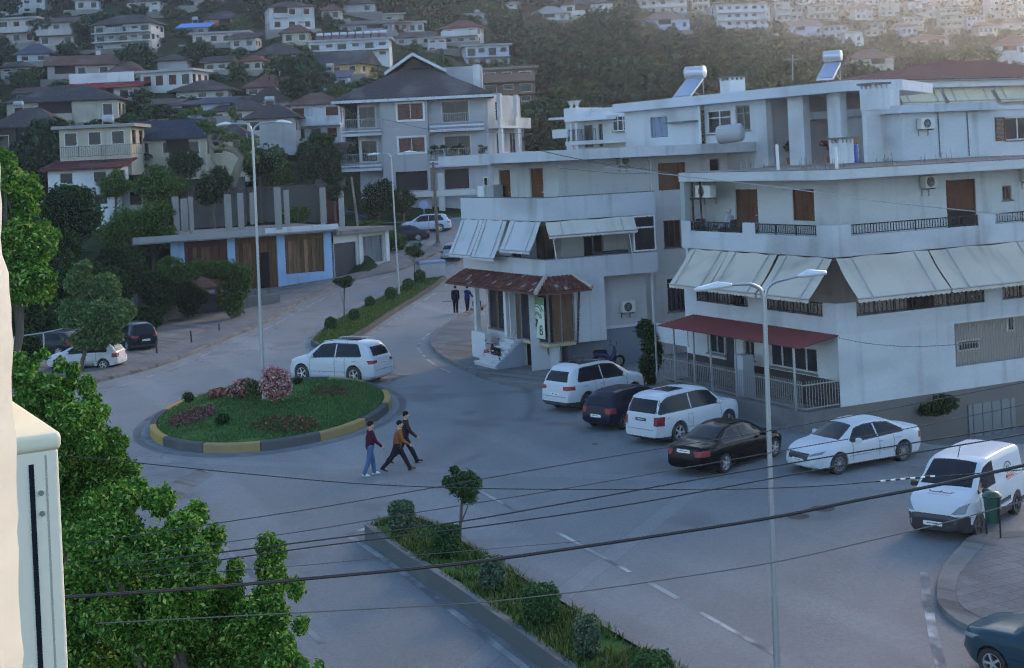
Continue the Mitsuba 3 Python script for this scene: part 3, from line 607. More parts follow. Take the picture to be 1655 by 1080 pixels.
h1 = [(JL.L - 2.6, JL.L - .7, 4.54, 6.7), (1.5, 2.6, 4.54, 6.7)]; h4 = [(1.2, 2.3, 5.0, 6.6), JR.rect(1073, 356, 1101, 400), JR.rect(1079, 450, 1108, 503)]
m = wall(JL, 0, JL.L, 4.54, 7.09, h1); wall(JR, 0, JR.L, 0, 7.09, h4[:2], mb=m) if False else wall(JR, 0, JR.L, -.1, 7.31, h4, mb=m); part(M, 'wall', m, 'plaster', (.52, .53, .52))
for r in h1: window(M, JL, r, col=(.1, .1, .1))
for r in h4[:1]: window(M, JR, r, col=(.2, .2, .2))
window(M, JR, h4[1], col=(.12, .06, .045), mull=2); k = window(M, JR, h4[2], col=(.05, .05, .055), mull=3)
# roof
slab(M, 'roof_slab', [AM + nML * .25 - eML * 1.9, CM + (nML + nR) * .25, DM + nR * .25, DM - nR * 9, AM - nML * 12], 9.85, 10.33, 'plaster', (.51, .52, .53))
# awnings
for a, b, z, d in ((.1, 2.55, 5.35, .85), (2.62, 5.1, 5.30, .85), (5.45, ML.L - .15, 5.75, .7)): awning(M, ML, a, b, 7.06, z, d, col=(.50, .51, .52))
a = awning(M, MR, .08, MR.hit(1024, 360)[0], 7.05, 6.42, .35, col=(.58, .56, .49), val=.14)
m = MB()
for px in (889, 1012): s = MR.hit(px, 352)[0]; m.tube(MR(np.array([[s, -.03, 7.0], [s + .12, -.22, 5.3]])), .025, 6)
part(M, 'blind_arm', m, 'metal', (.6, .6, .6))
r = MR.rect(1024, 349, 1061, 404); m = MB(); frame_ring(m, MR, r[0], SE - .02, 5.35, 7.05, .07, .02, .09); zm = 6.45; m.box(r[0] + .071, SE - .091, .025, .085, zm, zm + .07, MR)
k = part(M, 'glazing_frame', m, 'satin', (.66, .66, .66)); pane(k, MR, r[0] + .07, SE - .09, 5.42, 6.98, .05, col=(.1, .1, .12))
aircon('air conditioner under the roof edge of the middle corner building', JR, JR.rect(997, 252, 1015, 268), 0)
m = MB(); zz = [9.8, 8.2]; s = JR.hit(1050, 270)[0]; m.tube(JR(np.array([[s - .1, -.08, 9.8], [s, -.08, 9.4], [s + .02, -.08, 4.4]])), .05, 8); s2 = MR.hit(1053, 480, -.8)[0]; m.tube(MR(np.array([[s2, .7, 4.3], [s2, .7, .3]])), .06, 8); part(M, 'drainpipe', m, 'satin', (.55, .56, .57), kind='stuff')
r = JL.rect(776, 303, 786, 322, d=.6); m = MB(); m.box(r[0], r[1], -.75, -.15, 7.32, 8.7, JL); solo('refrigerator', 'white fridge at the left end of the upper balcony', 'refrigerator', m, 'satin', (.6, .62, .64))
r = JL.rect(788, 300, 802, 322, d=.5); m = MB(); m.box(r[0], r[1], -.65, -.1, 7.32, 8.75, JL); frame_ring(m, JL, r[0] + .05, r[1] - .05, 7.4, 8.7, .05, -.66, -.651); solo('cabinet', 'grey cabinet beside the fridge on the upper balcony', 'cabinet', m, 'satin', (.3, .33, .35))
# ground floor
sb, sw = MR.hit(931, 550)[0], MR.hit(981, 550)[0]; ZS = 1.42; ZG = 4.32
KR = Facade(CM - nR * .9, DM - nR * .9)
m = wall(MR, sb, sw, ZS, ZG, [], y=.0); m.box(sw - .001, sw, .001, .9, ZS, ZG, MR); m.box(sb, sb + .001, .001, .9, ZS, ZG, MR); part(M, 'wall', m, 'plaster', (.54, .55, .56))
m = MB(); m.box(sb, sw, .001, 1.2, ZS - .06, ZS, MR); part(M, 'overhang', m, 'plaster', (.5, .5, .52))
m = wall(KR, -.5, SE - .2, -.1, ZG, [KR.rect(885, 561, 906, 573)]); part(M, 'wall', m, 'plaster', (.51, .52, .53))
m = MB(); m.box(MR.hit(924, 580)[0], SE - .1, .86, .897, -.05, 1.72, MR); part(M, 'dado', m, 'plaster', (.22, .25, .30), label='blue grey painted base of the wall')
m = MB(); m.box(sw + .02, SE - .1, .80, .897, 1.73, 1.85, MR); part(M, 'ledge', m, 'plaster', (.66, .66, .66))
window(M, KR, KR.rect(885, 561, 906, 573), col=(.1, .1, .1), mull=0, sill=False)
aircon('air conditioner on the lower wall between the corner shop and the alley', KR, KR.rect(1000, 486, 1021, 504), 0)
# shop bay with goods
aB = ML.hit(843, 550)[0]; aE = ML.hit(816, 500)[0]; aA = ML.hit(768, 480)[0]
SH = [(.04, .05, .055), (.10, .055, .035)]
m = MB(); m.box(aB, ML.L, .0, 1.2, ZS - .14, ZS, ML); m.box(0, sb, .0, 1.2, ZS - .141, ZS - .001, MR); part(M, 'bay_floor', m, 'plaster', (.46, .38, .22), label='yellowish ledge under the shop windows')
for fr, a, b, n in ((ML, aB, ML.L, 3), (MR, 0, sb, 2)):
    m = MB(); frame_ring(m, fr, a + .02, b - .02, ZS, 3.75, .07, .0, .07)
    for q in range(1, n): x = a + (b - a) * q / n; m.box(x - .03, x + .03, .0, .065, ZS + .07, 3.68, fr)
    k = part(M, 'shop_window', m, 'satin', (.16, .16, .17) if fr is ML else (.25, .2, .18)); pane(k, fr, a + .05, b - .05, ZS + .05, 3.7, .035)
m = MB(); m.box(sb - 1.15, sb - .12, .022, .034, ZS + .07, 3.68, MR); part(M, 'blind', m, 'wood', (.17, .105, .07), label='brown backing board in the shop window')
m = MB(); m.tube(np.vstack([MR(np.array([[sb + .04, -.05, ZS - .1]])), MR(np.array([[sb + .25, -.06, 3.8]]))]), .05, 8); part(M, 'corner_post', m, 'metal', (.05, .05, .055))
# banner
r = ML.rect(858, 480, 880, 546, d=.12); k = T('banner', 'tall white and green banner hanging at the shop corner', 'banner')
W_, H_ = r[1] - r[0], r[3] - r[2]
m = MB(); m.box(r[0], r[1], -.14, -.12, r[2], r[3], ML); part(k, 'panel', m, 'satin', (.52, .56, .48))
m = MB(); m.box(r[0], r[1], -.1425, -.1405, r[3] - H_ * .18, r[3], ML); part(k, 'header', m, 'satin', (.10, .22, .10))
for zc_, R0 in ((.63, .42), (.47, .33)):
    m = MB(); g = np.linspace(.15, np.pi - .15, 12)
    for rr in (1, .72): m.tube(ML(np.stack([(r[0] + r[1]) / 2 + R0 * W_ * rr * np.cos(g), np.full(12, -.145), r[2] + H_ * zc_ + R0 * W_ * rr * .7 * np.sin(g)], 1)), .03, 4)
    part(k, 'arc', m, 'satin', (.06, .15, .07))
for tx, x, z, h in (('7', .14, .13, .62), ('8', .60, .09, .42)):
    t = meshkit.text_mesh(tx, h, .012, bold=True); v = np.array(t.vertices); m = MB(); m.add(ML(np.c_[r[0] + W_ * x + v[:, 0], -.141 - v[:, 2], r[2] + H_ * z + v[:, 1]]), t.faces[:, ::-1]); part(k, 'character', m, 'satin', (.03, .05, .03))
# canopy of clay tiles
def tiles(bk, fr, s0, s1, zt, zb, yt, yb, name='tile_roof', col=(.13, .055, .045), hipL=0, hipR=0):
    m = MB(); m.add(fr(np.array([[s0 - hipL, yb, zb], [s1 + hipR, yb, zb], [s1, yt, zt], [s0, yt, zt]])), [[0, 1, 2, 3]]); m.add(fr(np.array([[s0 - hipL, yb, zb - .08], [s1 + hipR, yb, zb - .08], [s1, yt, zt - .08], [s0, yt, zt - .08]])), [[3, 2, 1, 0]])
    m.add(fr(np.array([[s0 - hipL, yb, zb - .08], [s1 + hipR, yb, zb - .08], [s1 + hipR, yb, zb], [s0 - hipL, yb, zb]])), [[0, 1, 2, 3]])
    k = part(bk, name, m, 'roof_tile', col)
    ra = rnd(int(abs(s0 * 91 + s1 * 37)) + 3); m = MB(); rows = 5; L = math.hypot(yt - yb, zt - zb)
    for q in range(rows):
        t0, t1 = q / rows, (q + 1) / rows + .03
        a, b = s0 - hipL * (1 - t0), s1 + hipR * (1 - t0); n = max(1, int((b - a) / .22))
        for i in range(n):
            x0, x1 = a + (b - a) * i / n + .006, a + (b - a) * (i + 1) / n - .006; g = np.linspace(0, np.pi, 5); jz = ra.uniform(0, .018); c = np.array(col) * ra.uniform(.65, 1.3)
            if ra.random() < .03: c = np.array([.26, .22, .19])
            xs = (x0 + x1) / 2 - (x1 - x0) / 2 * np.cos(g); hs = .055 * np.sin(g) + jz
            V = [[x, yb + (yt - yb) * t, zb + (zt - zb) * t + h + (.018 if t == t0 else 0)] for t in (t0, min(t1, 1)) for x, h in zip(xs, hs)]
            m.add(fr(np.array(V)), [[j, j + 1, j + 6, j + 5] for j in range(4)], c)
    part(k, 'tile', m, 'matte', kind='stuff'); return k
ct, cb = 4.50, 3.92
tiles(M, ML, .15, ML.L - .02, ct, cb, -.02, -1.15, hipR=1.15); tiles(M, MR, .02, MR.hit(925, 460)[0], ct, cb, -.02, -1.15, hipL=1.15, hipR=.4)
m = MB(); p0 = np.r_[CM, ct + .06]; p1 = np.r_[CM + (nML + nR) * 1.15, cb + .05]; m.tube(np.array([p0, (p0 + p1) / 2, p1]), .11, 8); s = MR.hit(925, 460)[0]; m.tube(MR(np.array([[s + .02, -.02, ct + .06], [s + .4, -1.15, cb + .06]])), .10, 8); part(M, 'hip_ridge', m, 'matte', (.42, .36, .30), kind='stuff')
# shop front along the street
m = wall(ML, aA, aE + .0, -.1, ZG, [(aA + .25, aE - .15, 1.55, 3.6)], y=.6); m.box(aA - .001, aA, .6, 6, -.1, ZG, ML); part(M, 'wall', m, 'plaster', (.50, .51, .52))
window(M, ML, (aA + .25, aE - .15, 1.55, 3.6), y=.6, col=(.08, .08, .08), mull=2, name='shop_window')
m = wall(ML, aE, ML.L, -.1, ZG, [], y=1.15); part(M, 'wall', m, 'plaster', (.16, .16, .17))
for px in (769, 817, 825): s = ML.hit(px, 500)[0]; m = MB(); m.box(s - (.12 if px != 825 else .04), s + (.12 if px != 825 else .04), -.05, .19, .1 if px < 800 else ZS, ZG, ML); part(M, 'column', m, 'plaster', (.6, .61, .62))
m = MB(); m.box(aA - .02, aA + 1.5, -.3, .0, .12, 1.45, ML); part(M, 'parapet', m, 'plaster', (.60, .61, .61))
# marble steps
sA, sB = ML.hit(768, 580, 1.4)[0], aB
st = T('shop_steps', 'white marble steps climbing to the corner shop', 'steps'); n = 7; z0 = .15
for q in range(n):
    a = sA + (sB - .7 - sA) * q / n; m = MB(); m.box(a, sB, -1.45 + .17 * q, .0, z0 + (ZS - z0) * q / n + .001, z0 + (ZS - z0) * (q + 1) / n - .03, ML); k = part(st, 'step', m, 'plaster', (.50, .50, .50))
    m = MB(); m.box(a - .03, sB, -1.48 + .17 * q, .0, z0 + (ZS - z0) * (q + 1) / n - .029, z0 + (ZS - z0) * (q + 1) / n, ML); part(k, 'tread', m, 'plaster', (.62, .62, .61))
m = MB(); m.hexa(ML(np.array([(x, y, z) for x in (sB + .001, sB + .12) for (y, z) in ((-1.5, .1), (-1.5, .3), (.0, .1), (.0, 1.4))]))); part(st, 'side_wall', m, 'plaster', (.27, .30, .36))
r = ML.rect(846, 556, 861, 592, d=-.5); m = MB(); m.box(r[0], r[1], .42, .47, .1, 1.28, ML); part(M, 'door', m, 'wood', (.05, .035, .03), label='dark basement door')
m = MB(); m.box(sB + .13, ML.L - .05, .5, .6, -.05, ZS - .141, ML); part(M, 'wall', m, 'plaster', (.50, .51, .52))
for px in (841, 868): s = ML.hit(px, 575)[0]; m = MB(); m.box(s - .14, s + .14, -.0, .3, -.05, ZS - .142, ML); part(M, 'pillar', m, 'plaster', (.6, .61, .62))
# goods and a motorbike-like heap at the entrance
ra = rnd(8)
for q, (c, lab) in enumerate((((.45, .40, .36), 'pale crate of goods by the shop entrance'), ((.30, .06, .05), 'red crate of goods by the shop entrance'))):
    s = ML.hit(784 + 5 * q, 520, .4)[0]; m = MB(); b = arrays_of(rbox(.42, .35, .34 + .2 * (q % 2), .03, 6)); m.add(ML(b[0] + [s, -.35 - .1 * (q % 2), .16 + .2 + .1 * (q % 2)]), b[1]); solo('crate', lab, 'crate', m, 'satin', c)
# objects on the first floor balcony
m = MB(); s0, s1 = MR.hit(969, 405)[0], MR.hit(1020, 400)[0]; m.box(s0, s1, .3, .8, 4.6, 5.45, MR); solo('balcony_table', 'dark covered table on the first floor balcony', 'table', m, 'matte', (.06, .06, .065))

# ------------------------------------------------------------------ rear white house with loggia (behind), penthouse, roof clutter
AT = np.array([6.4, 78.0]); eT = np.array([.50, -.866]); BT = AT + eT * 20.3; TF = Facade(AT, BT); BT = AT + eT * TF.hit(1388, 200)[0]; TF = Facade(AT, BT); nT = -TF.ey[:2]
Tb = T('terrace_house', 'white house with a columned loggia and solar heaters, above the middle building', 'building')
sc = TF.hit(1228, 200)[0]; sd = TF.hit(1131, 190)[0]; zt = 12.35
hs = [TF.rect(1051, 189, 1079, 222), TF.rect(1142, 178, 1181, 216, d=-.3), TF.rect(1189, 170, 1212, 211, d=-.3)]
m = wall(TF, 0, sd, 9.0, zt, hs[:1]); wall(TF, sd, sc, 9.0, zt, hs[1:], y=.3, mb=m); wall(TF, sc, TF.L, 9.0, zt, [], y=2.6, mb=m); m.box(sc - .01, sc, .3, 2.6, 9, zt, TF); part(Tb, 'wall', m, 'plaster', (.55, .56, .57))
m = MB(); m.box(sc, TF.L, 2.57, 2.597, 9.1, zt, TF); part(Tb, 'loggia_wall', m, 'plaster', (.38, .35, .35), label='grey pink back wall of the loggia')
roller(Tb, TF, hs[0], col=(.22, .26, .34)); window(Tb, TF, hs[1], y=.3, col=(.62, .62, .62), bar=True); window(Tb, TF, hs[2], y=.3, col=(.2, .2, .2), bar=True)
for a, b in ((1224, 1238), (1273, 1298), (1337, 1358)): s0, s1 = TF.hit(a, 210)[0], TF.hit(b, 210)[0]; m = MB(); m.box(s0, s1, .05, .45, 9.1, zt, TF); part(Tb, 'column', m, 'plaster', (.55, .56, .57))
slab(Tb, 'roof_slab', [AT + nT * .5 - eT * .4, BT + nT * .5, BT - nT * 2.8, BT - eT * 4 - nT * 9, AT - nT * 9], zt, zt + .48, 'plaster', (.55, .57, .60))
m = MB(); s0, s1 = TF.hit(1084, 195)[0], TF.hit(1129, 195)[0]; z = TF.hit(1105, 196)[1]; m.box(s0, s1, -.5, .0, z - .07, z, TF); part(Tb, 'ledge', m, 'concrete')
m = MB(); s = TF.hit(1133, 200)[0]; m.tube(TF(np.array([[s, -.07, zt], [s, -.07, 9.2]])), .06, 8); part(Tb, 'drainpipe', m, 'satin', (.6, .6, .6))
m = MB(); m.box(TF.L - .25, TF.L, .46, 2.59, 9.1, zt, TF); part(Tb, 'end_wall', m, 'plaster', (.6, .6, .6))
def cyl(p, q, r, n=20): return tube([p, q], r, n)
p, q = at(1158, 219, 66.5), at(1202, 213, 66.0); m = MB(); L = q - p; m.tube(np.array([p, p + L * .04, p + L * .1, p + L * .9, p + L * .96, q]), [.2, .38, .44, .44, .38, .2], 20); solo('water_tank', 'white cylindrical water tank lying on the roof edge of the middle building', 'water tank', m, 'plaster', (.40, .41, .42), smooth=40)
def solar(px, py, Y, s, label, tank_up=True, yaw=-.9):
    k = T('solar_water_heater', label, 'solar water heater'); o = at(px, py, Y); fr = Frame(o, yaw)
    w, l, h = .56 * s, 2.0 * s, 1.12 * s
    b = MB(); q = np.array([[x, y, z] for x in (-w, w) for (y, z) in ((-l / 2, .02), (-l / 2, .1), (l / 2, h), (l / 2, h + .08))]); q = q[[0, 1, 2, 3, 4, 5, 6, 7]]
    b.add(fr(q), BOXF); part(k, 'frame', b, 'metal', (.5, .5, .52)); b = MB()
    nrm = np.array([0, -(h), l]) / math.hypot(h, l) * .02
    c = np.array([[-w + .06, -l / 2 + .05, .12], [w - .06, -l / 2 + .05, .12], [w - .06, l / 2 - .05, h + .05], [-w + .06, l / 2 - .05, h + .05]]) + nrm + [0, 0, .012]
    b.add(fr(c), [[0, 1, 2, 3]]); part(k, 'collector', b, 'glass' if not tank_up else 'satin', (.27, .31, .40))
    b = MB(); b.tube(fr(np.array([[-w * 1.15, l / 2 + .1, h + .42], [-w * 1.05, l / 2 + .1, h + .42], [w * 1.05, l / 2 + .1, h + .42], [w * 1.15, l / 2 + .1, h + .42]])), [.12 * s, .35 * s, .35 * s, .12 * s], 16); part(k, 'tank', b, 'metal', (.53, .55, .57), smooth=40)
    b = MB()
    for x in (-w * .8, w * .8):
        b.tube(fr(np.array([[x, l / 2 + .12, 0], [x, l / 2 + .12, h + .12]])), .025, 5); b.tube(fr(np.array([[x, l / 2 + .12, .05], [x, -l * .2, .42]])), .02, 5)
    part(k, 'stand', b, 'metal', (.3, .3, .3), kind='stuff'); return k
solar(1113, 160, 74, .92, 'solar water heater with silver tank left on the loggia house roof', yaw=-.55)
solar(1340, 131, 66, .72, 'smaller solar water heater at the right of the loggia house roof', yaw=-.5)
for a, b, c, d, Y, lab in ((1398, 134, 1431, 178, 58.5, 'white slotted chimney block beside the loggia'), (1348, 222, 1375, 264, 54.5, 'white slotted chimney with mossy cap in front of the loggia'), (1170, 124, 1199, 152, 71, 'white vent block on the roof behind the left solar heater')):
    p = at((a + c) / 2, d, Y); h, w = (d - b) / FOC * Y, (c - a) / FOC * Y
    fr = Frame(p, .44); k = T('chimney', lab, 'chimney'); m = MB(); m.box(-w / 2, w / 2, -w / 2, w / 2, 0, h * .78, fr); part(k, 'shaft', m, 'plaster', (.6, .61, .62)); m = MB()
    for x in np.linspace(-w / 2, w / 2 - .1, 4):
        for y in (-w / 2, w / 2 - .1): m.box(x, x + .1, y, y + .1, h * .78, h * .93, fr)
    part(k, 'slot_pier', m, 'plaster', (.6, .61, .62), kind='stuff'); m = MB(); m.box(-w * .58, w * .58, -w * .58, w * .58, h * .93, h, fr); part(k, 'cap', m, 'concrete')
o = at(1379, 262, 55.5); m = MB(); v, f = lathe([(0, 0), (.27, 0), (.3, .1), (.285, .3), (.3, .45), (.285, .62), (.3, .75), (.27, .88), (0, .88)], 20); solo('barrel', 'blue plastic barrel on the corner roof terrace', 'barrel', (v * .8 + o, f), 'satin', (.03, .06, .28), smooth=40)
v, f = arrays_of(rbox(.5, .4, .3, .03, 6)); solo('crate', 'tan crate on top of the blue barrel', 'crate', (v + o + [0, 0, .87], f), 'matte', (.25, .15, .08))
# penthouse
CU = np.array([17.4, 62.0]); U1, U2 = Facade(CU - eL * 3.9, CU), Facade(CU, CU + eR * 14)
P = T('penthouse', 'white set back roof storey with brown wooden shutters at the right', 'building')
r = U2.rect(1610, 189, 1652, 227); rw = (r[0] + .55, r[1] + .6, r[2], r[3])
m = wall(U1, 0, U1.L, 9.13, 11.25); wall(U2, 0, U2.L, 9.13, 11.25, [rw], mb=m); part(P, 'wall', m, 'plaster', (.53, .55, .57))
k = window(P, U2, rw, col=(.5, .5, .5))
for s0, s1 in ((rw[0] - .62, rw[0] - .02), (rw[1] + .02, rw[1] + .62)):
    m = MB(); frame_ring(m, U2, s0, s1, r[2], r[3], .07, -.05, -.01); z = r[2] + .1
    while z < r[3] - .1: m.box(s0 + .071, s1 - .071, -.045, -.012, z, z + .035, U2); z += .06
    part(k, 'shutter', m, 'wood', (.16, .075, .04))
sl = U2.hit(1604, 165)[0]
slab(P, 'roof_slab', [CU - eL * 4.2 + nL * .3, CU + (nL + nR) * .35, CU + eR * sl + nR * .35, CU + eR * sl - nR * 6, CU - eL * 4.2 - nR * 6], 11.25, 11.6, 'plaster', (.52, .55, .59))
slab(P, 'upper_slab', [CU + eR * (sl + .01) + nR * .08, CU + eR * 14 + nR * .08, CU + eR * 14 - nR * 6, CU + eR * (sl + .01) - nR * 6], 11.25, 11.42, 'plaster', (.6, .61, .62))
aircon('air conditioner on the penthouse wall above the roof terrace', U2, U2.rect(1480, 191, 1502, 209), 0)
m = MB()
for px in (1516, 1563): s = U2.hit(px, 200)[0]; m.tube(U2(np.array([[s, -.03, 11.2], [s + .02, -.03, 9.2]])), .025, 6)
part(P, 'cable_duct', m, 'metal', (.12, .12, .13), kind='stuff')
# house with red tiled hip roof behind
CV = at(1440, 150, 82)[:2]; V1 = Facade(CV, CV + eR * 18)
Vb = T('tiled_house', 'white house with reddish brown hip roof and cream blinds at the far right', 'building')
ze = V1.hit(1560, 128)[1]; zb2 = V1.hit(1560, 166)[1]
m = wall(V1, 0, 18, 6, ze, [(2.0, 3.2, zb2 - .2, ze - .7), (6, 8, zb2 - .2, ze - .7)]); m.box(0, .01, 0, 10, 6, ze, V1); part(Vb, 'wall', m, 'plaster', (.6, .6, .6)); window(Vb, V1, (2.0, 3.2, zb2 - .2, ze - .7)); window(Vb, V1, (6, 8, zb2 - .2, ze - .7))
for a, b in ((.4, 3.6), (3.9, 7.6), (8, 11.2)): awning(Vb, V1, a, b, ze - .5, zb2 + .1, .55, col=(.60, .54, .40))
m = MB(); m.box(-2.4, 18, -.5, -.02, ze - .48, ze - .0, V1); part(Vb, 'fascia', m, 'plaster', (.6, .6, .6))
zr = V1.hit(1520, 97, -4)[1] ; m = MB(); s0, s1 = V1.hit(1520, 98, -5)[0], V1.hit(1592, 96, -5)[0]
E = [(-1.0, -.7, ze + .02), (16, -.7, ze + .02), (16, 10.5, ze + .02), (-1.0, 10.5, ze + .02)]; a, b = (s0, 5, zr), (max(s1, s0 + 3), 5, zr)
m.add(V1(np.array([*E, a, b])), [[0, 1, 5], [0, 5, 4], [1, 2, 5], [2, 3, 4], [2, 4, 5], [3, 0, 4]]); m.add(V1(np.array(E) - [0, 0, .12]), [[3, 2, 1, 0]]); part(Vb, 'roof', m, 'roof_tile', (.15, .085, .075))
# small white house with two vases on its porch, left of the loggia house
Wb = T('porch_house', 'small white house with vases on its columned porch roof', 'building')
a, b = at(915, 230, 96)[:2], at(1015, 225, 92)[:2]; WF = Facade(a, b)
hw = [WF.rect(944, 202, 958, 226, d=-1.2), WF.rect(967, 200, 974, 226, d=-1.2)]
m = wall(WF, 0, WF.L, 7, 13.0, [(q[0], q[1], 10.6, q[3]) for q in hw], y=1.2); part(Wb, 'wall', m, 'plaster', (.6, .61, .62))
for q in hw: window(Wb, WF, (q[0], q[1], 10.6, q[3]), y=1.2, col=(.1, .1, .1), sill=False)
for px in (922, 931): s = WF.hit(px, 210)[0]; m = MB(); m.tube(WF(np.array([[s, .1, 9.6], [s, .1, 12.3]])), .13, 10); part(Wb, 'column', m, 'plaster', (.55, .56, .57))
r = WF.rect(915, 174, 955, 196); m = MB(); m.box(0, r[1] + 1.4, -.1, 2.5, r[2], r[2] + .28, WF); m.box(0, (r[1]) * .5, -.1, 2.5, r[2] + .281, r[3], WF); part(Wb, 'porch_roof', m, 'plaster', (.63, .64, .65))
z_ = WF.hit(940, 228)[1]; m = MB(); m.box(0, WF.L, -.1, 1.2, z_ - .25, z_, WF); part(Wb, 'terrace', m, 'plaster', (.54, .55, .56)); railing(Wb, WF, .2, 2.8, z_, z_ + .8, .0, .15)
for px in (920, 929): s = WF.hit(px, 170)[0]; v, f = lathe([(0, 0), (.16, 0), (.08, .12), (.2, .35), (.28, .5), (.2, .5), (0, .45)], 12); solo('vase', 'white stone vase on the porch roof, ' + ('left' if px == 920 else 'right') + ' of the pair', 'vase', (WF(v + [s, .2, r[3]]), f), 'plaster', (.6, .6, .6), smooth=40)
rg = WF.rect(975, 187, 1009, 212); k = window(Wb, WF, rg, y=.9, rev=.1, col=(.62, .62, .62), mull=3, bar=True, label='white gridded veranda glazing')
r = WF.rect(890, 193, 918, 205); m = MB(); m.box(r[0] - .2, .02, .3, 2.5, z_ + .3, z_ + .9, WF); m.box(r[0] - .4, .0, .2, 2.5, r[3] , r[3] + .15, WF); m.box(r[0] - .1, .0, 1.6, 4, 7, r[3], WF); part(Wb, 'side_balcony', m, 'plaster', (.58, .59, .6))
slab(Wb, 'roof', [a - WF.ey[:2] * -1.3 , b + WF.ey[:2] * 1.3, b + WF.ey[:2] * 8, a + WF.ey[:2] * 8], 12.95, 13.25, 'plaster', (.6, .6, .6))
# ------------------------------------------------------------------ grey house with balconies, blue shop, hillside houses
def hip_roof(bk, fr, x0, x1, y0, y1, ze, zr, col, kind='hip', over=.5, name='roof', axis='x', thick=.14, label=None):
    X0, X1, Y0, Y1 = x0 - over, x1 + over, y0 - over, y1 + over; xm, ym = (X0 + X1) / 2, (Y0 + Y1) / 2; m = MB()
    if kind == 'flat':
        m.box(X0, X1, Y0, Y1, ze, ze + .3, fr); return part(bk, name, m, 'plaster', col, label=label)
    if kind == 'shed':
        P = np.array([(X0, Y0, ze), (X1, Y0, ze), (X1, Y1, zr), (X0, Y1, zr)]); F = [[0, 1, 2, 3]]; E = P
    else:
        E = np.array([(X0, Y0, ze), (X1, Y0, ze), (X1, Y1, ze), (X0, Y1, ze)])
        w, d = X1 - X0, Y1 - Y0
        if axis == 'x': ins = min(d / 2, w / 2 - .05) if kind == 'hip' else 0; a, b = (X0 + ins, ym, zr), (X1 - ins, ym, zr); F = [[0, 1, 5, 4], [2, 3, 4, 5], [1, 2, 5], [3, 0, 4]]
        else: ins = min(w / 2, d / 2 - .05) if kind == 'hip' else 0; a, b = (xm, Y0 + ins, zr), (xm, Y1 - ins, zr); F = [[1, 2, 5, 4], [3, 0, 4, 5], [0, 1, 4], [2, 3, 5]]
        P = np.vstack([E, [a, b]])
    m = MB()
    for f in F: m.add(fr(P[f]), [list(range(len(f)))])
    n = 4
    for i in range(n): j = (i + 1) % n; m.add(fr(np.array([E[i] - [0, 0, thick], E[j] - [0, 0, thick], E[j], E[i]])), [[0, 1, 2, 3]])
    m.add(fr(E - [0, 0, thick]), [[3, 2, 1, 0]])
    k = part(bk, name, m, 'roof_tile', col, label=label)
    return k
def far_window(bk, fr, r, y=0.0, style=0, fcol=(.6, .6, .58)):
    a, b, c, d = r; m = MB(); frame_ring(m, fr, a, b, c, d, .09, y + .02, y + .12); k = part(bk, 'window', m, 'matte', fcol)
    m = MB(); m.box(a + .09, b - .09, y + .08, y + .1, c + .09, d - .09, fr)
    part(k, 'pane', m, ('window_glass', 'matte', 'matte')[style], ((.03, .03, .04), (.10, .05, .04), (.13, .14, .16))[style])
FOOT = []
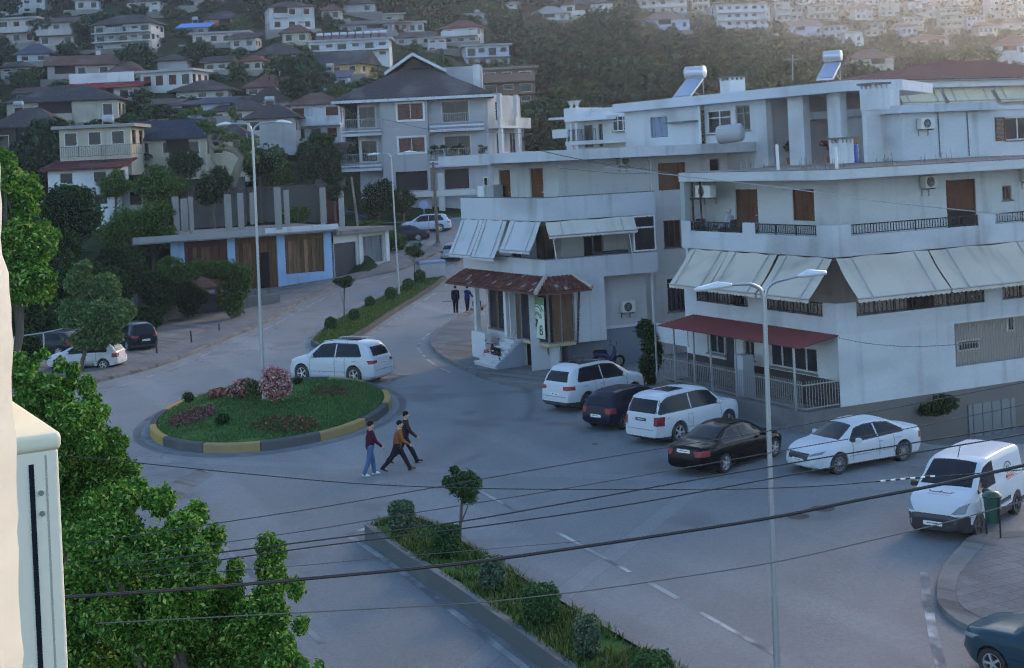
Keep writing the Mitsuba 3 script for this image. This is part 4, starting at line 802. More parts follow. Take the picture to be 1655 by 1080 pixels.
def house(name, label, px0, px1, ye, yb, yr=None, roof='hip', wc=WHITE, rc=(.07, .055, .055), yaw=0.0, cols=3, floors=2, dep=.75, balc=(), wstyle=0, axis='x', Y=None, group=None, chim=False, over=.55, extra=None, parap=False, detail=True, wh=1.5, ww=1.25):
    pc = (px0 + px1) / 2
    p = gter(pc, yb) if Y is None else at(pc, yb, Y)
    Y = p[1]; w = (px1 - px0) / FOC * Y; w = w / (abs(math.cos(yaw)) + dep * abs(math.sin(yaw))); d = w * dep
    fr = Frame((p[0], p[1] + (d / 2 * math.cos(yaw)), 0), yaw); zt = at(pc, ye, Y)[2]; z0 = p[2]
    k = T(name, label, 'house' if 'apart' not in name and 'block' not in name else 'building', group)
    x0, x1, y0, y1 = -w / 2, w / 2, -d / 2, d / 2; fh = (zt - z0) / floors; ra = rnd(int(px0 * 7 + yb * 13))
    faces = [(Frame(fr((x0, y0, 0))[:2], yaw), w, 0), (Frame(fr((x1, y0, 0))[:2], yaw + math.pi / 2), d, 1), (Frame(fr((x0, y1, 0))[:2], yaw - math.pi / 2), d, 2)]
    m = MB(); wins = []
    for f, L, s in faces:
        hs = []; n = cols if s == 0 else max(1, round(cols * dep))
        if detail or s == 0:
            for q in range(floors):
                for c in range(n):
                    if ra.random() < .12: continue
                    cx = L * (c + .5) / n + ra.uniform(-.1, .1); tall = (q in balc and c % 2 == 0); b = min(ww, L / n * .7) / 2 * (1.25 if tall else 1)
                    zb = z0 + q * fh + (.15 if tall else fh * .34); hs.append((cx - b, cx + b, zb, min(zb + (2.1 if tall else wh), z0 + (q + 1) * fh - .3)))
        wall(f, 0, L, z0 - 2, zt, hs, rev=.12, mb=m); wins += [(f, h) for h in hs if (s == 0 or (s == 1) == (yaw < 0))]
    m.add(fr(np.array([(x1, y1, z0 - 2), (x0, y1, z0 - 2), (x0, y1, zt), (x1, y1, zt)])), [[0, 1, 2, 3]])
    m.add(fr(np.array([(x0, y0, zt - .01), (x1, y0, zt - .01), (x1, y1, zt - .01), (x0, y1, zt - .01)])), [[0, 1, 2, 3]])
    part(k, 'wall', m, 'plaster', wc)
    for f, h in wins: far_window(k, f, h, 0, ra.choice([wstyle, wstyle, 0]))
    zr = zt + 1.5 if yr is None else at(pc, yr, Y + (d * .5 if roof != 'shed' else d))[2]
    rk = hip_roof(k, fr, x0, x1, y0, y1, zt, zr, rc, roof, over, axis=axis)
    if chim:
        m = MB(); m.box(w * .2, w * .2 + .7, d * .1, d * .1 + .6, zt, zr + .7, fr); part(rk, 'chimney', m, 'plaster', (.5, .48, .45))
    if detail and group is None and Y > 140 and ra.random() < .6:   # terrace wall holding the yard in front
        m = MB(); e0, e1 = ra.uniform(.5, 3), ra.uniform(.5, 3); m.box(x0 - e0, x1 + e1, y0 - 2.6, y0 - 2.2, z0 - 3.2, z0 + .25, fr); m2_ = MB(); m2_.box(x0 - e0, x1 + e1, y0 - 2.199, y0 - .01, z0 - 3, z0 - .05, fr); tw = part(k, 'terrace_wall', m, 'plaster', tuple(np.array((.26, .24, .22)) * ra.uniform(.6, 1.3))); part(tw, 'terrace', m2_, 'concrete')
    if detail and group is None and ra.random() < .28:      # water tank or dish on the roof edge
        x = ra.uniform(x0 * .6, x1 * .6); m = MB(); t = fr(np.array([[x - .5, -.2, zr + .55], [x + .5, -.2, zr + .55]])) if roof != 'flat' else fr(np.array([[x - .5, 0, zt + .9], [x + .5, 0, zt + .9]]))
        m.tube(t, .3, 10); zb_ = zt if roof == 'flat' else zt + (zr - zt) * .5
        for a in (0, 1): m.tube(np.array([t[a], [t[a][0], t[a][1], zb_]]), .05, 4)
        part(k, 'water_tank', m, 'matte', (.36, .38, .40))
    if detail and roof != 'flat' and w > 7:                  # flat dark board painting the shade of an open veranda under the eave
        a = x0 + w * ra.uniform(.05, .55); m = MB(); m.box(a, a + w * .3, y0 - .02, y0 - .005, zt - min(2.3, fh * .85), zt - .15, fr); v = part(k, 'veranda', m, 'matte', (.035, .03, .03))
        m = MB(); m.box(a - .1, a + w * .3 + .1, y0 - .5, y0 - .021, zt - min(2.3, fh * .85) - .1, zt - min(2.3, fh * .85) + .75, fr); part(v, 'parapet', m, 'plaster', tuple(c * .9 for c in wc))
    for q in balc:
        zf = z0 + q * fh; m = MB(); m.box(x0 - .05, x1 + .05, y0 - 1.3, y0 - .003, zf - .12, zf + .06, fr); b = part(k, 'balcony', m, 'plaster', wc)
        m = MB()
        if ra.random() < .55: m.box(x0 - .05, x1 + .05, y0 - 1.3, y0 - 1.2, zf + .061, zf + .95, fr); part(b, 'parapet', m, 'plaster', tuple(min(.7, c * 1.1) for c in wc))
        else:
            m.box(x0, x1, y0 - 1.28, y0 - 1.22, zf + .9, zf + .96, fr)
            for x in np.arange(x0, x1, .3): m.box(x, x + .04, y0 - 1.27, y0 - 1.23, zf + .061, zf + .9, fr)
            part(b, 'railing', m, 'metal', (.1, .1, .1), kind='stuff')
    if parap: m = MB(); m.box(x0, x1, y0 - .05, y0 + .1, zt + .3, zt + 1.1, fr); m.box(x0, x0 + .15, y0 + .101, y1, zt + .3, zt + 1.1, fr); m.box(x1 - .15, x1, y0 + .101, y1, zt + .3, zt + 1.1, fr); part(k, 'parapet', m, 'plaster', wc)
    FOOT.append((p[0], p[1], w, d, z0, zt, px0, px1, ye, yb))
    return k, fr, (w, d, z0, zt, zr, Y)

# --- grey three storey house
GY = 139.0; gA, gB = at(578, 200, GY), at(789, 200, GY); GF = Facade(gA, gB); GF2 = Facade(at(617, 200, GY) - [0, 1.2, 0], at(693, 200, GY) - [0, 1.2, 0])
G = T('grey_house', 'large grey house with dark hipped roof and striped balconies', 'house'); GC = (.36, .35, .36)
ge = GF.hit(680, 157)[1]; GL = GF.L
gh = [GF.rect(581, 173, 606, 207), GF.rect(585, 228, 609, 262), GF.rect(715, 164, 757, 198), GF.rect(719, 220, 760, 254), GF.rect(719, 273, 758, 305)]
m = wall(GF, 0, GL, 3, ge, gh); part(G, 'wall', m, 'plaster', (.42, .42, .45))
for i, r in enumerate(gh[:4]): k = window(G, GF, r, col=(.13, .08, .06), mull=1, sill=False, name='balcony_door'); m = MB(); frame_ring(m, GF, r[0] - .14, r[1] + .14, r[2] - .05, r[3] + .14, .13, -.04, -.002); part(G, 'surround', m, 'plaster', (.56, .56, .56))
m = MB(); m.box(*gh[4][:2], .15, .3, *gh[4][2:], GF); part(G, 'garage_recess', m, 'matte', (.04, .04, .045))  # flat dark panel painting the shade inside the open garage
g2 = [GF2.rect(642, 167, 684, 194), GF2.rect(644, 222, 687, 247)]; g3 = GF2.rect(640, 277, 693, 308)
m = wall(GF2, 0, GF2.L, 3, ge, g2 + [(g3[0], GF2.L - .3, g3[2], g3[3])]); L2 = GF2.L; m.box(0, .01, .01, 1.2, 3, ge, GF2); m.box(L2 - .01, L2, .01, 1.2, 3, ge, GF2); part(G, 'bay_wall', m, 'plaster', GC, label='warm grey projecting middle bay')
m = MB(); m.box(g3[0], L2 - .3, .5, .6, g3[2], g3[3], GF2); part(G, 'garage_recess', m, 'matte', (.035, .035, .04))  # another dark panel in place of the shaded interior behind the bay
for r in g2:
    m = MB(); frame_ring(m, GF2, r[0] - .15, r[1] + .15, r[2] - .15, r[3] + .15, .15, -.05, -.002); part(G, 'surround', m, 'plaster', (.66, .66, .65))
    k = window(G, GF2, r, col=(.55, .55, .53), sill=False)
    w_ = (r[1] - r[0]) / 2
    for q in range(2):
        m = MB(); a = r[0] + q * w_ + .08; z = r[2] + .08
        while z < r[3] - .1: m.box(a, a + w_ - .16, .02, .05, z, z + .1, GF2); z += .13
        part(k, 'shutter', m, 'wood', (.17, .075, .06))
for x0, x1, y0, y1 in ((552, 617, 208, 220), (552, 617, 264, 277), (694, 782, 198, 212), (694, 790, 255, 269)):
    r = GF.rect(x0, y0, x1, y1, d=1.5); m = MB(); m.box(r[0], r[1], -1.5, -.002, r[2], r[2] + .25, GF); b = part(G, 'balcony', m, 'plaster', (.5, .5, .52))
    h = r[3] - r[2]
    for q in range(3):
        m = MB(); z = r[2] + .26 + (h - .2) * q / 3; m.box(r[0], r[1], -1.5 - .06 * (q % 2), -1.38, z, z + (h - .2) / 3 - .05, GF); part(b, 'band', m, 'plaster', ((.22, .23, .27), (.6, .6, .62))[q % 2])
    railing(b, GF, r[0], r[1], r[3], r[3] + .95, -1.45, .18, posts=1.6, name='railing', col=(.35, .36, .38))
# right flank, seen at an angle
gD = at(842, 200, GY + 9); GS = Facade(gB, gD)
hs = [(2.2, 4.0, 10.6, 12.8), (6, 8, 10.6, 12.8), (2.2, 4, 14, 16)]
m = wall(GS, 0, GS.L, 3, ge, hs); part(G, 'flank_wall', m, 'plaster', (.45, .45, .46))
for r in hs: window(G, GS, r, col=(.5, .5, .5), sill=False)
for z in (9.7, 13.2):
    m = MB(); m.box(0, GS.L - .5, -1.3, -.002, z, z + .25, GS); b = part(G, 'balcony', m, 'plaster', (.56, .56, .55)); [part(b, 'parapet', MB().box(p0_, p1_, -1.3, -1.2, z + .251, z + 1.1, GS), 'plaster', (.58, .57, .54)) for p0_, p1_ in ((0, 2.2), (4.5, GS.L - .5))]
for s in (.4, 5.2): m = MB(); m.box(s, s + .45, -1.25, -.85, 4, ge, GS); part(G, 'column', m, 'plaster', (.58, .58, .58))
r = GF.rect(660, 308, 775, 317, d=1.6); m = MB(); m.box(r[0], r[1], -1.7, -1.3, r[2], r[3], GF); part(G, 'beam', m, 'plaster', (.55, .54, .50)); s = GF.hit(713, 300, 1.5)[0]; m = MB(); m.box(s - .3, s + .3, -1.6, -1.31, 3, r[2] - .001, GF); m.box(s - .3, s + .3, -1.6, -1.31, r[3] + .001, 9, GF); part(G, 'pillar', m, 'plaster', (.5, .5, .48))
# roof: hip with a raised gable on top
ex0, ex1 = GF.hit(536, 155, 1.8)[0], GF.hit(797, 147, 1.8)[0]
zr = GF.hit(668, 101, -5)[1]
gr_k = hip_roof(G, GF, ex0 + .6, ex1 - .6, -1.2, 12.5, ge + .05, zr, (.055, .05, .055), 'hip', .6, axis='y', thick=.4)
m = MB(); m.box(ex0 - .1, ex1 + .1, -1.95, -1.83, ge - .38, ge - .1, GF); part(gr_k, 'gutter', m, 'plaster', (.55, .56, .58))
s0, s1, sm = GF.hit(622, 118, -4)[0], GF.hit(722, 115, -4)[0], GF.hit(667, 87, -4)[0]; zg0, zg1 = GF.hit(622, 118, -4)[1], GF.hit(667, 86, -4)[1]
m = MB(); V = np.array([(s0, 3.4, zg0), (sm, 3.4, zg1), (s1, 3.4, zg0), (s0, 12, zg0), (sm, 12, zg1), (s1, 12, zg0)]); m.add(GF(V), [[0, 3, 4, 1], [1, 4, 5, 2]]); m.add(GF(V - [0, 0, .25]), [[1, 4, 3, 0], [2, 5, 4, 1]]); part(gr_k, 'gable_roof', m, 'roof_tile', (.055, .05, .055))
m = MB()
for a, b in ((V[0], V[1]), (V[1], V[2])): m.hexa(GF(np.array([q + [0, y, z] for q in (a, b) for y in (-.12, .1) for z in (-.3, .03)])))
part(gr_k, 'bargeboard', m, 'plaster', (.58, .58, .6), kind='stuff')
m = MB(); m.add(GF(np.array([(s0 + .5, 4.4, zg0 - .6), (s1 - .5, 4.4, zg0 - .6), (sm, 4.4, zg1 - .4)])), [[0, 1, 2]]); part(gr_k, 'gable_wall', m, 'matte', (.06, .055, .055))  # dark triangle painting the shade inside the open gable
p = GF.hit(770, 120, -3); m = MB(); m.box(p[0] - .35, p[0] + .35, 3, 3.7, ge, GF.hit(770, 104, -3)[1], GF); part(gr_k, 'chimney', m, 'plaster', (.6, .6, .6))
s = GF.hit(735, 112, -6)[0]; m = MB(); m.box(s - 2.2, s + 2.8, 6, 10, ge, GF.hit(735, 108, -6)[1], GF); part(gr_k, 'dormer', m, 'plaster', (.42, .42, .44))

# --- unfinished block with the blue shop
b1, b2 = gr(456, 464.5), gr(538.5, 451.5); bd = (b2 - b1)[:2]; BA = b1[:2] - bd * 2.02; BF = Facade(BA, b2); BL = BF.L
B = T('unfinished_block', 'single storey shop with bright blue surround, planked fronts and bare concrete columns on its roof', 'building')
zs = BF.hit(500, 376)[1]; zS = zs + .45; BLUE = (.30, .45, .64)
BF_z = 0.2
bays = [(299, 369, 388, 470), (381, 449, 388, 468), (461, 524, 380, 441)]
rr = [BF.rect(b[0], b[2], b[1], b[3]) for b in bays]; rr = [(r[0], r[1], max(r[2], .9 if i < 2 else r[2]), zs - .02) for i, r in enumerate(rr)]
m = wall(BF, 0, BL, BF_z, zs, rr, rev=.5); part(B, 'wall', m, 'plaster', BLUE, label='bright blue painted shop surround')
rad = rnd(21)
for i, (r, c) in enumerate(zip(rr, ((.12, .055, .04), (.16, .085, .05), (.20, .12, .07)))):
    m = MB(); m.box(r[0], r[1], .22, .26, r[2], r[3], BF); f = part(B, 'shop_front', m, 'matte', (.04, .03, .025)); n = int((r[1] - r[0]) / .32)
    top = r[3] - .5
    for q in range(n):
        a = r[0] + (r[1] - r[0]) * q / n; b = r[0] + (r[1] - r[0]) * (q + 1) / n
        if i == 1 and 3 <= q <= 5 and False: continue
        m = MB(); m.box(a + .012, b - .012, .14 + rad.uniform(0, .03), .219, r[2], top - .02, BF); part(f, 'plank', m, 'wood', tuple(np.array(c) * rad.uniform(.55, 1.5)))
    m = MB(); m.box(r[0], r[1], .10, .219, top, r[3], BF); part(f, 'header_board', m, 'wood', tuple(np.array(c) * .75))
r = BF.rect(419, 408, 436, 462); m = MB(); m.box(r[0], r[1], .05, .13, rr[1][2], r[3], BF); part(B, 'doorway', m, 'matte', (.012, .012, .014), label='black panel painted as the shade inside an open entrance')  # solid black box painting the darkness of an open entrance
zB = np.array([0, 0, 0.])
slab(B, 'roof_slab', [BF((-3, -1.0, 0))[:2], BF((BL + .2, -1.0, 0))[:2], BF((BL + .2, 9, 0))[:2], BF((-3, 9, 0))[:2]], zs, zS, 'concrete')
m = MB(); m.box(-3, BL + .2, -1.06, -1.003, zs + .1, zS + .12, BF); part(B, 'slab_edge', m, 'plaster', (.30, .30, .30)); m = MB(); m.box(BL * .55, BL + .22, -1.12, -1.062, zs + .2, zS + .16, BF); part(B, 'slab_edge', m, 'plaster', (.55, .57, .58))
for x0, x1, yt, yb in ((279, 292, 318, 383), (293, 305.6, 321, 375), (307, 314, 318, 379), (364, 376.5, 314, 378), (385, 396, 312, 371), (404, 412.6, 311, 362.5), (444.6, 457, 303, 371), (460, 469.6, 307, 365), (518, 529, 303, 360)):
    u, v = uv_of((x0 + x1) / 2, yb); Y = (HC - zS) * FOC / v if v > 5 else 118; Y = min(max(Y, 106), 121); p = at((x0 + x1) / 2, yb, Y); w = max(.3, (x1 - x0) / FOC * Y * .72); h = (yb - yt) / FOC * Y
    m = MB(); f = Frame(p, .49); m.box(-w / 2, w / 2, -w / 2, w / 2, zS - p[2] - .0, h, f); k = part(B, 'column', m, 'plaster', (.27, .26, .24))
    m = MB()
    for a in (-1, 1):
        for b in (-1, 1): m.tube(f(np.array([[a * w * .3, b * w * .3, h - .05], [a * w * .36, b * w * .3, h + rad.uniform(.2, .5)]])), .015, 4)
    part(k, 'rebar', m, 'metal', (.1, .06, .04), kind='stuff')
m = MB(); m.box(-.5, BL, -1.6, .0, .0, .95, BF); part(B, 'step', m, 'concrete')
# garages to the right
g1, g2_ = gr(541.5, 450.5), gr(629, 423.5); QF = Facade(g1, g2_); QL = QF.L
Q_ = T('garage_block', 'low concrete garages with a dark door and a grey roller shutter', 'garage'); zq = QF.hit(585, 376)[1]
ra_ = [QF.rect(540, 392, 577, 440), QF.rect(587, 381, 620, 424)]; z0 = float(g1[2])
ra_[0] = (max(.05, ra_[0][0]), ra_[0][1], z0 - .1, ra_[0][3])
m = wall(QF, 0, QL, z0 - .4, zq, ra_, rev=.35); part(Q_, 'wall', m, 'plaster', (.50, .50, .48))
m = MB(); m.box(ra_[0][0], ra_[0][1], .2, .3, *ra_[0][2:], QF); d_ = part(Q_, 'garage_door', m, 'metal', (.035, .04, .055))
for q in range(6): x = ra_[0][0] + (ra_[0][1] - ra_[0][0]) * (q + .1) / 6; m = MB(); m.box(x, x + .45, .17, .199, ra_[0][2] + .1, ra_[0][3] - .1, QF); part(d_, 'panel', m, 'metal', (.04, .045, .06))
m = MB(); m.box(ra_[0][0] - .3, ra_[0][1] + .1, -1.6, .1, z0 - .6, z0 + .02, QF); part(Q_, 'ramp', m, 'concrete')
roller(Q_, QF, ra_[1], rev=.3, col=(.17, .19, .21))
for px in (582, 625): s = QF.hit(px, 400)[0]; m = MB(); m.box(s - .22, s + .22, -.12, -.003, z0 + .2, zq, QF); part(Q_, 'pillar', m, 'plaster', (.55, .56, .55))
slab(Q_, 'roof_slab', [QF((-.1, -.5, 0))[:2], QF((QL + .2, -.5, 0))[:2], QF((QL + .2, 6, 0))[:2], QF((-.1, 6, 0))[:2]], zq, zq + .35, 'concrete')
# yard behind, with stone wall and gate house
yd = MB(); yd.prism(Polygon([BF((-4, 6, 0))[:2], QF((QL - .2, 1, 0))[:2], (-10.5, 124), (-11, 150), (-60, 150), (-44, 108)]), -1.0, 4.45)
struct('yard', 'rough grassy yard above the shops', yd, 'earth')
sw_ = Facade(at(395, 345, 128), at(548, 345, 128)); m = MB(); m.box(0, sw_.L, 0, .5, 4.5, 8.6, sw_); sk = solo('stone_wall', 'old grey stone wall behind the bare columns', 'wall', m, 'plaster', (.10, .10, .095))
w2 = Facade(at(232, 330, 123), at(398, 330, 126)); m = MB(); m.box(0, w2.L, 0, .6, 4, 9.6, w2); solo('retaining_wall', 'dark stone retaining wall under the cream house with the blue roof', 'wall', m, 'plaster', (.085, .085, .08))
g = T('gate_house', 'small tiled gateway with a dark red door beside the blue parked car', 'gate'); o = Facade(at(518, 340, 127), at(556, 340, 127)); zg = o.hit(537, 300)[1]
m = MB(); m.box(0, .45, -.2, .3, 4, zg, o); m.box(o.L - .45, o.L, -.2, .3, 4, zg, o); part(g, 'post', m, 'plaster', (.42, .40, .37), kind='stuff'); m = MB(); m.box(.46, o.L - .46, .0, .1, 4, zg - .2, o); part(g, 'door', m, 'wood', (.11, .03, .03)); hip_roof(g, o, 0, o.L, -.6, .8, zg, zg + .7, (.07, .06, .055), 'gable', .3)
# gate in the lower wall on the left, overgrown
p = gr(300, 512); q = gr(392, 500); LG = Facade(p, q); k = T('wall_gate', 'dark sheet metal gate under a small tiled roof, overgrown with creeper', 'gate')
z0 = 0; zg = LG.hit(345, 462)[1]; m = MB(); m.box(-.3, .3, -.2, .4, -.1, zg, LG); part(k, 'post', m, 'plaster', (.40, .36, .32)); m = MB(); m.box(LG.L - .4, LG.L, -.2, .4, -.1, zg, LG); part(k, 'post', m, 'plaster', (.3, .29, .28))
m = MB(); m.box(.31, LG.L - .41, .05, .12, .05, zg * .72, LG); part(k, 'panel', m, 'metal', (.028, .03, .045)); m = MB(); x = .35
while x < LG.L - .45: m.box(x, x + .04, .06, .1, zg * .72 + .001, zg - .1, LG); x += .2
part(k, 'grille', m, 'metal', (.35, .42, .5), kind='stuff'); hip_roof(k, LG, -.5, LG.L + .1, -.7, 1.0, zg, zg + .75, (.09, .05, .04), 'gable', .3)
m = MB(); w_ = Facade(gr(225, 528), p); m.box(0, w_.L - .31, 0, .35, -.1, 2.2, w_); m.box(LG.L + .01, LG.L + 3.0, .0, .3, 0, 1.0, LG); solo('garden_wall', 'dark old garden wall left of the overgrown gate', 'wall', m, 'concrete')

# --- houses on the hillside
DKR, RDR, BLR = (.06, .052, .055), (.15, .06, .05), (.055, .065, .10)
LGY, PINK, CRM, BLU = (.36, .36, .37), (.50, .30, .29), (.48, .43, .34), (.33, .43, .62)
hs_ = house
hs_('hill_house', 'white house cut by the top left corner of the picture', -10, 72, -2, 24, roof='flat', rc=LGY, cols=4, floors=2, yaw=.1)
hs_('hill_house', 'long low cream house with open verandas near the top left', -5, 62, 31, 74, roof='flat', wc=(.5, .46, .42), rc=LGY, cols=3, floors=2, balc=(1,), yaw=-.05, wstyle=1, dep=.5)
hs_('hill_house', 'veranda wing with grey roof right of the long cream house', 64, 120, 36, 78, 28, 'shed', wc=(.48, .42, .40), rc=DKR, cols=3, floors=2, balc=(1,), dep=.6)
hs_('hill_house', 'grey house with two white balcony bands near the top left', 152, 254, 38, 82, 24, 'hip', wc=(.46, .46, .45), rc=DKR, cols=5, floors=3, balc=(1, 2), yaw=-.12, dep=.6)
hs_('hill_house', 'low pale blue house with dark roof at the left edge', 28, 80, 87, 104, 71, 'hip', wc=(.48, .54, .62), rc=BLR, cols=2, floors=1)
hs_('hill_house', 'brown gabled house with climbing green on its wall', 62, 184, 105, 132, 90, 'gable', wc=(.36, .33, .30), rc=(.10, .06, .05), cols=3, floors=1, yaw=.25, chim=True)
hs_('hill_house', 'house with reddish brown hip roof behind the brown gabled house', 178, 228, 116, 126, 99, 'hip', wc=(.4, .33, .3), rc=(.12, .055, .05), cols=2, floors=1)
hs_('hill_house', 'white flat roofed house with brown window, upper left', 226, 326, 116, 150, roof='flat', rc=LGY, cols=4, floors=1, yaw=-.2, wstyle=1)
k, f, q = hs_('hill_house', 'white terrace house with thin red eave, left', 100, 216, 142, 172, 132, 'shed', rc=(.20, .03, .035), cols=4, floors=1, over=.9); m = MB(); m.box(-q[0] / 2, q[0] * .42, 0, .2, q[3] + .9, q[3] + 2.2, f); part(k, 'terrace_parapet', m, 'plaster', (.66, .66, .66))
k, f, q = hs_('hill_house', 'wide house with dark tiled roof, solar panel and cream wall, left edge', 5, 190, 163, 204, 139, 'hip', wc=CRM, rc=(.045, .045, .055), cols=5, floors=1, wstyle=1, yaw=.08, dep=.7)
hs_('hill_house', 'dark brown timber veranda house at the left edge', -15, 96, 205, 250, 175, 'hip', wc=(.10, .07, .06), rc=(.06, .05, .055), cols=3, floors=1, wstyle=0, balc=(0,))
k, f, q = hs_('hill_house', 'cream house with white panelled door and blue windows', 97, 212, 207, 250, roof='flat', wc=CRM, rc=(.3, .28, .26), cols=3, floors=1, Y=128); railing(k, f, -q[0] / 2, q[0] / 2 + 2, q[2] - .2, q[2] + .8, -q[1] / 2 - 1.4, .2, posts=2)
k, f, q = hs_('hill_house', 'white house with dark red tin roof above the dark trees', 80, 192, 272, 345, 258, 'shed', wc=(.62, .63, .64), rc=(.10, .030, .034), cols=2, floors=2, over=.7, Y=124, dep=.6)
hs_('hill_house', 'low white outbuilding right of the red roofed white house', 192, 246, 303, 348, roof='flat', wc=(.6, .6, .6), rc=LGY, cols=1, floors=1, Y=126, dep=.8)
hs_('hill_house', 'white walled house with wide dark hip roof, middle left', 285, 368, 146, 164, 130, 'hip', wc=WHITE, rc=DKR, cols=3, floors=1, over=1.0)
hs_('hill_house', 'pale blue house under the wide dark hip roof', 270, 372, 168, 194, 158, 'shed', wc=(.42, .48, .58), rc=BLR, cols=3, floors=1)
hs_('hill_house', 'cream house with dark blue tin roof beside the left lamp post', 208, 334, 224, 266, 194, 'gable', wc=CRM, rc=(.035, .042, .06), cols=3, floors=1, Y=133, yaw=.04)
hs_('hill_house', 'cream house hidden by a bare twisted tree at the left lamp post', 336, 402, 222, 262, 200, 'hip', wc=(.56, .50, .36), rc=DKR, cols=2, floors=1, Y=136)
hs_('hill_house', 'house with long dark roof behind the left lamp post', 340, 430, 178, 205, 160, 'hip', wc=(.5, .48, .44), rc=DKR, cols=3, floors=1)
hs_('hill_house', 'orange house with dark hip roof near the top', 330, 392, 30, 48, 18, 'hip', wc=(.55, .16, .09), rc=DKR, cols=3, floors=1)
hs_('hill_house', 'shed with bright blue sheet roof beside the orange house', 290, 336, 44, 58, 37, 'shed', wc=(.3, .3, .3), rc=(.16, .28, .62), cols=2, floors=1)
hs_('hill_house', 'pale pink flat roofed house below the orange house', 312, 400, 54, 74, roof='flat', wc=(.55, .45, .42), rc=LGY, cols=4, floors=1)
hs_('hill_house', 'small cream house at the very top, left of centre', 314, 352, 1, 12, roof='flat', wc=CRM, rc=LGY, cols=2, floors=1)
hs_('hill_house', 'white two storey house with dark windows near the top', 422, 508, 11, 52, 3, 'hip', rc=DKR, cols=3, floors=2, yaw=.3, wstyle=1)
hs_('hill_house', 'small cream house with brown roof below the white two storey house', 457, 500, 52, 74, 40, 'hip', wc=CRM, rc=(.12, .06, .05), cols=2, floors=1)
k, f, q = hs_('hill_house', 'long white house carrying a row of solar collectors on its roof', 500, 630, 66, 97, roof='flat', wc=(.6, .61, .63), rc=LGY, cols=6, floors=2, balc=(1,), dep=.4)
for i in range(9):
    m = MB(); x = -q[0] / 2 + q[0] * (i + .7) / 10; m.add(f(np.array([[x, -.8, q[3] + .4], [x + q[0] * .08, -.8, q[3] + .4], [x + q[0] * .08, .5, q[3] + 1.3], [x, .5, q[3] + 1.3]])), [[0, 1, 2, 3]]); s = part(k, 'solar_collector', m, 'satin', (.10, .05, .06)); m = MB(); m.tube(f(np.array([[x, .6, q[3] + 1.5], [x + q[0] * .08, .6, q[3] + 1.5]])), .25, 8); part(s, 'tank', m, 'metal', (.65, .67, .7))
hs_('hill_house', 'house with broad dark roof and cream wall, left of the solar row', 412, 488, 88, 106, 70, 'hip', wc=(.42, .40, .34), rc=DKR, cols=3, floors=1)
hs_('hill_house', 'yellow ochre house with steep tilted dark roof', 505, 606, 104, 126, 84, 'gable', wc=(.55, .36, .14), rc=(.05, .05, .06), cols=3, floors=1, yaw=-.35, wstyle=1)
hs_('hill_house', 'bright blue house below the ochre house', 500, 562, 126, 150, 114, 'shed', wc=BLU, rc=(.08, .09, .13), cols=3, floors=1)
hs_('hill_house', 'house with long reddish brown roof left of the grey house', 398, 470, 140, 158, 121, 'hip', wc=(.5, .48, .44), rc=(.13, .055, .05), cols=3, floors=1)
hs_('hill_house', 'house with dark open gable left of the grey house', 404, 468, 164, 180, 140, 'gable', wc=(.4, .38, .36), rc=DKR, cols=2, floors=1, axis='y')
hs_('hill_house', 'white house with two brown windows beside the grey house', 472, 552, 168, 236, 150, 'hip', wc=(.58, .60, .64), rc=(.10, .06, .05), cols=3, floors=2, Y=158, wstyle=1, balc=(1,))
hs_('hill_house', 'low house with dark roof behind the left lamp head', 400, 478, 190, 222, 168, 'hip', wc=(.44, .44, .44), rc=DKR, cols=3, floors=1, Y=152)
hs_('hill_house', 'pink house near the top centre', 635, 660, 37, 54, roof='flat', wc=PINK, rc=(.3, .2, .2), cols=2, floors=1)
hs_('hill_house', 'white house joined to the right of the pink house', 660, 685, 37, 56, roof='flat', rc=LGY, cols=2, floors=1)
hs_('hill_house', 'grey blue shed row left of the pink house', 548, 634, 39, 56, 33, 'shed', wc=(.26, .29, .34), rc=(.09, .10, .12), cols=4, floors=1)
hs_('hill_house', 'cream house above the pink house', 607, 652, 24, 36, roof='flat', wc=CRM, rc=LGY, cols=3, floors=1)
hs_('hill_house', 'white house with rusty roof right of top centre', 716, 782, 44, 72, 32, 'hip', rc=RDR, cols=3, floors=2, balc=(1,), yaw=-.2)
hs_('hill_house', 'small white box house above the rusty roof', 752, 782, 24, 36, roof='flat', rc=LGY, cols=2, floors=1)
hs_('hill_house', 'white and pale blue flat house right of the grey roof', 746, 824, 74, 110, roof='flat', wc=(.56, .58, .66), rc=LGY, cols=4, floors=2, balc=(1,), yaw=.15)
hs_('hill_house', 'unfinished brown brick house behind the grey roof', 780, 866, 112, 172, roof='flat', wc=(.20, .13, .10), rc=(.25, .2, .18), cols=3, floors=3, balc=(1, 2), Y=176)
hs_('hill_house', 'pale house half hidden at the right of the grey house', 800, 848, 205, 240, roof='flat', wc=(.52, .51, .48), rc=LGY, cols=2, floors=1, Y=160)
hs_('hill_house', 'small white terrace at the top centre right', 795, 836, 6, 14, roof='flat', rc=LGY, cols=2, floors=1)
hs_('hill_house', 'low white house left of the pillared villa', 862, 920, 22, 36, 10, 'hip', rc=(.3, .28, .27), cols=3, floors=1)
k, f, q = hs_('hill_villa', 'white villa raised on pillars above the forest', 908, 992, 6, 42, -3, 'hip', wc=(.58, .56, .53), rc=DKR, cols=3, floors=2, balc=(1,), wstyle=1); m = MB()
for i in range(5): x = -q[0] / 2 + q[0] * i / 4; m.box(x - .2, x + .2, -q[1] / 2 - 1.6, -q[1] / 2 - 1.31, q[2] - 3.2, q[2] + .0, f)
part(k, 'pillar', m, 'plaster', (.55, .53, .5), kind='stuff'); m = MB(); m.box(-q[0] / 2 - .3, q[0] / 2 + .3, -q[1] / 2 - 1.8, -q[1] / 2 - .01, q[2] + .01, q[2] + 1.6, f); part(k, 'terrace', m, 'plaster', (.62, .6, .58))
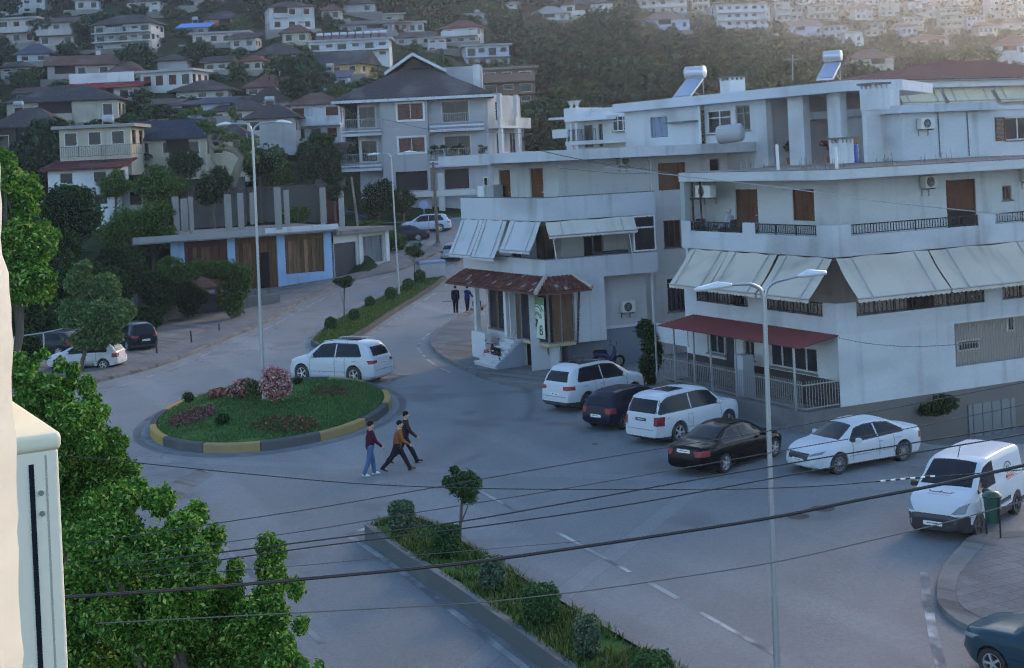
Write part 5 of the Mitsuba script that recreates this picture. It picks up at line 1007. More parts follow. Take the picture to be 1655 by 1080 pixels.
hs_('hill_house', 'blue walled house with brown roof above the forest', 1036, 1116, 31, 52, 18, 'hip', wc=(.42, .47, .66), rc=(.16, .11, .10), cols=4, floors=1, yaw=.2)
hs_('apartment_block', 'tall white apartment block right of the blue walled house', 1150, 1242, 8, 58, roof='flat', wc=(.55, .54, .57), rc=LGY, cols=6, floors=4, balc=(1, 2, 3), yaw=.15)
hs_('apartment_block', 'pale apartment block at the top, behind the blue walled house', 1034, 1110, -12, 24, roof='flat', wc=(.56, .53, .52), rc=LGY, cols=5, floors=3, balc=(1, 2))
hs_('hill_house', 'cream house with brownish hip roof behind the smaller solar heater', 1372, 1452, 94, 126, 79, 'hip', wc=(.56, .51, .43), rc=(.17, .09, .075), cols=3, floors=1, wh=1.5, yaw=-.15)
hs_('hill_house', 'white house with brown roof cut by the right edge', 1614, 1690, 72, 112, 58, 'hip', wc=(.56, .58, .6), rc=(.17, .09, .075), cols=3, floors=2)
hs_('hill_house', 'house with reddish roof and pale gable, far right', 1476, 1534, 64, 76, 55, 'hip', wc=CRM, rc=(.22, .10, .08), cols=3, floors=1)
hs_('hill_house', 'white walled house between trees behind the loggia roof', 1366, 1396, 52, 73, roof='flat', wc=(.62, .6, .6), rc=LGY, cols=2, floors=1)
hs_('hill_house', 'bluish gabled house above the right hand forest', 1270, 1330, 42, 60, 33, 'gable', wc=(.48, .48, .60), rc=(.2, .14, .14), cols=4, floors=1, yaw=.2)
for a, b, t, g, rf, c, r_, lab in ((255, 302, 97, 118, 'hip', LGY, DKR, 'small grey house with dark roof between trees, upper left'), (372, 418, 62, 82, 'shed', (.44, .42, .4), DKR, 'low house with dark lean-to roof right of the pink flat house'), (392, 428, 98, 118, 'hip', CRM, RDR, 'small cream house with brown roof left of the broad dark roof'), (330, 374, 100, 118, 'gable', (.42, .4, .38), DKR, 'grey gabled house above the wide hip roof'),
    (118, 160, 1, 20, 'flat', (.5, .5, .5), LGY, 'small pale house at the top, second from the left corner'), (205, 262, 2, 24, 'hip', (.5, .48, .46), DKR, 'pale house with dark roof at the top left, under tall trees'), (556, 606, 6, 24, 'hip', (.46, .46, .48), DKR, 'pale house with dark roof at the top, left of the centre'), (690, 722, 62, 84, 'flat', (.5, .5, .52), LGY, 'small flat house left of the rusty roofed house'), (520, 552, 16, 36, 'hip', (.48, .45, .42), RDR, 'small house with red brown roof above the solar row'),
    (0, 52, 108, 132, 'hip', (.42, .4, .36), DKR, 'house with dark roof at the left edge under the pale blue one'), (20, 92, 150, 168, 'shed', (.36, .34, .32), DKR, 'low dark lean-to behind the solar panel roof'), (560, 612, 150, 176, 'hip', (.46, .45, .44), DKR, 'house with dark roof peeping out left of the grey house roof'), (232, 290, 168, 190, 'shed', (.45, .43, .4), (.08, .07, .075), 'low house with grey lean-to roof above the blue tin roof'), (640, 700, 60, 76, 'shed', (.42, .42, .42), DKR, 'low grey shed below the pink house'), (445, 500, 108, 124, 'hip', (.44, .42, .4), DKR, 'house with dark roof under the broad dark roof')):
    house('hill_house', lab, a, b, t, g, t - 9 if rf != 'flat' else None, rf, wc=c, rc=r_, cols=max(2, int((b - a) / 18)), floors=1 if g - t < 21 else 2, yaw=(a % 7 - 3) * .06)
FT = [(1220, 1246, 9, 40, 3), (1253, 1278, 5, 35, 3), (1279, 1300, 12, 35, 2), (1308, 1358, 10, 33, 2), (1332, 1373, 42, 64, 2), (1366, 1390, 0, 18, 2), (1378, 1412, 12, 33, 2), (1399, 1434, 38, 59, 2), (1424, 1456, 0, 27, 3), (1443, 1484, 42, 60, 1), (1457, 1494, 29, 46, 2), (1466, 1500, 4, 24, 2), (1500, 1522, 8, 30, 2), (1521, 1560, 14, 56, 4), (1557, 1594, 26, 56, 3), (1572, 1622, 41, 58, 1), (1596, 1626, -8, 30, 4), (1627, 1642, -10, 32, 5), (1640, 1670, 0, 34, 3), (1243, 1268, -6, 10, 2), (1290, 1320, -4, 9, 1), (1325, 1362, -8, 8, 2), (1392, 1424, -9, 9, 2), (1120, 1150, -4, 20, 2), (1105, 1130, -10, 4, 1), (1536, 1580, -10, 10, 2), (1480, 1530, -12, 3, 1), (1620, 1660, 36, 52, 1)]
ra = rnd(77)
for i, (a, b, t, g, n) in enumerate(FT):
    c = [(.44, .40, .37), (.46, .44, .43), (.40, .36, .34), (.43, .39, .32), (.37, .37, .43)][i % 5]
    roofk = 'flat' if i % 3 else 'hip'
    row_ = 0 if g <= 20 else 1 if g <= 36 else 2; nth = sorted(q[0] for q in FT if (0 if q[3] <= 20 else 1 if q[3] <= 36 else 2) == row_).index(a)
    house('far_block', 'hazy %s %s block, %s from left in the %s row, far right hillside' % (['pinkish', 'pale', 'brownish', 'cream', 'bluish'][i % 5], 'flat roofed' if roofk == 'flat' else 'brown roofed', ['first', 'second', 'third', 'fourth', 'fifth', 'sixth', 'seventh', 'eighth', 'ninth', 'tenth', 'eleventh', 'twelfth', 'thirteenth'][nth], ['topmost', 'middle', 'lowest'][row_]), a, b, t, g, t - 7 if roofk == 'hip' else None, roofk, wc=c, rc=(.22, .11, .09) if roofk == 'hip' else (.4, .38, .37), cols=max(2, int((b - a) / 9)), floors=n, yaw=ra.uniform(-.3, .3), balc=tuple(range(1, n)) if i % 2 else (), group='hazy blocks of the far right hillside', detail=False, ww=1.6, wh=1.6)
# ------------------------------------------------------------------ vehicles
def hits(tri, q, axis, rest, sign):      # the outermost surface height along an axis at the points q of the other two coordinates
    a, b, c = tri[:, 0], tri[:, 1], tri[:, 2]; x, y = q[:, :1], q[:, 1:]
    ax, ay, bx, by, cx, cy = (w[:, r][None] for w in (a, b, c) for r in rest)
    d = (by - cy) * (ax - cx) + (cx - bx) * (ay - cy); ok = np.abs(d) > 1e-10; d = np.where(ok, d, 1)
    l0 = ((by - cy) * (x - cx) + (cx - bx) * (y - cy)) / d; l1 = ((cy - ay) * (x - cx) + (ax - cx) * (y - cy)) / d; l2 = 1 - l0 - l1
    h = (l0 * a[:, axis] + l1 * b[:, axis] + l2 * c[:, axis]) * sign
    return np.where(ok & (l0 > -1e-6) & (l1 > -1e-6) & (l2 > -1e-6), h, -np.inf).max(1)
def decal(tri, poly, axis, sign, lift=.006, res=.12):   # a patch lying on the body, seen along axis from side sign
    p = Polygon(poly) if not hasattr(poly, 'area') else poly
    v, f = trimesh.creation.triangulate_polygon(p, engine='earcut'); v3 = np.c_[v, np.zeros(len(v))]
    v3, f = trimesh.remesh.subdivide_to_size(v3, f, res); v = v3[:, :2]
    o = np.zeros((len(v), 3)); rest = [i for i in range(3) if i != axis]; o[:, rest[0]], o[:, rest[1]] = v[:, 0], v[:, 1]; o[:, axis] = sign * 10
    lo, hi = v.min(0) - .01, v.max(0) + .01; a = tri[:, :, rest]; sel = (a.max(1) >= lo).all(1) & (a.min(1) <= hi).all(1)
    if not sel.any(): return None
    h = hits(tri[sel], v, axis, rest, sign); fin = np.isfinite(h)
    if not fin.any(): return None
    h[~fin] = h[fin].min(); V = o; V[:, axis] = sign * (h + lift)
    n = np.cross(V[f[:, 1]] - V[f[:, 0]], V[f[:, 2]] - V[f[:, 0]])[:, axis].sum()
    return V, (f if n * sign > 0 else f[:, ::-1])
def interp(pts): a = np.array(pts, float); return lambda x: np.interp(x, a[:, 0], a[:, 1])
CAR = {}
def car_shape(kind):
    if kind in CAR: return CAR[kind]
    S_ = dict(
        suv=dict(L=4.9, W=1.95, wb=2.93, rear=1.02, rw=.385, top=[(0, .62), (.02, .98), (.12, 1.12), (.30, 1.42), (.55, 1.66), (1.0, 1.735), (2.2, 1.755), (2.9, 1.69), (3.35, 1.45), (3.85, 1.12), (4.3, 1.06), (4.7, .95), (4.86, .80), (4.9, .62)], belt=[(0, .6), (.06, .97), (.3, 1.13), (1.6, 1.10), (3.6, 1.03), (4.3, .97), (4.7, .86), (4.9, .6)], roof=1.30, win=(.62, 3.5, .92, 2.95), trim=.36, rearwin=(1.16, 1.52, .62, .52), shield=(2.95, 3.72, .56, .68)),
        compact=dict(L=4.43, W=1.82, wb=2.6, rear=.93, rw=.35, top=[(0, .6), (.02, .95), (.10, 1.08), (.25, 1.36), (.48, 1.60), (.9, 1.67), (2.0, 1.69), (2.6, 1.62), (3.05, 1.40), (3.5, 1.10), (3.95, 1.04), (4.25, .93), (4.39, .78), (4.43, .6)], belt=[(0, .58), (.06, .95), (.25, 1.08), (1.5, 1.06), (3.2, 1.0), (3.95, .95), (4.25, .84), (4.43, .58)], roof=1.22, win=(.5, 3.15, .78, 2.68), trim=.40, rearwin=(1.12, 1.47, .60, .50), shield=(2.68, 3.38, .53, .64)),
        hatch=dict(L=4.2, W=1.76, wb=2.58, rear=.78, rw=.31, top=[(0, .55), (.02, .88), (.10, .98), (.32, 1.25), (.58, 1.42), (1.0, 1.475), (1.9, 1.48), (2.5, 1.40), (2.95, 1.20), (3.35, .97), (3.8, .91), (4.05, .80), (4.17, .68), (4.2, .55)], belt=[(0, .5), (.06, .88), (.3, .97), (1.5, .95), (3.1, .89), (3.8, .83), (4.05, .73), (4.2, .5)], roof=1.15, win=(.55, 3.0, .86, 2.55), trim=.25, rearwin=(1.0, 1.32, .58, .47), shield=(2.55, 3.25, .50, .62)),
        boxy=dict(L=4.79, W=1.93, wb=2.745, rear=1.05, rw=.39, top=[(0, .62), (.02, 1.06), (.08, 1.15), (.22, 1.45), (.40, 1.72), (.8, 1.80), (2.3, 1.815), (2.9, 1.75), (3.3, 1.48), (3.66, 1.19), (4.3, 1.12), (4.62, 1.04), (4.76, .88), (4.79, .62)], belt=[(0, .6), (.04, 1.05), (.2, 1.14), (1.6, 1.13), (3.4, 1.11), (4.3, 1.04), (4.62, .95), (4.79, .6)], roof=1.40, win=(.14, 3.40, .34, 2.97), trim=.33, rearwin=(1.17, 1.62, .80, .66), shield=(2.95, 3.56, .58, .68)),
        sedan=dict(L=4.82, W=1.82, wb=2.85, rear=1.12, rw=.325, top=[(0, .55), (.03, .86), (.12, .96), (.75, 1.03), (1.05, 1.16), (1.55, 1.38), (1.95, 1.445), (2.6, 1.45), (3.0, 1.36), (3.4, 1.14), (3.72, .97), (4.2, .89), (4.62, .74), (4.79, .60), (4.82, .5)], belt=[(0, .5), (.06, .86), (.3, .92), (1.5, .92), (3.5, .86), (4.2, .78), (4.62, .66), (4.82, .48)], roof=1.10, win=(1.05, 3.35, 1.62, 2.95), trim=.22, shield=(2.98, 3.66, .49, .62), rearshield=(.92, 1.58, .60, .48)),
        liftback=dict(L=4.87, W=1.86, wb=2.84, rear=1.08, rw=.34, top=[(0, .58), (.03, .92), (.12, 1.03), (.55, 1.07), (.9, 1.20), (1.5, 1.42), (2.0, 1.475), (2.6, 1.47), (3.0, 1.39), (3.4, 1.17), (3.75, 1.00), (4.25, .93), (4.68, .78), (4.84, .62), (4.87, .5)], belt=[(0, .5), (.06, .92), (.3, .97), (1.5, .95), (3.5, .89), (4.25, .82), (4.68, .68), (4.87, .48)], roof=1.14, win=(.95, 3.38, 1.5, 2.95), trim=.23, shield=(2.98, 3.68, .50, .64), rearshield=(.62, 1.5, .60, .48)),
        van=dict(L=4.41, W=1.83, wb=2.755, rear=.74, rw=.32, top=[(0, .6), (.02, 1.55), (.07, 1.78), (.2, 1.855), (1.0, 1.885), (2.4, 1.87), (2.75, 1.80), (3.2, 1.48), (3.55, 1.22), (3.95, 1.10), (4.25, .94), (4.38, .78), (4.41, .6)], belt=[(0, .58), (.03, 1.1), (1.5, 1.12), (2.6, 1.10), (3.4, 1.06), (3.95, .97), (4.25, .83), (4.41, .58)], roof=1.50, win=(2.15, 3.42, 2.15, 2.85), trim=.42, shield=(2.74, 3.46, .60, .70)),
        old=dict(L=4.74, W=1.74, wb=2.8, rear=1.12, rw=.31, top=[(0, .55), (.02, .88), (.10, .95), (.95, .99), (1.15, 1.08), (1.55, 1.36), (1.85, 1.425), (2.6, 1.43), (2.95, 1.36), (3.3, 1.13), (3.5, .97), (4.2, .92), (4.62, .84), (4.72, .70), (4.74, .5)], belt=[(0, .5), (.04, .86), (.3, .90), (1.5, .91), (3.4, .88), (4.2, .83), (4.62, .76), (4.74, .48)], roof=1.12, win=(1.1, 3.2, 1.55, 2.9), trim=.22, shield=(2.94, 3.46, .50, .60), rearshield=(1.02, 1.56, .58, .48)))[kind]
    top, belt = interp(S_['top']), interp(S_['belt']); L, W = S_['L'], S_['W']
    xs = np.unique(np.r_[np.linspace(0, .5, 12), np.linspace(.5, L - .5, 44), np.linspace(L - .5, L, 12)]); rings = []
    for x in xs:
        e = min(x, L - x); rnd_ = 1 - (.40 if x > L / 2 else (.22 if kind in ('suv', 'boxy', 'compact', 'hatch') else .32)) * max(0, 1 - e / .75) ** 2.1 if kind != 'van' else 1 - .34 * max(0, 1 - (L - x) / .85) ** 2 - .06 * max(0, 1 - x / .15) ** 2
        w = W / 2 * rnd_; zt, zb = float(top(x)), float(belt(x)); zt = max(zt, zb + .02); h = zt - zb
        wr = w * .90 + (S_['roof'] / 2 - w * .90) * min(1, h / .45); zl = .165 + .13 * max(0, 1 - e / .35)
        k = min(.07, h * .45)
        y = [0, w * .84, w * .955, w * .992, w, w * .985, w * .94]; z = [zl, zl, zl + .07, .42 * zb + .18, .62 * zb + .12, zb - .09 * min(1, zb), zb]
        for t in (.33, .67): y.append(w * .93 + (wr - w * .93) * t); z.append(zb + (zt - k - zb) * t)
        y += [wr, wr * .90, wr * .5]; z += [zt - k, zt - k * .25, zt + .008]
        half = np.stack([np.full(len(y), x), y, z], 1); mid = [[x, 0, zt + .014]]; other = half[1:][::-1] * [1, -1, 1]
        rings.append(np.vstack([half, mid, other]))
    n = len(rings[0]); V = np.vstack(rings); F = []
    for i in range(len(rings) - 1):
        for j in range(n): q = (j + 1) % n; F += [[i * n + j, i * n + q, (i + 1) * n + q], [i * n + j, (i + 1) * n + q, (i + 1) * n + j]]
    c0, c1 = len(V), len(V) + 1; V = np.vstack([V, rings[0].mean(0), rings[-1].mean(0)]); m_ = (len(rings) - 1) * n
    for j in range(n): q = (j + 1) % n; F += [[c0, q, j], [c1, m_ + j, m_ + q]]
    tm = trimesh.Trimesh(V, np.array(F), process=False); tm.fix_normals()
    body = manifold3d.Manifold(manifold3d.Mesh(np.array(tm.vertices, np.float32), np.array(tm.faces, np.uint32)))
    ax = (S_['rear'], S_['rear'] + S_['wb']); R = S_['rw'] * 1.14
    for x in ax:
        for s in (-1, 1):
            c = manifold3d.Manifold.cylinder(.26, R, R, 28).rotate([-90, 0, 0]).translate([x, W / 2 - .20 if s > 0 else -W / 2 - .06, S_['rw']]); body = body - c
    S_.update(top=top, belt=belt, body=body, ax=ax); v, f = arrays_of(body); S_['tri'] = v[f]
    CAR[kind] = S_; return S_
def poly_side(S_, x0, x1, xu0, xu1, up=.115, dn=.045):   # glass outline between the belt line and the roof
    bx = np.linspace(x0, x1, 12); ux = np.linspace(xu1, xu0, 12)
    return Polygon(np.vstack([np.c_[bx, S_['belt'](bx) + dn], np.c_[ux, S_['top'](ux) - up]])).buffer(-.03).buffer(.03)
_wheel = {}
def wheel_meshes(r, style):
    if (r, style) in _wheel: return _wheel[r, style]
    ri = r * .66; tv, tf = lathe([(ri, -.10), (r * .93, -.105), (r, -.075), (r, .075), (r * .93, .105), (ri, .10), (ri * .96, 0), (ri, -.10)], 28)
    m = MB(); m.mesh(trimesh.creation.annulus(ri * .90, ri, .17, sections=28)); m.mesh(trimesh.creation.cylinder(ri * .2, .10, sections=14)); v = m.v[-1]; m.v[-1] = v + [0, 0, .03]
    n = 5 if style != 10 else 10
    for q in range(n):
        a = 2 * np.pi * q / n; wd = ri * (.15 if n == 5 else .08); b = trimesh.creation.box([ri * .95, wd * 1.5, .035]); b.apply_translation([ri * .48, 0, .065]); b.apply_transform(trimesh.transformations.rotation_matrix(a, [0, 0, 1])); m.mesh(b)
    disc = trimesh.creation.cylinder(ri * .93, .02, sections=24); disc.apply_translation([0, 0, -.02])
    _wheel[r, style] = (tv, tf), m.out(), (np.array(disc.vertices), np.array(disc.faces)); return _wheel[r, style]
def car(name, label, kind, col, near, far_dir=None, side=1, cat='car', z=None, glass='glass', rim=(.55, .56, .58), wheels=5, sunroof=False, rails=False, plate_dark=False, trimcol=(.035, .035, .04), group=None, ref='rear', sc=.95, zs=1.0, full=True, handles=True, head=None, steer=0):
    S_ = car_shape(kind); L, W, wb, rear, rw = (S_[k] for k in ('L', 'W', 'wb', 'rear', 'rw'))
    # near: street point under the visible side's reference wheel; far_dir: heading
    h = np.array(far_dir, float); h /= np.linalg.norm(h); left = np.array([-h[1], h[0]])
    p = np.array(near[:2], float); xr = rear if ref == 'rear' else rear + wb
    zz = near[2] if z is None else z
    SC = sc; o = p - (h * xr + left * side * (W / 2 - .11)) * SC; fr_ = Frame((o[0], o[1], zz), ex=h); fr = lambda V: fr_(np.asarray(V, float) * [SC, SC, SC * zs])
    k = T(name, label, cat, group); G_ = lambda V: fr(V)
    body = S_['body']
    up, dn = body.split_by_plane([0, 0, 1], S_['trim'])
    bk = part(k, 'body', moved(up, fr), 'carpaint', col, smooth=38); part(k, 'sill_trim', moved(dn, fr), 'satin', trimcol if trimcol else col, smooth=38)
    tri = S_['tri']
    def dec(name, poly, axis, sign, matn, c=(.03, .03, .03), lift=.006, res=.12, parent=k, **kw):
        q = decal(tri, poly, axis, sign, lift, res)
        if q is not None: return part(parent, name, (fr(q[0]), q[1]), matn, c, smooth=True, **kw)
    x0, x1, u0, u1 = S_['win']; xm = x0 + (x1 - x0) * (.50 if kind != 'van' else .999)
    g = poly_side(S_, x0, x1, u0, u1)
    for s in (-1, 1):
        if kind == 'van': dec('side_window', g, 1, s, glass)
        else:
            for a, b in ((0, xm - .03), (xm + .03, 9)):
                w = g.intersection(sbox(a, 0, b, 3))
                if not w.is_empty: dec('side_window', w, 1, s, glass)
            dec('window_trim', g.buffer(.028).difference(g.buffer(-.002)), 1, s, 'satin', (.02, .02, .02), lift=.004) if full else None
    a, b, w1, w0 = S_['shield']; dec('windscreen', [(a, -w1), (b, -w0), (b + .04, 0), (b, w0), (a, w1), (a - .02, 0)], 2, 1, glass)
    if 'rearshield' in S_: a, b, w0, w1 = S_['rearshield']; dec('rear_window', [(a, -w0), (a, w0), (b, w1), (b, -w1)], 2, 1, glass)
    if 'rearwin' in S_: a, b, w0, w1 = S_['rearwin']; dec('rear_window', [(-w0, a), (w0, a), (w1, b), (-w1, b)], 0, -1, glass)
    for s in (-1, 1):
        hw = W / 2
        if kind == 'suv': tl = [(s * .50, .99), (s * .90, 1.0), (s * .88, .86), (s * .50, .88)]
        elif kind == 'compact': tl = [(s * .46, .97), (s * .84, .99), (s * .85, .84), (s * .48, .84)]
        elif kind == 'hatch': tl = [(s * .44, .88), (s * .80, .90), (s * .82, .68), (s * .50, .68)]
        elif kind == 'boxy': tl = [(s * .64, 1.06), (s * .90, 1.06), (s * .90, .74), (s * .64, .74)]
        elif kind == 'van': tl = [(s * .76, 1.2), (s * .88, 1.2), (s * .88, .8), (s * .76, .8)]
        elif kind == 'old': tl = [(s * .42, .84), (s * .80, .84), (s * .80, .66), (s * .42, .66)]
        else: tl = [(s * .40, .84), (s * .83, .86), (s * .84, .67), (s * .50, .66)]
        dec('tail_light', tl, 0, -1, 'satin', (.24, .015, .022) if kind != 'boxy' else (.16, .01, .02), res=.035, lift=.018)
        zf = .66 if kind in ('suv', 'compact', 'boxy', 'van') else .60; dz = .12 if kind in ('suv', 'compact') else (.18 if kind == 'van' else .10)
        dec('headlight', [(s * .46, zf + .02), (s * .80, zf + .10), (s * .82, zf + dz + .10), (s * .52, zf + dz)] if kind != 'van' else [(s * .50, .76), (s * .78, .74), (s * .83, .98), (s * .66, .93)], 0, 1, 'satin', (.17, .18, .20), res=.035, lift=.018)
    dec('grille', [(-.42, .50), (.42, .50), (.46, .70), (-.46, .70)], 0, 1, 'satin', (.02, .02, .022))
    if kind == 'van': dec('bumper', [(-.88, .26), (.88, .26), (.90, .60), (.80, .66), (.46, .72), (-.46, .72), (-.80, .66), (-.90, .60)], 0, 1, 'satin', (.022, .022, .026), lift=.012, res=.07)
    zp = {'suv': .80, 'compact': .62, 'hatch': .52, 'boxy': .88, 'van': .6}.get(kind, .76 if kind != 'old' else .72)
    for sgn, z0 in ((-1, zp), (1, .42)):
        pk = dec('number_plate', [(-.26, z0), (.26, z0), (.26, z0 + .11), (-.26, z0 + .11)], 0, sgn, 'satin', (.62, .62, .6) if not plate_dark else (.03, .03, .035), lift=.014, res=.2)
        if pk: dec('mark', unary_union([sbox(-.17 + .075 * q + (.05 if q > 1 else 0), z0 + .025, -.125 + .075 * q + (.05 if q > 1 else 0), z0 + .085) for q in range(5)]).geoms[0] if False else [(-.16, z0 + .045), (.16, z0 + .045), (.16, z0 + .07), (-.16, z0 + .07)], 0, sgn, 'satin', (.1, .1, .12) if not plate_dark else (.6, .6, .6), lift=.017, parent=pk, res=.3)
    if kind != 'van' and 'rearwin' in S_: dec('tailgate_seam', sbox(-.62, .58, .62, .60), 0, -1, 'satin', tuple(np.array(col) * .3), lift=.005)
    if sunroof: xa = S_['win'][2]; dec('sunroof', [(xa + .75, -.42), (xa + 1.6, -.42), (xa + 1.6, .42), (xa + .75, .42)] if sunroof == 1 else [(xa + .2, -.46), (xa + 1.75, -.46), (xa + 1.75, .46), (xa + .2, .46)], 2, 1, glass)
    if rails:
        for s in (-1, 1):
            xs = np.linspace(S_['win'][2] + .05, S_['win'][3] - .1, 8); m = MB(); m.tube(fr(np.stack([xs, np.full(8, s * S_['roof'] / 2 * .93), S_['top'](xs) + .04], 1)), .02, 6); part(k, 'roof_rail', m, 'metal', (.5, .5, .5) if rails == 1 else (.05, .05, .05))
    for s in (-1, 1):                     # mirrors and handles
        xmr = S_['win'][1] - .22; zmr = float(S_['belt'](xmr)) + .10; v, f = arrays_of(rbox(.13, .20, .14, .035, 8)); part(k, 'mirror', (fr(v + [xmr, s * (W / 2 + .08), zmr]), f), 'carpaint', col if kind != 'van' else (.04, .04, .04), smooth=40)
        if handles and s == side:
            for xh in ((xm - .18, x0 + .25) if kind != 'van' else (x0 + .1,)): dec('door_handle', sbox(xh, .86 * float(S_['belt'](xh)), xh + .2, .86 * float(S_['belt'](xh)) + .03), 1, s, 'satin' if kind != 'van' else 'satin', tuple(np.array(col) * .6), lift=.02)
            for xs_ in (xm, x1 - .05, max(x0 + .12, rear + rw * 1.25)): dec('door_seam', sbox(xs_ - .011, .36, xs_ + .011, float(S_['belt'](xs_)) - .02), 1, s, 'satin', tuple(np.array(col) * .22), lift=.004)
            dec('sill_crease', sbox(rear + rw * 1.3, .50, rear + wb - rw * 1.3, .53), 1, s, 'satin', tuple(np.array(col) * .55), lift=.004)  # darker strip painting the shading along the lower body side
    (tv, tf), (rv, rf), (dv, df) = wheel_meshes(rw, wheels)
    for i, x in enumerate(S_['ax']):
        for s in (-1, 1):
            st = steer if i == 1 else 0
            rot = np.array([[math.cos(st), -math.sin(st), 0], [math.sin(st), math.cos(st), 0], [0, 0, 1]])
            tr = lambda V: fr(np.stack([V[:, 0], s * V[:, 2], V[:, 1] * 1.0], 1) @ rot.T + [x, s * (W / 2 - .115), rw])
            fl = (lambda F: F[:, ::-1]) if s > 0 else (lambda F: F)
            wk = part(k, 'wheel', (tr(tv), fl(tf)), 'satin', (.025, .025, .027), smooth=40); part(wk, 'rim', (tr(rv), fl(rf)), 'metal', rim); part(wk, 'hub', (tr(dv), fl(df)), 'satin', (.02, .02, .02))
            c = trimesh.creation.cylinder(rw * 1.13, .006, sections=24); v = np.array(c.vertices); part(k, 'arch_liner', (fr(np.stack([v[:, 0], s * v[:, 2], v[:, 1]], 1) + [x, s * (W / 2 - .197), rw]), np.array(c.faces)), 'matte', (.012, .012, .012))
    return k, fr, dec
def dirg(a, b): p, q = gr(*a), gr(*b); return (q - p)[:2]
CW, CB = (.52, .53, .55), (.004, .0045, .006)
D45 = dirg((1170, 763), (1252, 736))
car('car', 'white estate sized off-roader driving round the far side of the island', 'suv', CW, gr(574, 622), dirg((574, 622), (488, 618)), side=1, sunroof=2, rails=1, wheels=5, trimcol=(.4, .4, .41), sc=1.02, zs=1.10)
car('car', 'white compact off-roader with black lower bumper, last in the parked row', 'compact', CW, gr(949, 664), D45 + [.25, -.05], side=-1, sunroof=2, rails=2, sc=1.02, zs=1.05)
car('car', 'dark blue hatchback parked between two white off-roaders', 'hatch', (.008, .012, .03), gr(1010, 694), D45 + [.1, .05], side=-1)
car('car', 'large white boxy off-roader with black pillars in the parked row', 'boxy', CW, gr(1097, 716), D45 + [.28, -.02], side=-1, sunroof=1, plate_dark=True, wheels=5)
car('car', 'black saloon parked with its tail towards the street, right of the boxy white one', 'sedan', CB, gr(1171, 764), D45, side=-1, rim=(.7, .72, .74))
car('car', 'white saloon parked facing the street beyond the near lamp post', 'liftback', CW, gr(1355, 766), dirg((1461, 744), (1355, 766)), side=1, ref='front', wheels=10, rim=(.35, .36, .38))
van, vf, vdec = car('van', 'white delivery van with emblem on its bonnet at the right edge', 'van', CW, gr(1579, 868), (-.64, -.77), side=1, ref='front', cat='van', rim=(.1, .1, .1), trimcol=(.03, .03, .035), handles=True)
g = np.linspace(.3, 2.8, 14)                                   # emblem: two dark arcs and a small red mark, with a line of lettering
for cy, s in ((.30, 1), (-.02, 1)):
    c = [(3.72 + .10 * math.sin(a), cy + .18 * math.cos(a) - .14) for a in g]; vdec('emblem', LineString(c).buffer(.018), 2, 1, 'satin', (.03, .04, .10), lift=.008, res=.06)
vdec('emblem', Point(3.80, -.02).buffer(.04), 2, 1, 'satin', (.45, .05, .06), lift=.008, res=.05)
vdec('emblem', sbox(3.90, -.34, 3.925, .30), 2, 1, 'satin', (.5, .28, .30), lift=.008, res=.1)
c = [(1.15 + .26 * math.cos(a), 1.36 + .17 * math.sin(a)) for a in np.linspace(.2, 2.9, 12)]; vdec('emblem', LineString(c).buffer(.02), 1, 1, 'satin', (.05, .06, .12), lift=.008, res=.06)
for x, tx in ((1.22, 0), (1.10, 0)): vdec('emblem', unary_union([sbox(x - .02, 1.24, x + .02, 1.42), sbox(x - .05, 1.40, x + .03, 1.435)]), 1, 1, 'satin', (.03, .03, .04), lift=.008, res=.06)
vdec('rub_strip', sbox(1.25, .55, 2.2, .66), 1, 1, 'satin', (.03, .03, .035), lift=.015)
m = MB(); m.tube(vf(np.array([[2.55, 0, 1.86], [2.35, 0, 2.15]])), .012, 5); part(van, 'aerial', m, 'satin', (.02, .02, .02))
car('car', 'old teal saloon cut by the lower right corner', 'old', (.022, .05, .07), gr(1608, 1097), (-.62, .78), side=1, ref='front', rim=(.5, .51, .52))
car('car', 'white hatchback parked under the street tree on the left', 'hatch', CW, gr(168, 598), (-1, .12), side=1)
car('car', 'dark people carrier parked beyond the white hatchback on the left', 'compact', (.012, .014, .022), gr(207, 568), (-.62, .78), side=1)
car('car', 'dark car half hidden by the trees at the left edge', 'hatch', (.03, .034, .04), gr(96, 577), (-.95, .3), side=1)
p = at(578, 363, 132.5); car('car', 'blue car parked on the yard above the shops', 'sedan', (.02, .05, .12), p, (-1, -.25), side=1, z=4.47)
car('car', 'silver off-roader on the upper road beside the wooden pole', 'suv', (.42, .46, .52), gr(711, 375), (-1, .05), side=1, rails=2)
car('car', 'dark car behind the weeds on the upper road', 'sedan', (.02, .025, .035), gr(676, 389), (-1, -.1), side=1)
car('car', 'small grey car far up the street beside the blinds', 'hatch', (.25, .28, .32), gr(716, 421), (.25, 1), side=1)
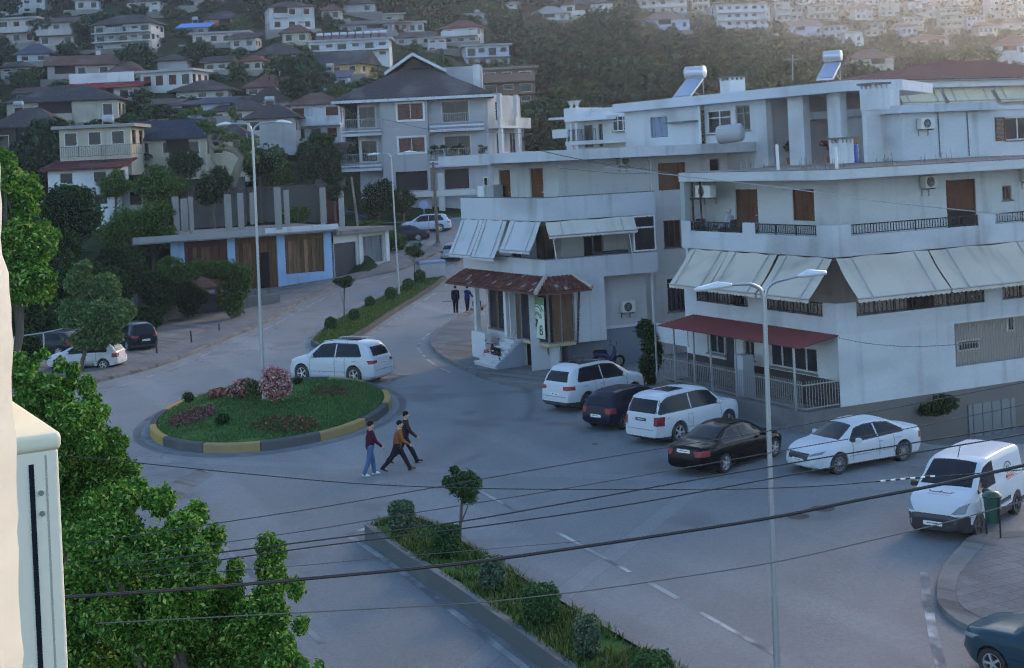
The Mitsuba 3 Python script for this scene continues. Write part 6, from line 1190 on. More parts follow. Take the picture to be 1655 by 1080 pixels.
# ------------------------------------------------------------------ trees, shrubs, flowers, grass
def leaves(P, out, size, ra, cols, flat=.5, shape_=(1.0, .55)):
    """one folded leaf at every point P; out: preferred facing; cols: list of base colours"""
    n = len(P); d = out + ra.normal(0, flat, (n, 3)); d /= np.linalg.norm(d, axis=1, keepdims=True) + 1e-9
    a = np.cross(d, ra.normal(0, 1, (n, 3))); a /= np.linalg.norm(a, axis=1, keepdims=True) + 1e-9; b = np.cross(d, a)
    s = size * ra.uniform(.65, 1.3, (n, 1)); l, w = s * shape_[0] / 2, s * shape_[1] / 2
    V = np.stack([P - a * l, P + b * w + d * s * .10, P + a * l - d * s * .06, P - b * w + d * s * .10], 1).reshape(-1, 3)
    i = np.arange(n)[:, None] * 4; F = np.vstack([i + [0, 1, 2], i + [0, 2, 3]])
    c = np.array(cols)[ra.integers(0, len(cols), n)] * ra.uniform(.7, 1.35, (n, 1)) * np.array([1, 1, 1.0]); c[:, 0] *= ra.uniform(.8, 1.25, n)
    return V, F, np.repeat(np.clip(c, 0, 1), 4, 0)
def crown_points(clumps, n, ra, shell=.55):              # clumps: (centre, radii)
    w = np.array([np.prod(np.broadcast_to(r, 3)) ** (2 / 3) for _, r in clumps]); k = ra.choice(len(clumps), n, p=w / w.sum())
    d = ra.normal(0, 1, (n, 3)); d /= np.linalg.norm(d, axis=1, keepdims=True); rr = (shell + (1 - shell) * ra.random((n, 1)) ** .7) * (1 + np.abs(ra.normal(0, .16, (n, 1))))
    C = np.array([c for c, _ in clumps])[k]; R = np.array([np.broadcast_to(r, 3) for _, r in clumps])[k]
    return C + d * R * rr, d
def sub_clumps(c, R, k, ra, f=.38, up=.25):              # uneven lobes spread through an ellipsoid
    out = []
    for i in range(k):
        d = ra.normal(0, 1, 3); d /= np.linalg.norm(d); d[2] = d[2] * .9 + up * abs(ra.normal(0, .4)); r = ra.uniform(.35, .95) ** .6
        out.append((np.array(c) + d * np.array(R) * r * .82, np.array(R) * f * ra.uniform(.6, 1.25) * [1, 1, .8]))
    return out
GREEN = [(.045, .10, .022), (.06, .125, .028), (.035, .08, .02), (.08, .14, .03)]
DGREEN = [(.018, .045, .018), (.025, .055, .02), (.03, .065, .022), (.014, .036, .016)]
def trunk_mesh(base, top, r0, r1, clumps, ra, limbs=6):
    m = MB(); base, top = np.array(base, float), np.array(top, float); k = 6; t = np.linspace(0, 1, k)[:, None]
    pts = base + (top - base) * t + np.r_[[[0, 0, 0]], ra.normal(0, .012, (k - 1, 3)) * np.linalg.norm(top - base) * [1, 1, 0]]
    m.tube(pts, np.linspace(r0, r1, k), 8)
    for q in range(min(limbs, len(clumps))):
        c = clumps[q][0]; s = pts[min(k - 1, 2 + q % 4)]; mid = (s + c) / 2 + [0, 0, -.08 * np.linalg.norm(c - s)]
        m.tube(np.array([s, mid, c]), [r1 * .85, r1 * .5, r1 * .2], 6)
    return m
def tree(name, label, base, top_z, clumps, n, leaf, seed, cols=GREEN, r0=.14, r1=.07, group=None, cat='tree', bark=(.12, .10, .08), matn='leaf', limbs=6, shell=.5, flat=.7, kind=None):
    ra = rnd(seed); k = T(name, label, cat, group, kind); base = np.array(base, float); c0 = np.mean([c for c, _ in clumps], 0)
    part(k, 'trunk', trunk_mesh(base, [c0[0], c0[1], top_z], r0, r1, clumps, ra, limbs), 'matte', bark, smooth=50)
    P, d = crown_points(clumps, n, ra, shell); V, F, c = leaves(P, d * .6 + [0, 0, .5], leaf, ra, cols, flat)
    m = MB(); m.add(V, F, c); part(k, 'crown', m, matn); return k
def blob(px, py, rx, ry, Y): p = at(px, py, Y); return p, np.array([rx, (rx + ry) / 2, ry]) / FOC * Y
NEARG = [(.055, .15, .025), (.085, .21, .032), (.035, .10, .02), (.06, .165, .028), (.15, .31, .05), (.045, .115, .022), (.13, .25, .035), (.34, .45, .13), (.20, .33, .06)]  # the pale greens paint sunlit glints into the leaf colour
# big trees in front of our window, lower left
ra = rnd(1); Y = 24.5; cl = []
for px, py, rx, ry in ((70, 640, 62, 55), (130, 690, 58, 60), (60, 740, 80, 80), (160, 770, 62, 70), (105, 830, 100, 80), (195, 800, 40, 40), (40, 860, 90, 90), (30, 600, 40, 30), (180, 720, 30, 40)): c, r = blob(px, py, rx, ry, Y + ra.uniform(-.8, .8)); cl += [(c, r * .6)] + sub_clumps(c, r * 1.08, 15, ra, .27)
cl += [blob(x, y, r, r * 1.2, Y) for x, y, r in ((58, 580, 8), (72, 572, 7), (98, 590, 10), (118, 600, 11), (20, 585, 12), (140, 625, 14), (215, 760, 12), (228, 790, 10))]
b = gr(100, 1010); b[:2] = at(95, 800, Y)[:2]; b[2] = 0
tree('street_tree', 'large bright green tree beside the white box unit, farther of the two lower left trees', b, 5.2, cl, 125000, .088, 11, NEARG, .18, .07, shell=.30, limbs=4)
ra = rnd(2); Y = 19.5; cl = []
for px, py, rx, ry in ((180, 880, 90, 75), (290, 900, 75, 80), (130, 980, 110, 90), (250, 1000, 120, 90), (350, 985, 70, 80), (420, 1020, 65, 80), (300, 1090, 170, 80), (440, 930, 34, 55), (120, 1100, 120, 80), (455, 1080, 40, 60)): c, r = blob(px, py, rx, ry, Y + ra.uniform(-.8, .8)); cl += [(c, r * .6)] + sub_clumps(c, r * 1.08, 15, ra, .27)
cl += [blob(x, y, r, r * 1.2, Y) for x, y, r in ((262, 812, 20), (318, 832, 18), (240, 806, 14), (200, 812, 22), (345, 870, 18), (432, 882, 16), (448, 890, 14), (380, 920, 14), (478, 950, 14), (486, 1010, 12), (150, 815, 18))]
b = at(270, 1000, Y); b[2] = 0
tree('street_tree', 'large green tree filling the lower left corner behind the thick cable', b, 3.6, cl, 195000, .077, 12, NEARG, .18, .07, shell=.30, limbs=4)
p = at(515, 1085, 17); tree('shoot', 'small leafy shoot at the bottom edge right of the big tree', [p[0] - .1, 17, 0], p[2], [(p + [0, 0, .0], np.array([.07, .07, .14])), (p + [-.05, 0, -.25], np.array([.1, .1, .12]))], 160, .10, 13, NEARG, .03, .015, cat='branch')
# conical tree at the left edge
ra = rnd(3); Y = 42; cl = []
for px, py, rx, ry in ((10, 275, 22, 42), (28, 330, 42, 48), (36, 400, 56, 56), (38, 455, 48, 46), (-20, 420, 50, 70), (72, 390, 22, 36), (70, 460, 24, 40), (40, 300, 26, 30)): c, r = blob(px, py, rx, ry, Y + ra.uniform(-1, 1)); cl += [(c, r * .72)] + sub_clumps(c, r * 1.06, 14, ra, .28)
b = at(10, 500, Y); b[2] = 0; tree('poplar_tree', 'tall bright green tree at the left edge above the street tree', b, 9, cl, 34000, .17, 14, NEARG, .2, .08, shell=.35)
# street tree by the parked white hatchback
ra = rnd(4); b = gr(131, 604); Y = b[1]; cl = []
for px, py, rx, ry in ((128, 455, 30, 32), (172, 465, 30, 32), (118, 505, 34, 34), (160, 512, 44, 38), (190, 505, 26, 34), (140, 548, 40, 20), (180, 545, 28, 16), (135, 435, 16, 16)): c, r = blob(px, py, rx, ry, Y + ra.uniform(-.6, .6)); cl += [(c, r * .68)] + sub_clumps(c, r, 6, ra, .36)
tree('street_tree', 'round headed street tree over the parked white hatchback', b, 3.5, cl, 24000, .20, 15, [(.075, .14, .045), (.11, .19, .06), (.05, .10, .04), (.17, .24, .11)], .12, .07, shell=.35)
# dark trees and thickets behind the parking ground
ra = rnd(5)
TH = [(118, 345, 60, 50, 96, 'dark tree below the red roofed white house'), (70, 430, 60, 75, 92, 'dark tree behind the tall bright tree at the left edge'), (195, 440, 55, 55, 98, 'dark thicket tree above the parking ground, left of the bare columns'), (243, 365, 45, 52, 106, 'green tree left of the bare concrete columns'), (205, 385, 40, 48, 104, 'green tree in front of the low white outbuilding'), (290, 400, 0, 0, 0, ''),
      (55, 520, 60, 45, 84, 'dark bush behind the frame at the left edge'), (260, 470, 42, 40, 94, 'dark bush left of the overgrown gate'), (236, 515, 32, 26, 90, 'dark bush beside the people carrier'), (25, 560, 50, 30, 74, 'dark bush at the left edge above the near tree'), (300, 265, 34, 30, 124, 'dark green bush in front of the cream house with the blue roof'), (265, 300, 46, 36, 122, 'broad green bush left of the stone wall'),
      (515, 262, 38, 44, 128, 'dark domed tree left of the grey house'), (540, 300, 24, 28, 127, 'dark shrub under the domed tree'), (610, 320, 34, 32, 133, 'dark hedge in front of the grey house garage'), (650, 325, 24, 24, 132, 'small dark bush beside the silver off-roader'), (640, 392, 24, 16, 121, 'weedy bush beside the grey roller shutter'), (600, 362, 24, 6, 126, 'low weeds right of the blue parked car'), (345, 300, 34, 34, 121, 'dark leafy tree before the retaining wall, left of the tall lamp post'), (420, 268, 30, 24, 127, 'dark bush right of the tall lamp post head'), (160, 470, 50, 50, 90, 'dark tree behind the round headed street tree'), (100, 470, 46, 50, 88, 'dark tree left of the round headed street tree'), (305, 480, 26, 34, 96, 'dark bush at the left post of the overgrown gate'), (470, 350, 36, 18, 123, 'low green weeds at the foot of the stone wall'), (440, 285, 40, 26, 129, 'green shrub above the stone wall'), (185, 300, 30, 26, 122, 'green bush beside the red roofed white house'), (560, 190, 0, 0, 0, '')]
for i, (px, py, rx, ry, Y, lab) in enumerate(TH):
    if not lab: continue
    cl = []
    c, r = blob(px, py, rx, ry, Y); cl += [(c, r * .72)] + sub_clumps(c, r, 14, ra, .36)
    g = max(float(ter(c[0], Y)), 0) if Y > 100 else 0; tree('dark_tree' if ry > 30 else 'bush', lab, [c[0], Y, min(g, c[2] - r[2] * .6)], c[2], cl, int(2600 + rx * ry * 2.2), .30 if ry > 30 else .24, 40 + i, DGREEN if not lab.startswith(('green', 'broad green', 'weedy', 'low ')) else GREEN, .14, .06, cat='tree' if ry > 30 else 'bush', shell=.3)
# creeper over the wall gate
ra = rnd(6); p, q = at(275, 432, 92), at(392, 440, 96); cl = []
for t in np.linspace(0, 1, 9): c = p + (q - p) * t + [0, 0, ra.normal(0, .15)]; cl.append((c, np.array([.9, .6, .55]) * ra.uniform(.8, 1.2)))
for px, py in ((385, 465), (378, 490), (365, 475), (390, 450)): cl.append(blob(px, py, 16, 20, 95))
tree('creeper', 'green creeper growing over the wall gate and its little roof', [q[0], q[1], .3], q[2] - .5, cl, 6000, .26, 71, [(.03, .07, .02), (.045, .095, .025), (.06, .11, .03)], .08, .04, cat='creeper')
# shrub between the two white buildings
b = gr(1045, 622); Y = b[1]; ra = rnd(9); cl = []
for px, py, rx, ry in ((1042, 530, 17, 18), (1052, 556, 20, 24), (1047, 590, 16, 24), (1060, 575, 14, 26), (1050, 612, 12, 14)): c, r = blob(px, py, rx, ry, Y); cl += [(c, r * .8)] + sub_clumps(c, r, 4, ra, .4)
tree('oleander', 'tall dark shrub with pale flowers between the two white buildings', b, b[2] + 2.5, cl, 3600, .17, 72, DGREEN, .06, .04, cat='shrub')
P, d = crown_points(cl, 60, ra, .95); V, F, c = leaves(P, d, .12, ra, [(.55, .5, .5)]); m = MB(); m.add(V, F, c); part('oleander', 'blossoms', m, 'leaf', kind='stuff')
p = RR.hit(1500, 700); b = RR(np.array([RR.hit(1503, 700)[0], -.5, 0])); cl = sub_clumps(b + [0, 0, .4], [.9, .4, .45], 8, rnd(10), .5); tree('bush', 'low dark bush against the plinth right of the white saloon', b, .4, cl, 1800, .14, 73, DGREEN, .03, .02, cat='bush')
# twisted pale tree by the left lamp post
ra = rnd(12); k = T('twisted_tree', 'twisted bare limbed tree with pale green tufts behind the left lamp post', 'tree'); Y = 124
m = MB(); pts = lambda *a: np.array([at(x, y, Y) for x, y in a])
m.tube(pts((375, 300), (385, 272), (392, 255), (380, 243), (362, 238), (345, 240), (338, 228), (342, 205), (336, 190)), np.linspace(.42, .12, 9), 8); m.tube(pts((362, 238), (352, 225), (362, 208), (378, 192)), [.22, .17, .12, .08], 7); m.tube(pts((392, 255), (402, 235), (398, 215)), [.2, .14, .08], 7); m.tube(pts((345, 240), (342, 258), (352, 270)), [.14, .1, .05], 6)
part(k, 'trunk', m, 'matte', (.20, .17, .13), smooth=50); cl = []
for px, py, rx, ry in ((312, 182, 24, 10), (336, 184, 16, 9), (376, 182, 9, 14), (345, 210, 26, 11), (372, 222, 20, 10), (330, 200, 18, 8), (400, 235, 22, 14), (404, 258, 20, 14), (360, 238, 12, 7)): c, r = blob(px, py, rx, ry, Y); cl += [(c, r * .7)] + sub_clumps(c, r, 5, ra, .4)
P, d = crown_points(cl, 5200, ra, .3); V, F, c = leaves(P, d + [0, 0, .5], .24, ra, [(.09, .14, .05), (.12, .18, .06), (.06, .10, .035)], .7); m = MB(); m.add(V, F, c); part(k, 'crown', m, 'leaf')
# ---- clipped shrubs and little trees on the medians
def boxshrub(px, py, w, h, label, seed, cols, flat=True, up=.36, group='clipped shrubs of the near median', pale=False):
    b = gr(px, py, up); Y = b[1]; R = np.array([w / 2, w / 2, h / 2]) / FOC * Y; c = b + [0, 0, R[2] * 1.02]; ra = rnd(seed)
    n = 2300; d = ra.normal(0, 1, (n, 3)); d /= np.linalg.norm(d, axis=1, keepdims=True); q = d / (np.abs(d) ** 5).sum(1, keepdims=True) ** (1 / 5) if flat else d
    q = q * (1 + .16 * (meshkit.fbm(d * 2.2 + seed, 2)[:, None] - .5)); P = c + q * R * ra.uniform(.66, 1.0, (n, 1)) ** .7 * (.93 + np.abs(ra.normal(0, .05, (n, 1)))); k = T('shrub', label, 'shrub', group)
    part(k, 'stems', trunk_mesh(b - [0, 0, .08], c, .035, .02, [(c + np.array(o) * R * .8, R) for o in ((.5, .3, .3), (-.5, .2, .2), (.1, -.5, .4))], ra, 3), 'matte', (.10, .08, .06))
    V, F, col = leaves(P, d + [0, 0, .3], .085 * (Y / 33) ** .5 * 1.15, ra, cols, .6); m = MB(); m.add(V, F, col); part(k, 'foliage', m, 'leaf')
SHG = [(.04, .09, .035), (.055, .115, .04), (.075, .14, .05), (.025, .06, .025)]; SHP = [(.07, .11, .065), (.10, .15, .09), (.16, .21, .13), (.04, .075, .04)]
for i, (x, y, w, h, cs, lab) in enumerate(((650, 858, 42, 48, SHP, 'square clipped shrub at the head of the near median'), (722, 897, 46, 48, SHG, 'dark clipped shrub under the small round tree'), (798, 953, 42, 52, SHP, 'pale clipped shrub on the near median, third from its head'), (876, 1008, 60, 62, SHG, 'broad dark clipped shrub on the near median, fourth from its head'), (950, 1060, 42, 66, SHP, 'tall pale clipped shrub on the near median, fifth from its head'), (1055, 1112, 70, 56, SHG, 'bushy shrub of the near median cut by the bottom edge'))): boxshrub(x, y, w, h, lab, 100 + i, cs)
for i, (x, y, r, lab) in enumerate(((535, 533, 20, 'round shrub at the near end of the far median'), (573, 518, 18, 'square shrub of the far median beside the thin tree'), (598, 496, 16, 'ball shrub on a stem, third along the far median'), (632, 484, 19, 'round shrub of the far median left of its lamp post'), (660, 469, 18, 'round shrub of the far median right of its lamp post'), (679, 456, 19, 'round shrub of the far median beside the waste container'))): boxshrub(x, y, r, r * 1.05, lab, 120 + i, SHG, False, .24, 'round shrubs of the far median')
def little_tree(px, py, cx, cy, rx, ry, label, seed, up, leaf, n=2400, cols=GREEN):
    b = gr(px, py, up); Y = b[1]; c, r = blob(cx, cy, rx, ry, Y); ra = rnd(seed); cl = [(c, r * .62)] + sub_clumps(c, r, 12, ra, .4); tree('small_tree', label, b, c[2], cl, n, leaf, seed, cols, .045, .03, shell=.35, limbs=5)
little_tree(742, 893, 746, 784, 30, 34, 'small round headed tree on the near median', 131, .34, .10, 3200, [(.03, .07, .028), (.045, .09, .035), (.06, .11, .04)])
little_tree(556, 517, 555, 455, 18, 11, 'thin stemmed small tree on the near end of the far median', 132, .2, .16, 1500, [(.03, .06, .025), (.04, .075, .03)])
little_tree(671, 446, 669, 406, 18, 12, 'thin stemmed small tree on the far end of the far median', 133, .2, .16, 1500, [(.03, .06, .025), (.04, .075, .03)])
# ---- island planting
def isl_at(px, py):
    b = gr(px, py, .45); b[2] = isl_z(*b[:2]); return b
b = isl_at(305, 657); ra = rnd(140); cl = [(b + [0, 0, .42], np.array([.22, .22, .2]))]; tree('topiary', 'small dark clipped ball at the left of the island', b, .7, cl, 700, .07, 141, DGREEN, .04, .03, cat='topiary')
b = isl_at(360, 688); cl = [(b + [0, 0, .22], np.array([.26, .26, .2]))]; tree('topiary', 'low dark clipped ball in the middle of the island lawn', b, .5, cl, 700, .07, 142, DGREEN, .03, .02, cat='topiary')
def flower_bush(label, px, py, w, h, n, seed, green, petals, frac=.5, leaf=.11, cat='flowering shrub', name='flower_bush'):
    b = isl_at(px, py); Y = b[1]; R = np.array([w / 2, w / 2.2, h / 2]) / FOC * Y; c = b + [0, 0, R[2]]; ra = rnd(seed); cl = sub_clumps(c, R, 14, ra, .42, .4) + [(c, R * .7)]
    k = T(name, label, cat); part(k, 'stems', trunk_mesh(b - [0, 0, .1], c, .04, .02, cl, ra, 5), 'matte', (.12, .08, .06))
    P, d = crown_points(cl, n, ra, .5); V, F, col = leaves(P, d + [0, 0, .5], leaf, ra, green, .6); m = MB(); m.add(V, F, col); part(k, 'foliage', m, 'leaf')
    P, d = crown_points(cl, int(n * frac), ra, .88); V, F, col = leaves(P, d + [0, 0, .4], leaf * .95, ra, petals, .5, (1, .8)); m = MB(); m.add(V, F, col); part(k, 'blossoms', m, 'leaf', kind='stuff')
PK = [(.50, .20, .22), (.58, .30, .28), (.42, .13, .17), (.62, .45, .38)]
flower_bush('rounded shrub covered in pink and cream blossom on the island', 444, 662, 56, 62, 2100, 150, [(.06, .08, .03), (.09, .06, .04)], PK, 1.3)
flower_bush('spreading shrub with reddish shoots left of the pink blossom shrub', 392, 650, 54, 32, 1500, 151, [(.07, .06, .035), (.05, .07, .03)], [(.36, .10, .12), (.45, .22, .18), (.5, .32, .28)], .8)
flower_bush('low reddish shrub row at the back of the island', 355, 645, 40, 18, 900, 152, [(.08, .06, .04), (.05, .08, .03)], [(.38, .12, .12), (.42, .2, .14)], .7)
flower_bush('green bush at the foot of the island lamp post', 416, 655, 34, 34, 1300, 153, [(.035, .08, .03), (.05, .10, .035)], [(.3, .3, .2)], .05, .10, 'bush', 'bush')
flower_bush('dark green tuft at the wheel of the moving white car', 481, 625, 16, 14, 500, 154, DGREEN, [(.2, .2, .1)], .03, .10, 'bush', 'bush')
def bed(label, px, py, w, d_, seed, petals, n=900):
    b = isl_at(px, py); Y = b[1]; ra = rnd(seed); R = w / 2 / FOC * Y; D = d_ / 2 / (FOC * HC) * Y * Y; g = ra.random(n) ** .5; t = ra.uniform(0, 2 * np.pi, n)
    x, y = b[0] + R * g * np.cos(t), b[1] + D * g * np.sin(t); z = np.array([isl_z(a, c) for a, c in zip(x, y)]) + ra.uniform(.03, .2, n)
    V, F, c = leaves(np.stack([x, y, z], 1), np.tile([0, 0, 1.0], (n, 1)), .10, ra, petals, .7, (1, .8)); m = MB(); m.add(V, F, c); solo('flower_bed', label, 'flower bed', m, 'leaf', kind='stuff')
bed('round bed of magenta flowers at the left of the island', 312, 676, 70, 24, 160, [(.24, .06, .10), (.20, .05, .08), (.05, .09, .03), (.05, .09, .03), (.30, .12, .16)], 1100)
bed('bed of dull red flowers at the front of the island', 462, 688, 112, 18, 161, [(.18, .07, .06), (.28, .14, .10), (.05, .09, .03), (.05, .08, .03), (.06, .07, .03)], 900)
bed('bed of faded reddish flowers at the back right of the island', 534, 639, 64, 15, 162, [(.18, .07, .06), (.24, .13, .11), (.05, .09, .03), (.05, .08, .03)], 600)
# ---- grass
def grass(name, label, P, h, seed, cols):
    ra = rnd(seed); n = len(P); a = ra.uniform(0, 2 * np.pi, n); hh = h * ra.uniform(.4, 1.4, (n, 1)); w = .02 + .02 * hh
    s = np.stack([np.cos(a), np.sin(a), 0 * a], 1); lean = np.stack([ra.normal(0, .35, n), ra.normal(0, .35, n), np.ones(n)], 1) * hh
    V = np.stack([P - s * w, P + s * w, P + lean], 1).reshape(-1, 3); F = np.arange(3 * n).reshape(-1, 3); c = np.array(cols)[ra.integers(0, len(cols), n)] * ra.uniform(.7, 1.3, (n, 1)); m = MB(); m.add(V, F, np.repeat(c, 3, 0))
    solo(name, label, 'grass', m, 'leaf', kind='stuff')
GR = [(.05, .10, .025), (.07, .125, .03), (.10, .14, .045), (.035, .075, .02), (.16, .17, .08)]
def in_poly(poly, n, seed, zf):
    ra = rnd(seed); x0, y0, x1, y1 = poly.bounds; x, y = ra.uniform(x0, x1, n), ra.uniform(y0, y1, n); ok = shapely.contains_xy(poly, x, y); x, y = x[ok], y[ok]; return np.stack([x, y, zf(x, y)], 1)
P = in_poly(m1.buffer(-.12), 60000, 170, lambda x, y: np.full(len(x), .33)); nz = meshkit.fbm(np.c_[P[:, :2] * .9, P[:, 2] * 0], 3); P = P[nz + rnd(171).normal(0, .08, len(P)) > .40]
grass('median_grass', 'shaggy grass on the near median', P, .17, 172, GR)
P = in_poly(m2.buffer(-.1), 60000, 173, lambda x, y: hroad(y) + .24); grass('median_grass', 'short grass on the far median', P, .14, 174, GR)
isp = Polygon(ell(np.linspace(0, 2 * np.pi, 60), .3)); P = in_poly(isp, 70000, 175, lambda x, y: np.array([isl_z(a, b) for a, b in zip(x, y)]) - .01); nz = meshkit.fbm(np.c_[P[:, :2] * .5, P[:, 2] * 0 + 5], 3); P = P[nz + rnd(176).normal(0, .07, len(P)) > .36]
grass('island_grass', 'uneven lawn grass on the island', P, .10, 177, [(.065, .15, .05), (.095, .18, .06), (.05, .125, .045), (.14, .20, .075)])
# ---- woods between and above the houses
ra = rnd(200)
for v_ in range(6):
    cl = []; H_ = 1.0
    if v_ < 4: cl = sub_clumps((0, 0, .56), (.46, .46, .40), 15, ra, .36, .3) + [((0, 0, .52), np.array([.34, .34, .3]))]
    elif v_ == 4: cl = sub_clumps((0, 0, .52), (.24, .24, .48), 13, ra, .40, .2) + [((0, 0, .45), np.array([.2, .2, .4]))]
    else: cl = sub_clumps((0, 0, .5), (.6, .6, .3), 16, ra, .32, .2)
    P, d = crown_points([(np.array(c), r) for c, r in cl], 1000, ra, .45); V, F, c = leaves(P, d * .6 + [0, 0, .5], .10, ra, [(.014, .040, .020), (.020, .050, .024), (.028, .062, .026), (.010, .030, .016)] if v_ != 1 else [(.04, .08, .025), (.055, .10, .035), (.03, .065, .022)], .7, (1, .8))
    m = MB(); m.add(V, F, c); t = tube([[0, 0, -.25], [0, 0, .5]], [.035, .015], 5); m.add(t[0], t[1], (.05, .042, .035))
    scene[f'wood_kind_{v_}'] = {'type': 'shapegroup', 'crown': shape(m, 'leaf_far')}
PL = np.zeros((4000, 2)); fp = np.array([[f[0], f[1], max(f[2], f[3])] for f in FOOT]); cnt = 0; placed = []
BL = [(f[6], f[7], f[8], f[9], f[1]) for f in FOOT] + [(540, 845, 88, 345, 139), (1010, 1400, 130, 250, 70), (1440, 1660, 96, 170, 80), (880, 1015, 160, 240, 94)]
def add_tree(x, y, h, key_i):
    z = float(ter(x, y)); T_ = mi.ScalarTransform4f(); w = h * ra.uniform(.85, 1.25)
    scene[f'woodland__{key_i:03d}'] = {'type': 'instance', 'to_world': T_.translate([float(x), float(y), z - .1]).rotate([0, 0, 1], float(ra.uniform(0, 360))).scale([float(w), float(w), float(h)]), 'shape': {'type': 'ref', 'id': f'wood_kind_{ra.choice(6, p=[.22, .16, .2, .2, .1, .12])}'}}
tries = 0
while cnt < 2600 and tries < 60000:
    tries += 1; u = ra.uniform(-900, 900); Y = 133 * (900 / 133) ** ra.random(); x = u / FOC * Y
    if Y < 150 and u > -380: continue
    if np.min(np.hypot(fp[:, 0] - x, fp[:, 1] - Y) - fp[:, 2] * .62) < 0: continue
    h = ra.uniform(4.0, 9.0) * (1.15 if 100 < u < 700 and Y < 330 else 1) * (1 + (Y > 350) * .15)
    if cnt and np.min(np.hypot(PL[:cnt, 0] - x, PL[:cnt, 1] - Y)) < h * .30: continue
    z = float(ter(x, Y)); tx, ty = to_px([x, Y, z + h * .95]); hw = h * .45 / Y * FOC; bad = False
    for a, b_, e, g, Yh in BL:
        if Yh > Y and tx + hw > a and tx - hw < b_ and ty < g - .42 * (g - e) and to_px([x, Y, z])[1] > e: bad = True; break
    if bad and ra.random() < .985: continue
    PL[cnt] = x, Y; cnt += 1; add_tree(x, Y, h, cnt)
P, d = crown_points([((0, 0, .45), np.array([.5, .5, .42]))] + [(np.array(c), r) for c, r in sub_clumps((0, 0, .45), (.5, .5, .4), 6, ra, .45)], 240, ra, .4); V, F, c = leaves(P, d * .6 + [0, 0, .5], .22, ra, [(.02, .05, .02), (.03, .065, .025), (.045, .08, .03)], .7, (1, .8)); m = MB(); m.add(V, F, c)
scene['scrub_kind'] = {'type': 'shapegroup', 'crown': shape(m, 'leaf_far')}
for q in range(2600):
    u = ra.uniform(-900, 900); Y = 136 * (650 / 136) ** ra.random(); x = u / FOC * Y
    if np.min(np.hypot(fp[:, 0] - x, fp[:, 1] - Y) - fp[:, 2] * .55) < 0 or (Y < 150 and u > -380): continue
    h = ra.uniform(.9, 2.4) * (1 + (Y > 300) * .3); T_ = mi.ScalarTransform4f(); w = h * ra.uniform(1.0, 2.0)
    scene[f'scrub__{q + 1:03d}'] = {'type': 'instance', 'to_world': T_.translate([float(x), float(Y), float(ter(x, Y)) - .15]).rotate([0, 0, 1], float(ra.uniform(0, 360))).scale([float(w), float(w), float(h)]), 'shape': {'type': 'ref', 'id': 'scrub_kind'}}
labels['scrub'] = {'label': 'low scrub covering the slope between the hillside houses', 'category': 'scrub', 'kind': 'stuff'}
labels['woodland'] = {'label': 'dense dark green woodland between and above the hillside houses', 'category': 'wood', 'kind': 'stuff'}
print('woodland', cnt, tries)
